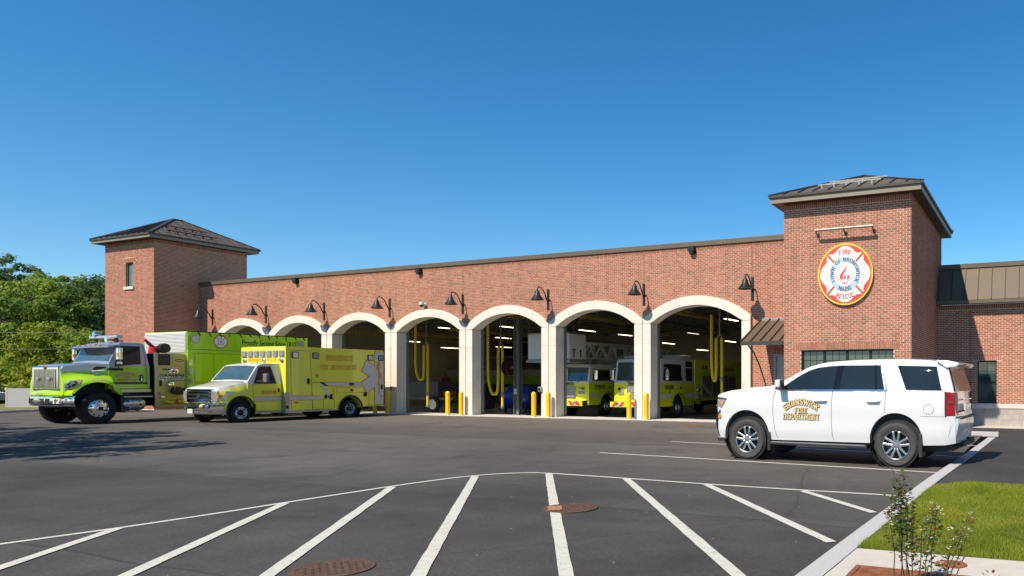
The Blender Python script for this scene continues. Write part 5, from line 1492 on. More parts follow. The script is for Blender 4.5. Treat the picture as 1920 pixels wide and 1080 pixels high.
m = MB(); m.box(5.55, 5.70, -.66, .66, .62, .72); m.build('bumper_opening', M_DARK, AMB)
m = MB(); m.box(5.60, 5.655, -.62, -.30, .37, .55); m.build('licence_plate', M_CREAM, AMB)
for y in (.35, .62):
    m = MB(); m.lathe([(.09, 0), (.09, .05), (.05, .1), (0, .1)], (5.67, y, .66), 'x', 16); m.build('siren_speaker', M_GOLD if y < .5 else M_CHROME, AMB, smooth=True)
# patient box
BW, BU0, BU1, BZ0, BZ1 = 1.40, -1.80, 3.06, .33, 3.085
b_bot = arch_bottom(interp([(BU0, .46), (-.64, .46), (-.60, .42), (.5, .335), (BU1, .33)]), [(0.0, .56, .36)])
def b_yw(u, z): return BW
car_body('box', [(BU0, 3.06), (BU0 + .05, BZ1), (BU1 - .05, BZ1), (BU1, 3.06)], b_bot, b_yw, M_AMB, AMB, nz=12, crown=.01, fb=0, rb=0, arches=[(0.0, .56, .36)], lip=.3, bevel=.03)
m = MB(); m.lathe([(0, 0), (.57, 0), (.57, .66)], (0, BW - .70, .36), 'y', 28); m.build('wheel_well', M_DARK, AMB)
side_strip('arch_trim', [(.60 * math.cos(R(t)), .36 + .60 * math.sin(R(t))) for t in range(-4, 185, 8)], .085, b_yw, M_PLASTIC, AMB, .03)
m = MB(); m.box(2.90, 3.075, BW - .02, BW + .012, .30, 1.17); m.build('stone_guard', M_ALUD, AMB)
m = MB(); m.box(3.06, 3.075, 1.0, BW, .30, 1.17); m.build('stone_guard', M_ALUD, AMB)
side_panel('fuel_cap', [(3.0 + .06 * math.cos(R(t)), .56 + .07 * math.sin(R(t))) for t in range(0, 360, 30)], b_yw, M_BLACK, AMB, .02)
m = MB(); m.box(.58, 2.9, BW - .02, BW + .015, .335, .39); m.build('sill_rail', M_ALUD, AMB); m = MB(); m.box(BU0 - .22, BU0, -1.2, 1.2, .42, .50); m.build('rear_step', M_ALUD, AMB)
def outline(poly, wd=.014, mat=None, name='door_gap', off=.003):
    side_strip(name, poly + [poly[0]], wd, b_yw, mat or M_SEAM, AMB, off)
outline([(2.80, .42), (2.86, 2.93), (1.98, 2.92), (1.84, .40)])
outline([(1.86, .40), (1.90, 1.58), (.90, 1.57), (.80, .40)])
side_strip('door_gap', [(1.34, .42), (1.36, .95)], .012, b_yw, M_SEAM, AMB)
outline([(.72, 1.34), (-.80, 1.34), (-.80, 1.12), (.72, 1.10)], .01)
outline([(-.98, .50), (-.94, 2.16), (-1.76, 2.15), (-1.78, .50)])
stripe([(2.95, .925), (2.3, .92), (1.42, .91)], b_yw, .175, AMB)
stripe([(1.52, 1.505), (.6, 1.50), (-.62, 1.49)], b_yw, .17, AMB)
side_panel('stripe_slash', [(1.56, 1.59), (1.36, 1.40), (.86, .86), (1.10, .82)], b_yw, M_REFL, AMB, .007)
side_panel('stripe_shadow', [(1.55, 1.585), (1.34, 1.585), (1.12, 1.42), (1.28, 1.42)], b_yw, M_BLK, AMB, .010)
side_panel('stripe_shadow', [(1.16, .98), (1.04, .98), (.86, .83), (1.02, .83)], b_yw, M_BLK, AMB, .010)
# star of life with orange border and the rod
SC, SZ = -1.58, 1.84
def star(grow):
    pts = []
    arms = [(90, 1.28), (30, 1.0), (-30, 1.0), (-90, 1.30), (210, 1.0), (150, 1.0)]
    hw = .27 + grow
    for a, L_ in sorted(arms, key=lambda t: t[0]):
        L2 = L_ + grow; c, s_ = math.cos(R(a)), math.sin(R(a))
        inner = hw / math.tan(R(30))
        pts += [((hw, inner), 'i', a)]
        e0 = (L2 * c + hw * s_, L2 * s_ - hw * c); e1 = (L2 * c - hw * s_, L2 * s_ + hw * c)
        ii = R(a + 30); rr = hw / math.sin(R(30))
        pts[-1] = e0; pts += [e1, (rr * math.cos(ii), rr * math.sin(ii))]
    return pts
def clipu(pts, lo, hi, z0, z1): return [(min(max(u, lo), hi), min(max(z, z0), z1)) for u, z in pts]
side_panel('star_border', clipu([(SC + x, SZ + y) for x, y in star(.045)], BU0 + .02, 3, .5, 3.02), b_yw, M_ORANGE, AMB, .006, 1, .003)
side_panel('star', clipu([(SC + x, SZ + y) for x, y in star(0)], BU0 + .03, 3, .51, 3.01), b_yw, M_REFL, AMB, .010, 1, .003)
side_panel('staff', [(-1.58, 2.5), (-1.51, 2.58), (-1.44, 2.5), (-1.46, 2.2), (-1.52, .95), (-1.56, .95), (-1.55, 2.2)], b_yw, M_ORANGE, AMB, .013, 1, .002)
sn = [(-1.39 - .0, 2.42)] + [(-1.52 + .13 * math.sin(t * 1.0) * (1 - t / 14), 2.42 - t * .115) for t in [x * .5 for x in range(1, 22)]]
side_strip('serpent', sn, .06, b_yw, M_ORANGE, AMB, .016)
# lettering on the box side and cab
M_AGOLD = pm('amber_gold_decal', (.95, .55, .05), .4); M_DRED = pm('dark_red_decal', (.45, .06, .02), .5)
outlined('BRUNSWICK', .20, 1.30, 0, .56, 2.56, b_yw, AMB, M_AGOLD, M_DRED, th=.2, grow=.13)
outlined('FIRE DEPARTMENT', .17, 1.80, 0, .60, 2.17, b_yw, AMB, M_AGOLD, M_DRED, th=.2, grow=.13)
outlined('RESCUE', .10, .62, 0, 3.62, 1.14, a_yw, AMB, M_AGOLD, M_DRED)
# warning lights with black housings
def boxlight(u, z, w_, h_, lens=None):
    side_panel('light_housing', rrect(u - w_ / 2, u + w_ / 2, z - h_ / 2, z + h_ / 2, .04), b_yw, M_PLASTIC, AMB, .03, 1, .03)
    side_panel('light_lens', rrect(u - w_ / 2 + .03, u + w_ / 2 - .03, z - h_ / 2 + .03, z + h_ / 2 - .03, .05), b_yw, lens or M_CLEAR, AMB, .045, 1, .03)
boxlight(2.66, 2.73, .30, .27); boxlight(1.72, 2.73, .30, .27); boxlight(-1.05, 2.72, .30, .27); boxlight(-1.62, 2.72, .30, .27)
boxlight(-.05, 1.495, .24, .12); boxlight(-.06, 1.22, .14, .11); boxlight(1.24, .96, .11, .17); boxlight(.98, .97, .11, .17)
side_panel('vent', rrect(-.86, -.68, .92, 1.12, .02), b_yw, M_DARK, AMB, .02); side_panel('amber_reflector', rrect(1.60, 1.70, 1.82, 1.94, .02), b_yw, M_AMBERL, AMB, .015)
side_panel('amber_reflector', rrect(2.52, 2.68, .70, .76, .01), b_yw, pm('dark_orange_lens', (.4, .06, .01), .3), AMB, .015); side_panel('amber_reflector', rrect(-1.70, -1.60, .90, .95, .01), b_yw, M_REDL, AMB, .02)
for (u, z) in ((2.06, 1.63), (-1.68, 1.36)):
    side_panel('door_handle', rrect(u - .06, u + .06, z - .12, z + .12, .03), b_yw, M_BLACK, AMB, .02)
# front of the box: light row and lettering
for k in range(7):
    y = -1.17 + k * .39
    m = MB(); m.box(3.06, 3.10, y - .15, y + .15, 2.64, 2.92); m.build('light_housing', M_ALUD, AMB, bevel=.02)
    m = MB(); m.box(3.10, 3.125, y - .12, y + .12, 2.67, 2.89); m.build('light_lens', M_CLEAR, AMB, bevel=.02)
for y in (-1.15, .08, 1.17):
    m = MB(); m.lathe([(.10, 0), (.10, .04), (.06, .07), (0, .07)], (3.06, y, 2.52), 'x', 14); m.build('flood_lamp', M_ALUD if y else M_DARK, AMB, smooth=True)
def fronttext(q, yc, zc):
    lettering('lettering', q, lambda x, y, k: (3.064 + k, yc + x, zc + y), M_ORANGE, AMB)
fronttext(words('BRUNSWICK', .13, .26, False, .2, .86), -.52, 2.455); fronttext(words('RESCUE 2', .13, .26, False, .2, .78), .62, 2.455)
m = MB(); m.tube([(3.3, 0, 2.36), (3.3, 0, 2.44)], .02, 6); m.build('antenna', M_BLACK, AMB)
for s in (1, -1):
    wheel(AMB, 4.73, s * (CW - .0), .385, .24, .245, 'steel', s, M_RUBBER, pm('white_steel_rim', (.62, .6, .55), .5, .3, dirt=.4))
    wheel(AMB, 0.0, s * (BW - .03), .385, .24, .245, 'dual', s, M_RUBBER, pm('pale_steel_rim', (.5, .55, .5), .5, .3))
    wheel(AMB, 0.0, s * (BW - .33), .385, .24, .245, 'dual', s, M_RUBBER, MATS['pale_steel_rim'])

# ---------------------------------------------------------------- lime green tanker
TK = thing('tanker_truck', 'lime green fire tanker with silver cab and chrome bumper', 'fire tanker', (-34.48, 16.024, 0), R(-90))
TW = 1.48
# hood and fenders
def t_yw(u, z):
    top_, low = 1.00 + .20 * min(1, max(0, (.9 - u) / 1.3)), 1.46
    t = min(1, max(0, (z - 1.52) / .46)); t = t * t * (3 - 2 * t)
    y = low * (1 - t) + top_ * t
    if u > .35: y -= (.36 * (1 - t) + .05 * t) * ((u - .35) / .62) ** 1.6
    return y
t_top = [(.96, 2.10), (.90, 2.19), (.6, 2.235), (.2, 2.265), (-.2, 2.29), (-.46, 2.31)]
t_bot = arch_bottom(interp([(.96, 1.12), (.80, 1.14), (-.46, 1.30)]), [(.03, .74, .86)])
def t_split(u): return float(np.interp(u, [-.46, .2, .96], [2.10, 2.02, 1.98]))
car_body('hood', t_top, t_bot, t_yw, [M_LIME, M_SILVER], TK, nz=20, crown=.07, fb=-.03, rb=0, arches=[(.03, .74, .86)], split=t_split, lip=.22, bevel=.03)
# rear fender tail
fy = lambda u, z: 1.46
side_panel('fender', [(-.44, 1.56), (-.47, 1.30), (-.70, 1.10), (-.76, 1.12), (-.66, 1.34), (-.55, 1.50)], fy, M_LIME, TK, .0, 1, .22); side_panel('fender', [(-.44, 1.56), (-.47, 1.30), (-.70, 1.10), (-.76, 1.12), (-.66, 1.34), (-.55, 1.50)], fy, M_LIME, TK, .0, -1, .22)
m = MB(); m.box(-1.0, .75, -.98, .98, .75, 1.9); m.build('engine_bay', M_DARK, TK)
for s in (1, -1):
    m = MB(); m.box(-.98, -.72, s * 1.0, s * 1.42, .42, 1.15); m.build('mud_guard', M_PLASTIC, TK)
    side_panel('hood_vent', [(.02, 2.05), (-.30, 2.13), (-.34, 2.20), (-.06, 2.20), (.06, 2.12)], t_yw, M_PLASTIC, TK, .012, s)
    side_strip('vent_trim', [(.10, 2.03), (-.14, 2.045), (-.28, 2.06)], .03, t_yw, M_CHROME, TK, .02, s)
    side_panel('turn_signal', rrect(-.10, .10, 1.90, 1.96, .02), t_yw, M_CLEAR, TK, .04, s)
# headlamps wrapped on the fender corners
for s in (1, -1):
    side_panel('headlamp', [(.93, 1.30), (.95, 1.50), (.80, 1.66), (.60, 1.70), (.46, 1.69), (.60, 1.54), (.78, 1.36)], t_yw, M_CLEAR, TK, .015, s, .05)
    side_panel('headlamp_bezel', [(.90, 1.36), (.92, 1.48), (.78, 1.62), (.64, 1.65), (.62, 1.58), (.74, 1.42)], t_yw, M_DARK, TK, .02, s, .01)
    for (u, z, r_) in ((.86, 1.44, .055), (.74, 1.56, .05)):
        m = MB(); m.lathe([(r_, -.02), (r_ * .8, .02), (0, .03)], (u + .02, s * (t_yw(u, z) + .012), z), 'y', 14); m.build('lamp_bowl', M_CHROME, TK, smooth=True)
    side_panel('amber_lamp', rrect(.54, .64, 1.60, 1.66, .02), t_yw, M_AMBERL, TK, .024, s)
# grille with vertical chrome bars
m = MB(); m.box(.90, 1.00, -.92, .92, 1.28, 2.20); m.build('grille_surround', M_CHROME, TK, bevel=.05, seg=3)
m = MB(); m.box(1.0, 1.01, -.70, .70, 1.36, 2.08); m.build('grille_recess', M_DARK, TK)
for k in range(17):
    y = -.68 + k * .085
    m = MB(); m.box(1.005, 1.04, y - .016, y + .016, 1.36, 2.08); m.build('grille_bar', M_CHROME, TK, bevel=.008)
m = MB(); m.prism([(0, .07), (.07, 0), (0, -.07), (-.07, 0)], lambda a, b: (1.03, a, 2.14 + b), lambda a, b: (1.0, a, 2.14 + b)); m.build('badge', pm('badge_red', (.5, .03, .04), .3, .3), TK)
for y in (-.32, .42):
    m = MB(); m.lathe([(.075, 0), (.07, .06), (0, .07)], (1.04, y, 1.72), 'x', 14); m.build('grille_light', M_CLEAR, TK, smooth=True)
# lime skirt under the grille and chrome bumper
m = MB(); m.grid([[(.98 + d - .2 * abs(v) ** 3, v * 1.44, z) for v in [-1, -.85, -.6, 0, .6, .85, 1]] for z, d in ((1.10, .05), (1.18, .06), (1.29, .0))]); m.build('skirt', M_LIME, TK, smooth=True)
lettering('lettering', words('TANKER 2', .075, .25, True, .2, .6), lambda x, y, k: (1.052 + k, -.35 + x, 1.15 + y), M_GOLD, TK)
rows = []
for z, d in ((.70, .05), (.73, .10), (.90, .12), (1.05, .10), (1.08, .05), (1.08, -.1)):
    rows.append([(.98 + d - .30 * abs(v) ** 4, v * TW, z) for v in [-1, -.95, -.85, -.6, -.3, 0, .3, .6, .85, .95, 1]])
m = MB(); m.grid(rows); m.build('front_bumper', M_CHROME, TK, smooth=True)
for (a, b) in ((-1.24, -.98), (-.86, .10), (.22, .48)):
    ends = [1.092 - .30 * abs(y / TW) ** 4 for y in (a, b)]
    m = MB(); m.prism([(.8, a), (ends[0], a), (ends[1], b), (.8, b)], lambda p, q: (p + .012, q, .80), lambda p, q: (p + .012, q, .98)); m.build('bumper_opening', M_DARK, TK)
lettering('lettering', words('T2', .17, .26, True, .2, .36), lambda x, y, k: (1.108 + k - .30 * abs((.86 + x) / TW) ** 4, .86 + x, .82 + y), pm('white_decal', (.75, .75, .73), .5), TK)
lettering('lettering', words('TANKER', .075, .25, True, .2, .50), lambda x, y, k: (-.0 - x, t_yw(-.0 - x, 1.66 + y) + .008 + k, 1.66 + y), M_GOLD, TK)
# cab
c_top = [(-.40, 2.33), (-.58, 2.72), (-.72, 3.04), (-.82, 3.13), (-1.2, 3.17), (-1.58, 3.15), (-1.64, 3.08), (-1.78, 2.2), (-1.78, 2.1)]
def c_yw(u, z):
    y = 1.265
    if z > 2.2: y -= (z - 2.2) * .10
    return y
def c_bot(u): return 1.34
c_split = lambda u: float(np.interp(u, [-1.78, -.40], [2.24, 2.17]))
car_body('cab', c_top, c_bot, c_yw, [M_LIME, M_SILVER], TK, nz=14, crown=.05, fb=.0, rb=.0, split=c_split, lip=.3, bevel=.035)
tzT = interp(c_top)
top_glass('windscreen', [-.43, -.52, -.60, -.70], 1, TK, tzT, c_yw, .05, MATS['windscreen_glass'], .012, .09)
m = MB(); m.grid([[(u + .10 * (1 - v * v), v * 1.2, z) for v in [-1, -.7, -.3, 0, .3, .7, 1]] for u, z in ((-.72, 3.10), (-.45, 3.03), (-.33, 2.95), (-.36, 2.935), (-.70, 3.02))]); m.build('sun_visor', M_SILVER, TK, smooth=True)
for y in (-.7, -.35, 0, .35, .7):
    m = MB(); m.box(-.44, -.34, y - .05, y + .05, 3.02, 3.06); m.build('marker_lamp', M_AMBERL, TK, bevel=.01)
TWN = [(-.62, 2.235), (-.74, 2.94), (-.86, 2.99), (-1.44, 2.99), (-1.44, 2.36), (-.98, 2.30)]
for s in (1, -1):
    side_panel('door_window', TWN, c_yw, M_GLASS, TK, .006, s); side_panel('window_seal', [(-.58, 2.20), (-.72, 2.98), (-.85, 3.03), (-1.48, 3.03), (-1.48, 2.32), (-1.0, 2.26)], c_yw, M_PLASTIC, TK, .003, s)
    m = MB(); m.cbox((-.62, s * 1.50, 2.70), (.14, .24, .52)); m.build('mirror', M_CHROME, TK, bevel=.05, seg=3)
    m = MB(); m.cbox((-.62, s * 1.50, 2.34), (.13, .24, .15)); m.build('spot_mirror', M_CHROME, TK, bevel=.05, seg=3)
    m = MB(); m.cbox((-.545, s * 1.52, 2.66), (.02, .10, .14)); m.build('mirror_lamp', M_AMBERL, TK)
    m = MB(); m.tube([(-.62, s * 1.25, 2.98), (-.62, s * 1.46, 3.0), (-.62, s * 1.5, 2.9)], .02, 6); m.tube([(-.62, s * 1.25, 2.14), (-.62, s * 1.46, 2.14), (-.62, s * 1.5, 2.3)], .02, 6); m.cbox((-.60, s * 1.3, 2.10), (.42, .14, .10)); m.build('mirror_bracket', M_BLACK, TK, smooth=True)
side_strip('door_gap', [(-.46, 2.2), (-.42, 1.9), (-.40, 1.6), (-.46, 1.36)], .014, c_yw, M_SEAM, TK); side_strip('door_gap', [(-1.60, 3.02), (-1.66, 2.3), (-1.70, 1.36)], .014, c_yw, M_SEAM, TK)
side_panel('door_stripe', [(-.52, 1.60), (-1.72, 1.60), (-1.72, 1.51), (-.50, 1.51)], c_yw, pm('dark_olive_band', (.06, .07, .015), .5), TK, .006)
side_panel('door_handle', rrect(-1.56, -1.42, 1.62, 1.90, .05), c_yw, M_PLASTIC, TK, .012); side_panel('handle_lever', rrect(-1.51, -1.47, 1.66, 1.86, .015), c_yw, M_CHROME, TK, .03)
m = MB(); m.tube([(-1.66, 1.27, 2.28), (-1.66, 1.36, 2.28), (-1.72, 1.36, 1.56), (-1.72, 1.27, 1.56)], .018, 6); m.build('grab_rail', M_ALU, TK, smooth=True)
outlined('BRUNSWICK', .10, .70, .5, -1.0, 1.90, c_yw, TK, M_GOLD, M_DRED, .008, .24, .16)
outlined('FIRE', .085, .24, 0, -1.0, 1.755, c_yw, TK, M_GOLD, M_DRED, .008, .24, .16)
outlined('DEPARTMENT', .09, .68, 0, -1.0, 1.64, c_yw, TK, M_GOLD, M_DRED, .008, .24, .16)
# roof light bar, air horn
m = MB(); m.box(-1.05, -.80, -.95, .95, 3.33, 3.46); m.build('light_bar', M_CLEAR, TK, bevel=.04); m = MB()
for y in (-.7, .7): m.beam((-.92, y, 3.18), (-.92, y, 3.34), .06, .2)
m.build('light_bar_bracket', M_BLACK, TK)
m = MB(); m.tube([(-1.2, .6, 3.24), (-.75, .6, 3.27), (-.62, .6, 3.27)], [.03, .04, .10], 10); m.build('air_horn', M_CHROME, TK, smooth=True)
m = MB(); m.tube([(-1.0, -.5, 3.5), (-.75, -.5, 3.52)], [.05, .1], 10); m.build('antenna_dome', M_CHROME, TK, smooth=True)
# step, fuel tank
m = MB(); m.box(-1.84, -.62, 1.0, 1.28, 1.19, 1.32); m.build('sill_step', pm('tread_plate', (.5, .5, .42), .35, .7, var=.1, vs=30), TK, bevel=.01)
m = MB(); m.lathe([(0, -1.55), (.24, -1.55), (.26, -1.5), (.26, -.85), (.24, -.8), (0, -.8)], (0, 1.18, .74), 'x', 24); m.build('fuel_tank', M_ALU, TK, smooth=True)
for u in (-1.0, -1.36):
    m = MB(); m.lathe([(.268, u), (.275, u), (.275, u - .05), (.268, u - .05)], (0, 1.18, .74), 'x', 24); m.build('tank_strap', M_CHROME, TK)
m = MB(); m.box(-1.80, -.80, 1.0, 1.46, .99, 1.05); m.build('upper_step', M_ALUD, TK, bevel=.008); m = MB(); m.box(-1.86, -.84, 1.05, 1.46, .40, .46); m.build('lower_step', M_ALUD, TK, bevel=.008)
m = MB(); m.box(-8.3, .8, -.5, .5, .62, 1.02); m.build('chassis', M_DARK, TK)
# pump panel
M_PUMP = pm('pump_panel_gold', (.52, .43, .15), .4, .35, var=.08, vs=3)
m = MB(); m.box(-3.07, -1.95, -1.36, 1.36, .72, 2.76); m.build('pump_house', M_DARK, TK)
py_ = lambda u, z: 1.40
side_panel('pump_panel', [(-1.95, .66), (-1.93, 2.77), (-3.06, 2.77), (-3.06, .66)], py_, M_PUMP, TK, 0, 1, .03)
side_panel('panel_frame', [(-1.90, .62), (-1.88, 2.82), (-1.96, 2.82), (-1.98, .62)], py_, M_ALUD, TK, .02, 1, .06)
side_panel('black_panel', rrect(-2.46, -2.02, 2.28, 2.74, .02), py_, M_PLASTIC, TK, .012)
side_panel('lower_step', [(-1.95, .58), (-1.95, .66), (-3.06, .66), (-3.06, .58)], py_, M_ALUD, TK, .06, 1, .3)
side_panel('oval_plate', [(-2.80 + .17 * math.cos(R(t)), 2.50 + .055 * math.sin(R(t))) for t in range(0, 360, 20)], py_, M_BLK, TK, .012)
side_panel('oval_plate', [(-2.80 + .14 * math.cos(R(t)), 2.50 + .03 * math.sin(R(t))) for t in range(0, 360, 20)], py_, M_PUMP, TK, .014)
for (u, z, r_) in ((-2.40, 2.12, .03), (-2.30, 2.12, .03), (-2.22, 2.12, .03), (-2.50, 2.05, .10), (-2.66, 2.05, .10), (-2.58, 2.06, .06)):
    m = MB(); m.lathe([(r_, 0), (r_, .03), (r_ * .8, .035), (0, .035)], (u, 1.40, z), 'y', 16); m.build('gauge', M_CHROME if r_ > .05 else M_BLACK, TK, smooth=True)
random.seed(3)
for row, z in ((0, 1.92), (1, 1.80), (2, 1.68)):
    for k in range(7 if row else 5):
        u = -2.16 - k * (.13 if row else .17); r_ = .045 if row else .04
        m = MB(); m.lathe([(r_, 0), (r_, .04), (r_ * .5, .07), (0, .07)], (u, 1.40, z + random.uniform(-.01, .01)), 'y', 12); m.build('gauge', M_CHROME, TK, smooth=True)
        if row == 1:
            m = MB(); m.box(u - .012, u + .012, 1.40, 1.47, z + .05, z + .10); m.build('valve_lever', M_BLACK, TK)
for (u, z, r_, L_, mt) in ((-2.44, 1.50, .09, .16, M_CHROME), (-2.62, 1.24, .15, .30, M_BLACK), (-2.86, 1.22, .12, .26, M_BLACK), (-2.12, 1.14, .05, .08, M_ALUD), (-2.16, .98, .05, .08, M_CHROME)):
    m = MB(); m.lathe([(r_, 0), (r_, L_ * .5), (r_ * 1.15, L_ * .6), (r_ * 1.15, L_ * .9), (r_ * .6, L_), (0, L_)], (u, 1.40, z), 'y', 18); m.build('discharge_port', mt, TK, smooth=True)
    m = MB(); m.box(u - r_ * 1.4, u + r_ * 1.4, 1.40 + L_ * .65, 1.40 + L_ * .8, z - .02, z + .02); m.build('port_lug', mt, TK)
m = MB(); m.tube([(-2.2, 1.5, .82), (-2.4, 1.52, .76), (-2.7, 1.52, .80), (-2.95, 1.5, .76), (-3.0, 1.5, .9)], .06, 8); m.build('supply_hose', M_HOSE, TK, smooth=True)
side_panel('hose_strap', rrect(-2.66, -2.56, .70, .92, .03), py_, pm('brown_strap', (.25, .08, .02), .6), TK, .2)
side_panel('label_plate', rrect(-2.16, -2.06, 1.42, 1.66, .01), py_, M_BLK, TK, .012); side_panel('label_plate', rrect(-3.02, -2.94, 1.72, 1.9, .01), py_, M_CREAM, TK, .012)
# deck gun on the pump house
m = MB(); m.lathe([(.2, 0), (.18, .25), (.12, .3), (0, .3)], (-2.3, .6, 2.78), 'z', 14); m.tube([(-2.3, .6, 3.0), (-2.2, .6, 3.1), (-1.95, .62, 3.35)], [.09, .07, .05], 10); m.build('deck_gun', pm('gun_red', (.5, .02, .025), .4), TK, smooth=True)
m = MB(); m.lathe([(0, -.12), (.2, -.12), (.2, .12), (0, .12)], (-2.5, .9, 3.0), 'y', 16); m.build('reel', M_BLACK, TK, smooth=True)
# tank body
m = MB(); m.box(-8.50, -3.07, -TW, TW, .95, 2.97); m.build('lower_body', M_LIME, TK, bevel=.02)
m = MB(); m.box(-8.50, -3.07, -TW + .03, TW - .02, 2.975, 3.73); m.build('upper_tank', M_LIME, TK, bevel=.02)
m = MB(); m.box(-3.069, -3.04, -1.42, 1.42, 2.83, 3.70); m.build('louvre_back', M_CREAM, TK)
for k in range(14):
    z = 2.86 + k * .058
    m = MB(); m.add([(-3.04, -1.40, z), (-3.015, -1.40, z + .012), (-3.04, -1.40, z + .05), (-3.04, 1.40, z), (-3.015, 1.40, z + .012), (-3.04, 1.40, z + .05)], [(0, 1, 4, 3), (1, 2, 5, 4), (0, 2, 1), (3, 4, 5)]); m.build('louvre', M_CREAM, TK)
ly = lambda u, z: TW
uy_ = lambda u, z: TW - .02
def lout(poly, yw=ly, wd=.014): side_strip('door_gap', poly + [poly[0]], wd, yw, M_SEAM, TK, .003)
side_panel('edge_band', [(-3.08, 1.0), (-3.08, 2.95), (-3.26, 2.95), (-3.26, 1.0)], ly, M_LIME, TK, .02)
lout([(-3.36, 1.60), (-3.36, 2.82), (-5.9, 2.82), (-5.9, 1.60)]); side_strip('door_gap', [(-4.12, 1.6), (-4.12, 2.82)], .012, ly, M_SEAM, TK); lout([(-3.36, 1.0), (-3.36, 1.54), (-5.9, 1.54), (-5.9, 1.0)])
lout([(-6.0, 1.0), (-6.0, 2.82), (-8.3, 2.82), (-8.3, 1.0)]); side_strip('drip_rail', [(-3.1, 2.93), (-8.48, 2.93)], .05, ly, pm('pale_lime', (.45, .62, .12), .3, coat=.5), TK, .03)
side_strip('tank_rib', [(-5.02, 3.0), (-5.02, 3.70)], .05, uy_, M_LIME, TK, .02); side_strip('tank_rib', [(-3.98, 3.0), (-3.98, 3.70)], .03, uy_, M_LIME, TK, .01)
for z in (2.42, 2.02, 1.62):
    side_panel('corner_light', rrect(-3.25, -3.10, z - .14, z + .14, .04), ly, M_CLEAR, TK, .05)
for u in (-3.36, -8.10):
    side_panel('flood_lamp', rrect(u - .17, u + .17, 3.26, 3.56, .02), uy_, M_ALUD, TK, .05); side_panel('lamp_lens', rrect(u - .12, u + .12, 3.31, 3.52, .02), uy_, M_CLEAR, TK, .06)
# tarp rope toggles along the top edge
m = MB(); m.tube([(-3.08, TW - .02, 3.74), (-8.5, TW - .02, 3.74)], .02, 6); m.build('top_cord', M_BLACK, TK)
random.seed(5)
for k in range(12):
    u = -3.5 - k * .43; m = MB(); m.tube([(u, TW + .0, 3.73), (u - random.uniform(.0, .12), TW + .02, 3.73 - random.uniform(.10, .2))], .018, 6); m.build('toggle', M_BLACK, TK)
# emblem and motto on the tank
def tdisc(r_, of, mt, name): side_panel(name, [(-4.42 + r_ * 1.02 * math.cos(R(t)), 3.35 + r_ * math.sin(R(t))) for t in range(0, 360, 12)], uy_, mt, TK, of, 1, .003)
tdisc(.30, .006, M_ER, 'decal_rim'); tdisc(.255, .010, M_EW, 'decal_field'); tdisc(.15, .014, M_EB, 'decal_ring'); tdisc(.10, .018, M_EW, 'decal_centre'); tdisc(.04, .022, M_ER, 'decal_flame')
for k in range(4):
    a = R(45 + 90 * k); side_strip('decal_bar', [(-4.42 + .15 * math.cos(a), 3.35 + .15 * math.sin(a)), (-4.42 + .25 * math.cos(a), 3.35 + .25 * math.sin(a))], .03, uy_, M_ER, TK, .013)
me = fonttext('Proudly Serving Since 1810', .34, .004, .22)
xs_ = [v.co.x for v in me.vertices]; x0_, x1_ = min(xs_), max(xs_)
for v in me.vertices:
    x = (v.co.x - (x0_ + x1_) / 2) / (x1_ - x0_) * 2.56
    v.co = (-6.60 - x, TW - .012, 3.25 + v.co.y * 1.05)
link('lettering', me, M_BLK, TK)
# wheels
for s in (1, -1):
    wheel(TK, 0.0, s * 1.42, .595, .42, .335, 'truck', s, M_RUBBER, M_CHROME)
    for u in (-5.9, -7.25):
        wheel(TK, u, s * 1.40, .56, .3, .32, 'truck', s, M_RUBBER, M_CHROME)

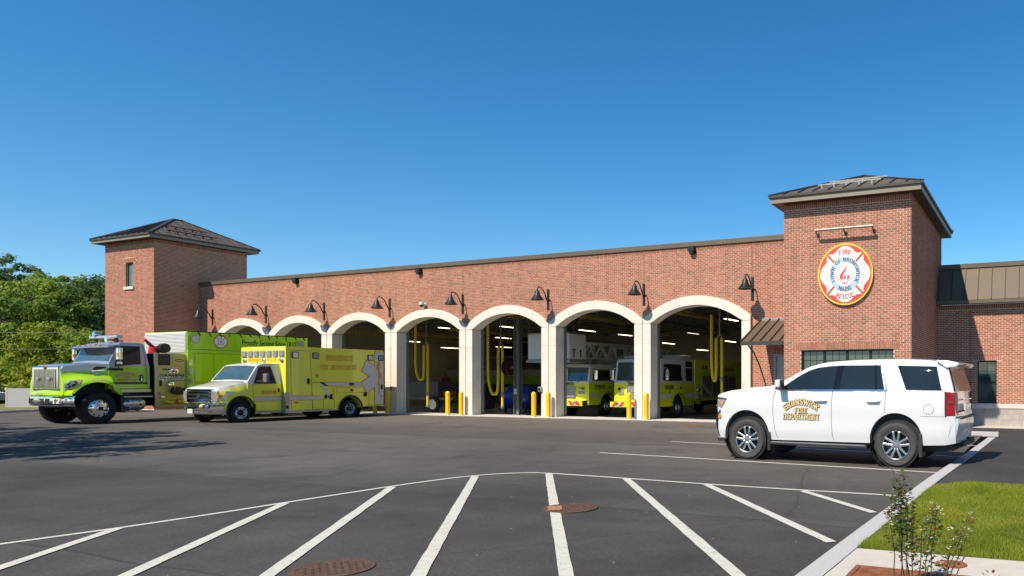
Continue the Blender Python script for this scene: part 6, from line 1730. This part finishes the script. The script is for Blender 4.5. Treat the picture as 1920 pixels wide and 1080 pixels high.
# ---------------------------------------------------------------- the two engines standing inside
def fire_truck(T, cu, zc, body_len, door_txt, num, raised, box=True):
    """flat fronted cab: cu = front of cab ahead of the front axle, zc = cab roof height"""
    W_ = 1.25
    yw = lambda u, z: W_ - (max(0, z - 1.75) * .05)
    bot = arch_bottom(interp([(-1.65, .55), (cu, .60)]), [(0, .66, .5)])
    top = [(cu, 1.75), (cu - .03, 1.80), (cu - .16, zc - .12), (cu - .24, zc - .02), (cu - .40, zc), (-1.55, zc), (-1.65, zc - .06)]
    car_body('cab', top, bot, yw, [M_FIREY, M_CREAM], T, nz=14, crown=.04, fb=.05, rb=0, arches=[(0, .66, .5)], split=lambda u: 1.70, lip=.3, bevel=.04)
    m = MB(); m.box(-1.5, cu - .2, -1.1, 1.1, .5, 1.2); m.build('underbody', M_DARK, T); m = MB(); m.box(-body_len, cu - .1, -.5, .5, .45, .8); m.build('chassis', M_DARK, T)
    if raised:
        m = MB(); m.add([(-.1, -1.15, zc), (-.1, 1.15, zc), (-.45, 1.1, zc + .24), (-.45, -1.1, zc + .24), (-1.6, 1.1, zc + .26), (-1.6, -1.1, zc + .26), (-1.6, 1.15, zc), (-1.6, -1.15, zc)], [(0, 1, 2, 3), (3, 2, 4, 5), (5, 4, 6, 7), (1, 6, 4, 2), (0, 3, 5, 7)]); m.build('raised_roof', M_CREAM, T, bevel=.04)
    m = MB(); m.box(cu - .75, cu - .45, -1.0, 1.0, zc + .03, zc + .18); m.build('light_bar', M_CLEAR, T, bevel=.04)
    # front: windscreen, wipers, grille, lamps, bumper
    m = MB(); m.grid([[(u + .055 * (1 - v * v) + .012, v * 1.14, z) for v in [-1, -.7, -.35, 0, .35, .7, 1]] for u, z in ((cu - .03, 1.83), (cu - .09, 2.15), (cu - .15, zc - .16))]); m.build('windscreen', M_GLASSG, T, smooth=True)
    m = MB(); m.box(cu + .055, cu + .085, -.02, .02, 1.83, zc - .2); m.build('windscreen_post', M_CREAM, T)
    for y in (-.5, .6):
        m = MB(); m.tube([(cu + .08, y, 1.72), (cu + .06, y + .3, 1.98)], .012, 6); m.build('wiper', M_BLACK, T)
    m = MB(); m.box(cu + .03, cu + .09, -.52, .52, .92, 1.58); m.build('grille_surround', M_CHROME, T, bevel=.03); m = MB(); m.box(cu + .085, cu + .097, -.46, .46, .98, 1.52); m.build('grille_mesh', M_ALUD, T)
    for z in (1.12, 1.25, 1.38): 
        m = MB(); m.box(cu + .09, cu + .105, -.46, .46, z - .012, z + .012); m.build('grille_bar', M_CHROME, T)
    for s in (1, -1):
        for z, mt in ((1.42, M_REDL), (1.22, M_CLEAR)):
            m = MB(); m.box(cu - .02, cu + .07, s * .66, s * 1.02, z - .075, z + .075); m.build('lamp_housing', M_CHROME, T, bevel=.02)
            m = MB(); m.box(cu + .06, cu + .085, s * .69, s * .84, z - .055, z + .055); m.build('lamp_lens', M_CLEAR, T); m = MB(); m.box(cu + .06, cu + .085, s * .86, s * .99, z - .055, z + .055); m.build('lamp_lens', mt, T)
        m = MB(); m.cbox((cu - .25, s * 1.52, 2.12), (.12, .2, .5)); m.build('mirror', M_CHROME, T, bevel=.04); m = MB(); m.tube([(cu - .4, s * 1.2, 2.45), (cu - .25, s * 1.5, 2.4)], .02, 6); m.tube([(cu - .4, s * 1.2, 1.8), (cu - .25, s * 1.5, 1.85)], .02, 6); m.build('mirror_arm', M_CHROME, T)
    m = MB(); m.box(cu + .0, cu + .48, -1.2, 1.2, .56, .84); m.build('bumper', M_CHROME, T, bevel=.04)
    M_CHEV = pm('chevron_yellow', (.72, .74, .02), .4); M_CHEVR = pm('chevron_red', (.65, .03, .03), .4)
    m = MB(); m.box(cu + .48, cu + .487, -1.18, 1.18, .58, .82); m.build('chevron_plate', M_CHEV, T)
    for k in range(-3, 3):
        y = k * .4 + .1; d = .16 if k >= 0 else -.16
        m = MB(); m.prism([(y, .59), (y + .18, .59), (y + .18 - d, .81), (y - d, .81)], lambda a, b: (cu + .492, a, b), lambda a, b: (cu + .487, a, b)); m.build('chevron', M_CHEVR, T)
    for y in (-.75, .75):
        m = MB(); m.lathe([(.1, 0), (.1, .03), (.06, .05), (0, .05)], (cu + .49, y, .7), 'x', 16); m.build('siren_speaker', M_CHROME, T, smooth=True)
    # sides
    for s in (1, -1):
        side_panel('front_window', [(cu - .33, 1.86), (cu - .48, zc - .30), (-.30, zc - .30), (-.24, 2.1), (-.40, 1.86)], yw, M_GLASS, T, .006, s); side_panel('window_seal', [(cu - .28, 1.80), (cu - .44, zc - .24), (-.24, zc - .24), (-.17, 2.1), (-.34, 1.80)], yw, M_CHROME, T, .003, s)
        side_panel('rear_window', rrect(-1.5, -.78, 1.80, zc - .4, .05), yw, M_GLASS, T, .006, s); side_panel('upper_window', rrect(-1.5, -.78, zc - .34, zc - .08, .05), yw, M_GLASS, T, .006, s)
        side_strip('white_stripe', [(cu - .02, 1.08), (.7, 1.08)], .2, yw, M_REFL, T, .004, s); side_strip('white_stripe', [(-.7, 1.08), (-1.64, 1.08)], .2, yw, M_REFL, T, .004, s)
        side_strip('door_gap', [(cu - .22, 1.78), (cu - .22, .75)], .016, yw, M_SEAM, T, .003, s); side_strip('door_gap', [(-.42, zc - .1), (-.42, 1.3)], .016, yw, M_SEAM, T, .003, s); side_strip('door_gap', [(-.72, zc - .1), (-.72, .7)], .016, yw, M_SEAM, T, .003, s)
        side_panel('door_handle', rrect(-.24, -.08, 1.40, 1.54, .03), yw, M_CHROME, T, .02, s)
        m = MB(); m.box(-1.6, -.75, s * 1.0, s * 1.28, .46, .56); m.build('step', M_ALUD, T)
        wheel(T, 0, s * 1.22, .50, .32, .30, 'truck', s, M_RUBBER, M_ALU); wheel(T, -body_len + 2.2, s * 1.22, .50, .32, .30, 'truck', s, M_RUBBER, M_ALU)
        side_strip('arch_trim', [(.68 * math.cos(R(t)), .5 + .68 * math.sin(R(t))) for t in range(0, 181, 10)], .06, yw, M_ALU, T, .02, s)
    q = words(door_txt, .17, .24, True, .2, .95)
    lettering('lettering', q, lambda x, y, k: (cu - .95 - x, yw(0, 1.4) + .008 + k, 1.42 + y), M_BLK, T)
    lettering('lettering', words(num, .16, .24, True, .2), lambda x, y, k: (cu - .95 - x, yw(0, 1.4) + .008 + k, 1.22 + y), M_BLK, T)
    lettering('lettering', words('BRUNSWICK', .11, .26, True, .2, .8), lambda x, y, k: (cu + .085 + k, -.45 + x + .45, 1.62 + y), M_BLK, T)
    if box:
        m = MB(); m.box(-body_len, -1.80, -1.25, 1.25, .75, 2.16); m.build('body', M_FIREY, T, bevel=.02); m = MB(); m.box(-body_len, -1.80, -1.25, 1.24, 2.17, zc + .05); m.build('upper_body', M_FIREY, T, bevel=.02)
        ky = lambda u, z: 1.25
        side_panel('body_front_post', [(-1.82, .6), (-1.82, zc), (-2.4, zc), (-2.4, .6)], ky, M_FIREY, T, .012)
        xs2 = [-2.6, -3.9, -5.0, -6.1, -7.2]
        for a, b in zip(xs2[:-1], xs2[1:]):
            side_panel('roller_door', rrect(b + .04, a - .04, .95, 2.08, .01), ky, M_ALUD, T, .01)
            for z in np.arange(1.05, 2.05, .12): side_strip('slat_line', [(a - .05, z), (b + .05, z)], .012, ky, M_STEEL, T, .013)
        side_panel('diagonal_stripe', [(-2.62, 1.72), (-2.62, 1.52), (-3.85, .92), (-3.85, 1.10)], ky, M_REFL, T, .016); side_strip('white_stripe', [(-1.85, 1.05), (-2.58, 1.05)], .2, ky, M_REFL, T, .016)
        me = fonttext('Proudly Serving Since 1810', .3, .003, .2)
        xs_ = [v.co.x for v in me.vertices]
        for v in me.vertices: v.co = (-5.4 - (v.co.x - (max(xs_) + min(xs_)) / 2) / (max(xs_) - min(xs_)) * 3.0, 1.262, 2.36 + v.co.y)
        link('lettering', me, M_BLK, T)
        for u in (-2.7, -3.05): side_panel('body_light', rrect(u - .13, u + .13, 2.42, 2.62, .03), ky, M_CLEAR, T, .04)
        m = MB(); m.lathe([(.14, 0), (.14, .1), (.08, .16), (0, .16)], (-2.1, 1.25, .95), 'y', 14); m.lathe([(.1, 0), (.1, .1), (0, .14)], (-2.1, 1.25, 1.35), 'y', 14); m.build('discharge_port', M_CHROME, T, smooth=True)
E2 = thing('rescue_engine', 'yellow fire engine with white cab top standing in the last two arches', 'fire engine', (-17.67, 31.83, FZ), R(-90))
fire_truck(E2, 1.93, 2.86, 9.2, 'ENGINE', '2', True)
T1 = thing('ladder_truck', 'yellow ladder truck with white bucket and ladder over its cab', 'ladder truck', (-21.98, 32.12, FZ), R(-90))
fire_truck(T1, 1.70, 2.64, 9.0, 'TOWER', '1', False)
# ladder: two lattice sides over the cab, bucket hung out in front
def lat(m, y, u0, u1, z0, z1, h0, h1, n):
    m.beam((u0, y, z0), (u1, y, z1), .12, .12); m.beam((u0, y, z0 + h0), (u1, y, z1 + h1), .12, .12)
    for k in range(n):
        a, b = k / n, (k + .5) / n; c = (k + 1) / n
        L0 = lambda t: Vector((u0 + (u1 - u0) * t, y, z0 + (z1 - z0) * t)); L1 = lambda t: Vector((u0 + (u1 - u0) * t, y, z0 + h0 + (z1 + h1 - z0 - h0) * t))
        m.beam(L0(a), L1(b), .08, .08); m.beam(L1(b), L0(c), .08, .08)
for y in (-.62, .62):
    m = MB(); lat(m, y, 1.3, -8.5, 2.95, 3.02, .78, .78, 9); m.build('ladder_rail', M_CREAM, T1)
for k in range(26):
    u = 1.2 - k * .37; m = MB(); m.tube([(u, -.62, 2.98), (u, .62, 2.98)], .03, 6); m.build('rung', M_CREAM, T1)
side_panel('name_board', rrect(-2.9, -1.6, 3.10, 3.62, .02), lambda u, z: .70, M_CREAM, T1, .01, 1, .03)
lettering('lettering', words('BRUNSWICK', .34, .24, True, .2, 2.4), lambda x, y, k: (-2.9 - x, .72 + k, 3.17 + y), M_BLK, T1) if False else lettering('lettering', words('BR', .34, .24, False, .25, .62), lambda x, y, k: (-2.05 - x, .725 + k, 3.18 + y), M_BLK, T1)
m = MB(); m.box(1.5, 2.9, -1.55, .95, 2.85, 4.12); m.build('bucket', M_CREAM, T1, bevel=.05)
m = MB(); m.box(1.45, 2.95, -1.6, 1.0, 2.72, 2.84); m.build('bucket_floor', M_ALUD, T1)
m = MB(); m.tube([(2.92, -1.5, 4.15), (2.92, .9, 4.15), (1.6, .9, 4.15)], .03, 6); m.build('bucket_rail', M_ALU, T1)
lettering('lettering', words('T·1', .34, .24, False, .25, .8), lambda x, y, k: (2.905 + k, .42 + x, 3.0 + y), M_BLK, T1)
lettering('lettering', words('T·1', .34, .24, False, .25, .8), lambda x, y, k: (2.3 - x, .955 + k, 3.0 + y), M_BLK, T1)
m = MB(); m.beam((-6.0, 0, 2.2), (-6.0, 0, 3.0), 1.4, 1.2); m.build('turntable', M_ALUD, T1)
m = MB(); m.beam((1.55, -.4, 2.78), (1.1, -.4, 2.98), .3, .16); m.beam((1.55, .4, 2.78), (1.1, .4, 2.98), .3, .16); m.build('bucket_arm', M_ALUD, T1)

# ---------------------------------------------------------------- trees, shrubs, lawn
def leafmat(name, c0, c1, c2, patchy=False):
    m, t, b = newmat(name)
    g_ = nd(t, 'NewGeometry')
    col = ramp(t, g_.outputs['Random Per Island'], [(0, c0), (.5, c1), (1, c2)])
    oi = nd(t, 'ObjectInfo')
    f = ramp(t, oi.outputs['Random'], [(0, (.82, .86, .8)), (1, (1.15, 1.1, 1.05))])
    col = mixc(t, 1.0, col, f, 'MULTIPLY')
    if patchy:
        pv = coords(t); pn = nd(t, 'TexNoise', Scale=1.1, Detail=6.0, Roughness=.65); t.links.new(pv, pn.inputs['Vector'])
        col = mixc(t, 1.0, col, ramp(t, pn.outputs['Fac'], [(.32, (.62, .72, .7)), (.5, (1, 1, 1)), (.68, (1.3, 1.15, 1.5))]), 'MULTIPLY')
    t.links.new(col, b.inputs['Base Color'])
    b.inputs['Roughness'].default_value = .6; b.inputs['Specular IOR Level'].default_value = .25
    tr = nd(t, 'BsdfTranslucent'); t.links.new(col, tr.inputs['Color'])
    mx = nd(t, 'MixShader'); mx.inputs[0].default_value = .5
    out = [n for n in t.nodes if n.type == 'OUTPUT_MATERIAL'][0]
    t.links.new(b.outputs[0], mx.inputs[1]); t.links.new(tr.outputs[0], mx.inputs[2]); t.links.new(mx.outputs[0], out.inputs['Surface'])
    return m
LM = [leafmat('leaves_mid_green', (.16, .235, .027), (.24, .335, .038), (.31, .395, .055)), leafmat('leaves_dark_green', (.115, .185, .033), (.175, .26, .044), (.235, .32, .056)), leafmat('leaves_yellow_green', (.23, .28, .02), (.32, .37, .028), (.40, .43, .04)), leafmat('needles_blue_green', (.09, .155, .055), (.14, .215, .075), (.19, .27, .10))]
M_BARK = pm('bark', (.10, .075, .055), .95, 0, var=.3, vs=12, bump=.6, bs=25)
def crown_mesh(name, seed, hgt, rad, base, nclump, per, leaf, shape, droop=.2):
    """many leaf-sized faces in clumps placed through the crown volume; clumps sit on limb ends, with gaps between"""
    g = np.random.default_rng(seed)
    cs = []
    while len(cs) < nclump:
        p = g.uniform(-1, 1, 3)
        zt_ = (p[2] + 1) / 2
        lim = {'round': math.sqrt(max(0, 1 - (2 * zt_ - .95) ** 2)) * .95 + .08, 'cone': (1 - zt_) * .95 + .06, 'tall': math.sqrt(max(0, 1 - (1.7 * zt_ - .7) ** 2)) * .8 + .1, 'bush': math.sqrt(max(0, 1 - zt_ ** 2)) * 1.0}[shape]
        r = math.hypot(p[0], p[1])
        if r > lim or r < lim * .25 * g.uniform(0, 2): continue
        cs.append((p[0] * rad, p[1] * rad, base + zt_ * (hgt - base), g.uniform(.5, 1.25)))
    C = np.array(cs)
    n = nclump * per
    idx = np.repeat(np.arange(nclump), per)
    d = g.normal(0, 1, (n, 3)); d /= np.linalg.norm(d, axis=1)[:, None]
    rr = g.uniform(.15, 1, n) ** .6
    cr = rad * .215 * C[idx, 3]
    P = C[idx, :3] + d * (rr * cr)[:, None] * np.array([1.15, 1.15, .7])
    P[:, 2] -= droop * cr * rr * g.uniform(0, 1, n)
    # leaf quad
    nv_ = d * np.array([1, 1, 1.0]) + np.array([0, 0, .25]) + g.normal(0, .5, (n, 3)); nv_ /= np.linalg.norm(nv_, axis=1)[:, None]
    a = np.cross(nv_, g.normal(0, 1, (n, 3))); a /= np.linalg.norm(a, axis=1)[:, None]
    b = np.cross(nv_, a)
    s = leaf * g.uniform(.6, 1.3, n)
    V = np.empty((n * 4, 3))
    V[0::4] = P - a * s[:, None]; V[1::4] = P + b * (s * .55)[:, None]; V[2::4] = P + a * s[:, None]; V[3::4] = P - b * (s * .55)[:, None]
    F = np.arange(n * 4).reshape(n, 4)
    me = bpy.data.meshes.new(name)
    me.from_pydata(V.tolist(), [], F.tolist())
    return me, C
def trunk_mesh(name, C, hgt, base, r0, seed):
    g = random.Random(seed); m = MB()
    top_ = hgt * .82
    pts = [(g.uniform(-.1, .1) * i * .3, g.uniform(-.1, .1) * i * .3, top_ * i / 6) for i in range(7)]
    m.tube(pts, [r0 * (1 - .8 * i / 6) for i in range(7)], 8)
    sel = g.sample(range(len(C)), min(16, len(C)))
    for k in sel:
        c = C[k]; z0 = max(base * .6, min(top_ * .9, c[2] - .25 * math.hypot(c[0], c[1]) - .3)); f = z0 / top_
        p0 = Vector((0, 0, z0)); p1 = Vector(c[:3]); mid = (p0 + p1) / 2 + Vector((0, 0, -.15 * (p1 - p0).length * .3))
        m.tube([p0, mid, p1], [r0 * .38 * (1 - f * .6), r0 * .22 * (1 - f * .6), r0 * .06], 5)
    return m.mesh(name, True)
TREES = {}
def tree(kind, name, label, loc, scale, rz, lm, group):
    if kind not in TREES:
        hgt, rad, base, ncl, per, leaf, shape, seed = {'maple': (9.7, 3.3, 1.6, 80, 105, .14, 'round', 1), 'oak': (8.6, 3.6, 1.2, 84, 105, .14, 'round', 2), 'pine': (13, 2.8, 2.0, 170, 80, .14, 'tall', 3), 'young': (6, 2.4, .6, 80, 90, .12, 'tall', 4), 'bush': (3.2, 2.4, .0, 70, 95, .11, 'bush', 5)}[kind]
        me, C = crown_mesh('crown', seed, hgt, rad, base, ncl, per, leaf, shape)
        TREES[kind] = (me, trunk_mesh('trunk', C, hgt, base, .16 if kind != 'bush' else .06, seed))
    me, tm = TREES[kind]
    o = thing(name, label, 'tree' if kind != 'bush' else 'bush', loc, rz, group)
    o.scale = (scale, scale, scale)
    c = bpy.data.objects.new('crown', me); COL.objects.link(c); c.parent = o
    if not me.materials: me.materials.append(lm)
    c.material_slots[0].link = 'OBJECT'; c.material_slots[0].material = lm
    link('trunk', tm, M_BARK, o)
    return o
def at(px, dist):
    """world point on a sight line: px column in the 1920 picture, distance along the view axis"""
    th_ = math.atan2(570, 1357); s_, c_ = math.sin(th_), math.cos(th_); dx = (px - 1380) / 1357
    return ((-s_ + dx * c_) * dist, (c_ + dx * s_) * dist)
G1 = 'trees behind the parking lot'
spec = [('pine', 'pine_tree', 'dark pine rising highest at the picture edge', -8, 70, 1.10, 3), ('pine', 'pine_tree', 'thin pine top just right of the highest pine', 40, 76, 1.10, 3), ('maple', 'maple_tree', 'bright leafy tree left of the long row, below the pines', 48, 62, 1.22, 0),
        ('oak', 'oak_tree', 'broad dark tree in the middle of the row', 84, 66, 1.30, 1), ('maple', 'maple_tree', 'mid green tree with a rounded top in the middle of the row', 108, 70, 1.36, 0), ('oak', 'oak_tree', 'bluish green tree nearest the tall brick tower', 166, 68, 1.42, 3),
        ('maple', 'maple_tree', 'loose tree with twiggy top just left of the tower tree', 138, 72, 1.34, 1), ('oak', 'oak_tree', 'shady tree at the picture edge under the pines', -2, 58, 1.12, 1), ('maple', 'maple_tree', 'leafy tree partly behind the tall brick tower', 196, 74, 1.38, 1),
        ('young', 'young_tree', 'yellow green young tree behind the tanker hood', 84, 56, 1.12, 2), ('young', 'young_tree', 'yellow green young tree above the tanker windscreen', 128, 57, 1.06, 2), ('young', 'young_tree', 'light young tree behind the tanker cab roof', 168, 56, 1.0, 0), ('young', 'young_tree', 'young tree above the grey wall block', 30, 57, 1.15, 0)]
for i, (k, n, lab, px, d_, sc_, li) in enumerate(spec):
    x, y = at(px, d_); tree(k, n, lab, (x, y, -.3), sc_, i * 1.37, LM[li], G1)
G2 = 'bushes under the trees'
for i, (px, d_, sc_, lab) in enumerate([(4, 52, 1.0, 'bright low bush at the picture edge'), (45, 53, 1.1, 'bright low bush above the grey wall block'), (85, 52, 1.05, 'bright low bush behind the tanker grille'), (125, 52, 1.05, 'bright low bush behind the tanker cab'), (165, 52, 1.0, 'low bush at the foot of the tall tower')]):
    x, y = at(px, d_); tree('bush', 'bush', lab, (x, y, -.3), sc_, i * 2.1, LM[2 if i % 2 == 0 else 0], G2)
# trees standing out of the picture, whose shade falls across the lot
for i, (x, y, sc_) in enumerate([(-27.4, 7.0, .86), (-32.6, 6.4, .92), (-38.2, 5.8, 1.0), (-22.6, 5.9, .72), (-44.0, 5.0, 1.1)]):
    tree('maple' if i % 2 else 'oak', 'shade_tree', ['tall tree outside the picture nearest the tanker', 'tall tree outside the picture beyond the lot edge', 'tree outside the picture at the lot corner', 'smaller tree outside the picture beside the lot', 'tree outside the picture furthest from the lot'][i], (x, y, -.3), sc_, i * 2.2, LM[1], 'shade trees beside the lot')

# verge, kerb and wall block at the left
m = MB(); m.add([(-75, 8, .02), (-48.9, 19.3, .10), (-50.9, 22.0, .10), (-60, 30, .1), (-90, 45, .0)], [(0, 1, 2, 3, 4)])
tag(m.build('verge', pm('dry_grass', (.16, .15, .035), .95, 0, var=.3, vs=1.5)), 'dry grass verge at the left edge of the lot', kind='structure')
m = MB()
kk = [(-47.0, 8.0), (-48.3, 16), (-48.43, 19.3), (-49.2, 20.8), (-50.4, 21.95), (-54, 24.6), (-60.5, 29)]
for a, b in zip(kk[:-1], kk[1:]): m.beam((*a, -.02), (*b, -.02), .18, .30)
tag(m.build('verge_kerb', M_GRANITE), 'low granite kerb along the grass verge', kind='structure')
wx, wy = at(13, 42.6)
wb = thing('wall_block', 'plain grey wall block behind the tanker bumper', 'wall', (wx, wy, 0), math.atan2(570, 1357))
m = MB(); m.box(0, 3.2, 0, .3, -.2, 1.2); m.build('panel', pm('grey_panel', (.36, .35, .35), .8, 0, var=.03), wb)
m = MB(); m.box(-.06, 0, -.02, .32, -.2, 1.25); m.build('edge_trim', M_STONE2, wb)
m = MB(); x, y = at(-30, 50); 
pk = thing('parked_car', 'dark car half hidden at the picture edge beyond the verge', 'car', (x, y, 0), R(30))
car_body('body', [(2.1, .8), (1.2, .95), (.7, 1.35), (-.9, 1.4), (-1.6, 1.0), (-2.1, .95)], lambda u: .3, lambda u, z: .85 - max(0, z - .9) * .3, pm('dark_car_paint', (.03, .032, .035), .3, coat=.7), pk, nz=6, crown=.02)
for u in (-1.3, 1.3):
    for s in (1, -1): wheel(pk, u, s * .86, .32, .2, .2, 'steel', s, M_RUBBER, M_ALU)

# young shrub in the grate: many stems with small leaves, reddish tips and white flower clusters
SHB = thing('young_shrub', 'young shrub with thin stems, small leaves and white flower clusters in the grate', 'shrub', (-.90, 5.27, .08))
SHB.scale = (1, 1, .955)
g_ = random.Random(21)
M_STEM = pm('stem_bark', (.07, .045, .03), .9, 0, var=.2, vs=20)
lf_ = [leafmat('shrub_leaf', (.09, .155, .04), (.14, .22, .06), (.22, .27, .075)), leafmat('shrub_leaf_red', (.16, .06, .025), (.22, .09, .03), (.28, .14, .06))]
M_PETAL = pm('white_petal', (.78, .74, .66), .6, 0, var=.06)
stems = [  # base x,y  tip x,y,z  leafy from  density
    (-.06, .0, -.10, .02, .78, .42, 1.2), (-.02, .03, -.045, .05, .95, .48, 1.5), (.02, .0, .01, .0, .80, .36, 1.4), (.05, -.03, .06, -.02, .58, .34, 1.1), (.0, .06, -.07, .1, .70, .42, 1.1), (.03, .02, -.0, .05, .84, .45, 1.0),
    (.09, .02, .13, .05, .62, .36, .7), (.13, -.03, .20, -.02, .73, .26, 1.0), (.15, .02, .23, .03, .70, .30, .9), (.20, .02, .44, .1, .66, .34, .6), (.22, .0, .38, .0, .58, .2, .6), (.26, -.02, .47, .02, .70, .42, .5), (.30, -.04, .62, -.05, .26, .3, .9)]
leaves = [MB(), MB()]; petals = MB()
def leaf_at(mb, p, d, L_):
    d = d.normalized(); up = Vector((g_.uniform(-.4, .4), g_.uniform(-.4, .4), 1)).normalized(); r_ = d.cross(up)
    if r_.length < .05: r_ = Vector((1, 0, 0))
    r_.normalize(); n_ = r_.cross(d)
    mb.add([p, p + d * L_ * .45 + r_ * L_ * .28 + n_ * L_ * .06, p + d * L_ - n_ * L_ * .1, p + d * L_ * .45 - r_ * L_ * .28 + n_ * L_ * .06], [(0, 1, 2), (0, 2, 3)])
for (bx, by, tx, ty, tz, f0, dens) in stems:
    pts = [Vector((bx + (tx - bx) * t + g_.uniform(-.012, .012), by + (ty - by) * t + g_.uniform(-.012, .012), tz * t)) for t in [i / 7 for i in range(8)]]
    m = MB(); m.tube(pts, [.0055 * (1 - .65 * i / 7) for i in range(8)], 5); m.build('stem', M_STEM, SHB, smooth=True)
    n = int(150 * dens * tz)
    for k in range(n):
        t = f0 + (1 - f0) * g_.random() ** .8
        i = min(6, int(t * 7)); p = pts[i].lerp(pts[i + 1], t * 7 - i)
        a = g_.uniform(0, 2 * math.pi); tw = g_.uniform(.01, .055) * (1.1 - .35 * t)
        d = Vector((math.cos(a), math.sin(a), g_.uniform(-.1, .9)))
        q = p + d * tw
        leaf_at(leaves[0 if g_.random() < .82 else 1], q, d + Vector((0, 0, g_.uniform(-.6, .3))), g_.uniform(.026, .05))
    for k in range(int(8 * dens)):
        t = f0 + (1 - f0) * g_.uniform(.25, 1); i = min(6, int(t * 7)); p = pts[i].lerp(pts[i + 1], t * 7 - i)
        a = g_.uniform(0, 2 * math.pi); c = p + Vector((math.cos(a), math.sin(a), .5)) * g_.uniform(.02, .05)
        for q in range(g_.randint(3, 6)):
            pc = c + Vector((g_.uniform(-.016, .016), g_.uniform(-.016, .016), g_.uniform(-.01, .012)))
            for s in range(4):
                aa = s * math.pi / 2 + g_.random(); dd = Vector((math.cos(aa), math.sin(aa), .35)); leaf_at(petals, pc, dd, .011)
o = leaves[0].build('leaves', lf_[0], SHB); tag(o, kind='stuff'); o = leaves[1].build('reddish_leaves', lf_[1], SHB); tag(o, kind='stuff'); o = petals.build('flowers', M_PETAL, SHB); tag(o, kind='stuff')

# lawn blades
def inpoly(P, poly):
    x, y = P[:, 0], P[:, 1]; c = np.zeros(len(P), bool); n = len(poly); j = n - 1
    for i in range(n):
        xi, yi = poly[i][:2]; xj, yj = poly[j][:2]
        c ^= ((yi > y) != (yj > y)) & (x < (xj - xi) * (y - yi) / (yj - yi + 1e-12) + xi); j = i
    return c
gn = np.random.default_rng(5)
N = 330000
P = np.column_stack([gn.uniform(-1.6, 3.6, N), gn.uniform(6.5, 12.3, N)])
P = P[inpoly(P, [(p[0] + .0, p[1]) for p in lawn_pts])]
n = len(P)
hb = gn.uniform(.014, .052, n) * (.6 + .8 * np.sin(P[:, 0] * 2.1 + np.sin(P[:, 1] * 1.7)) ** 2)
an = gn.uniform(0, 2 * np.pi, n); ln_ = gn.uniform(0, .7, n)
wv = gn.uniform(.002, .004, n)
B = np.column_stack([P, np.full(n, .11)])
sd = np.column_stack([np.cos(an), np.sin(an), np.zeros(n)]) * wv[:, None]
bd = gn.uniform(0, 2 * np.pi, n)
tip = B + np.column_stack([np.cos(bd) * ln_ * hb, np.sin(bd) * ln_ * hb, hb])
V = np.empty((n * 3, 3)); V[0::3] = B - sd; V[1::3] = B + sd; V[2::3] = tip
me = bpy.data.meshes.new('grass'); me.from_pydata(V.tolist(), [], np.arange(n * 3).reshape(n, 3).tolist())
o = link('grass', me, leafmat('grass_blades', (.20, .27, .018), (.30, .35, .028), (.42, .42, .06), True)); tag(o, 'short bright green grass of the lawn strip', 'grass', kind='stuff')

# utility cables passing in front of the trees
for z, lab in ((5.35, 'upper thin utility cable crossing in front of the trees'), (4.25, 'lower thin utility cable crossing in front of the trees')):
    o = thing('utility_cable', lab, 'cable', (0, 0, z), 0, 'cables in front of the trees')
    a, b = at(-260, 47), at(330, 50); m = MB()
    m.tube([(a[0] + (b[0] - a[0]) * t, a[1] + (b[1] - a[1]) * t, -.5 * math.sin(math.pi * t)) for t in [i / 14 for i in range(15)]], .014, 5); m.build('strand', pm('cable_grey', (.10, .10, .10), .6), o)
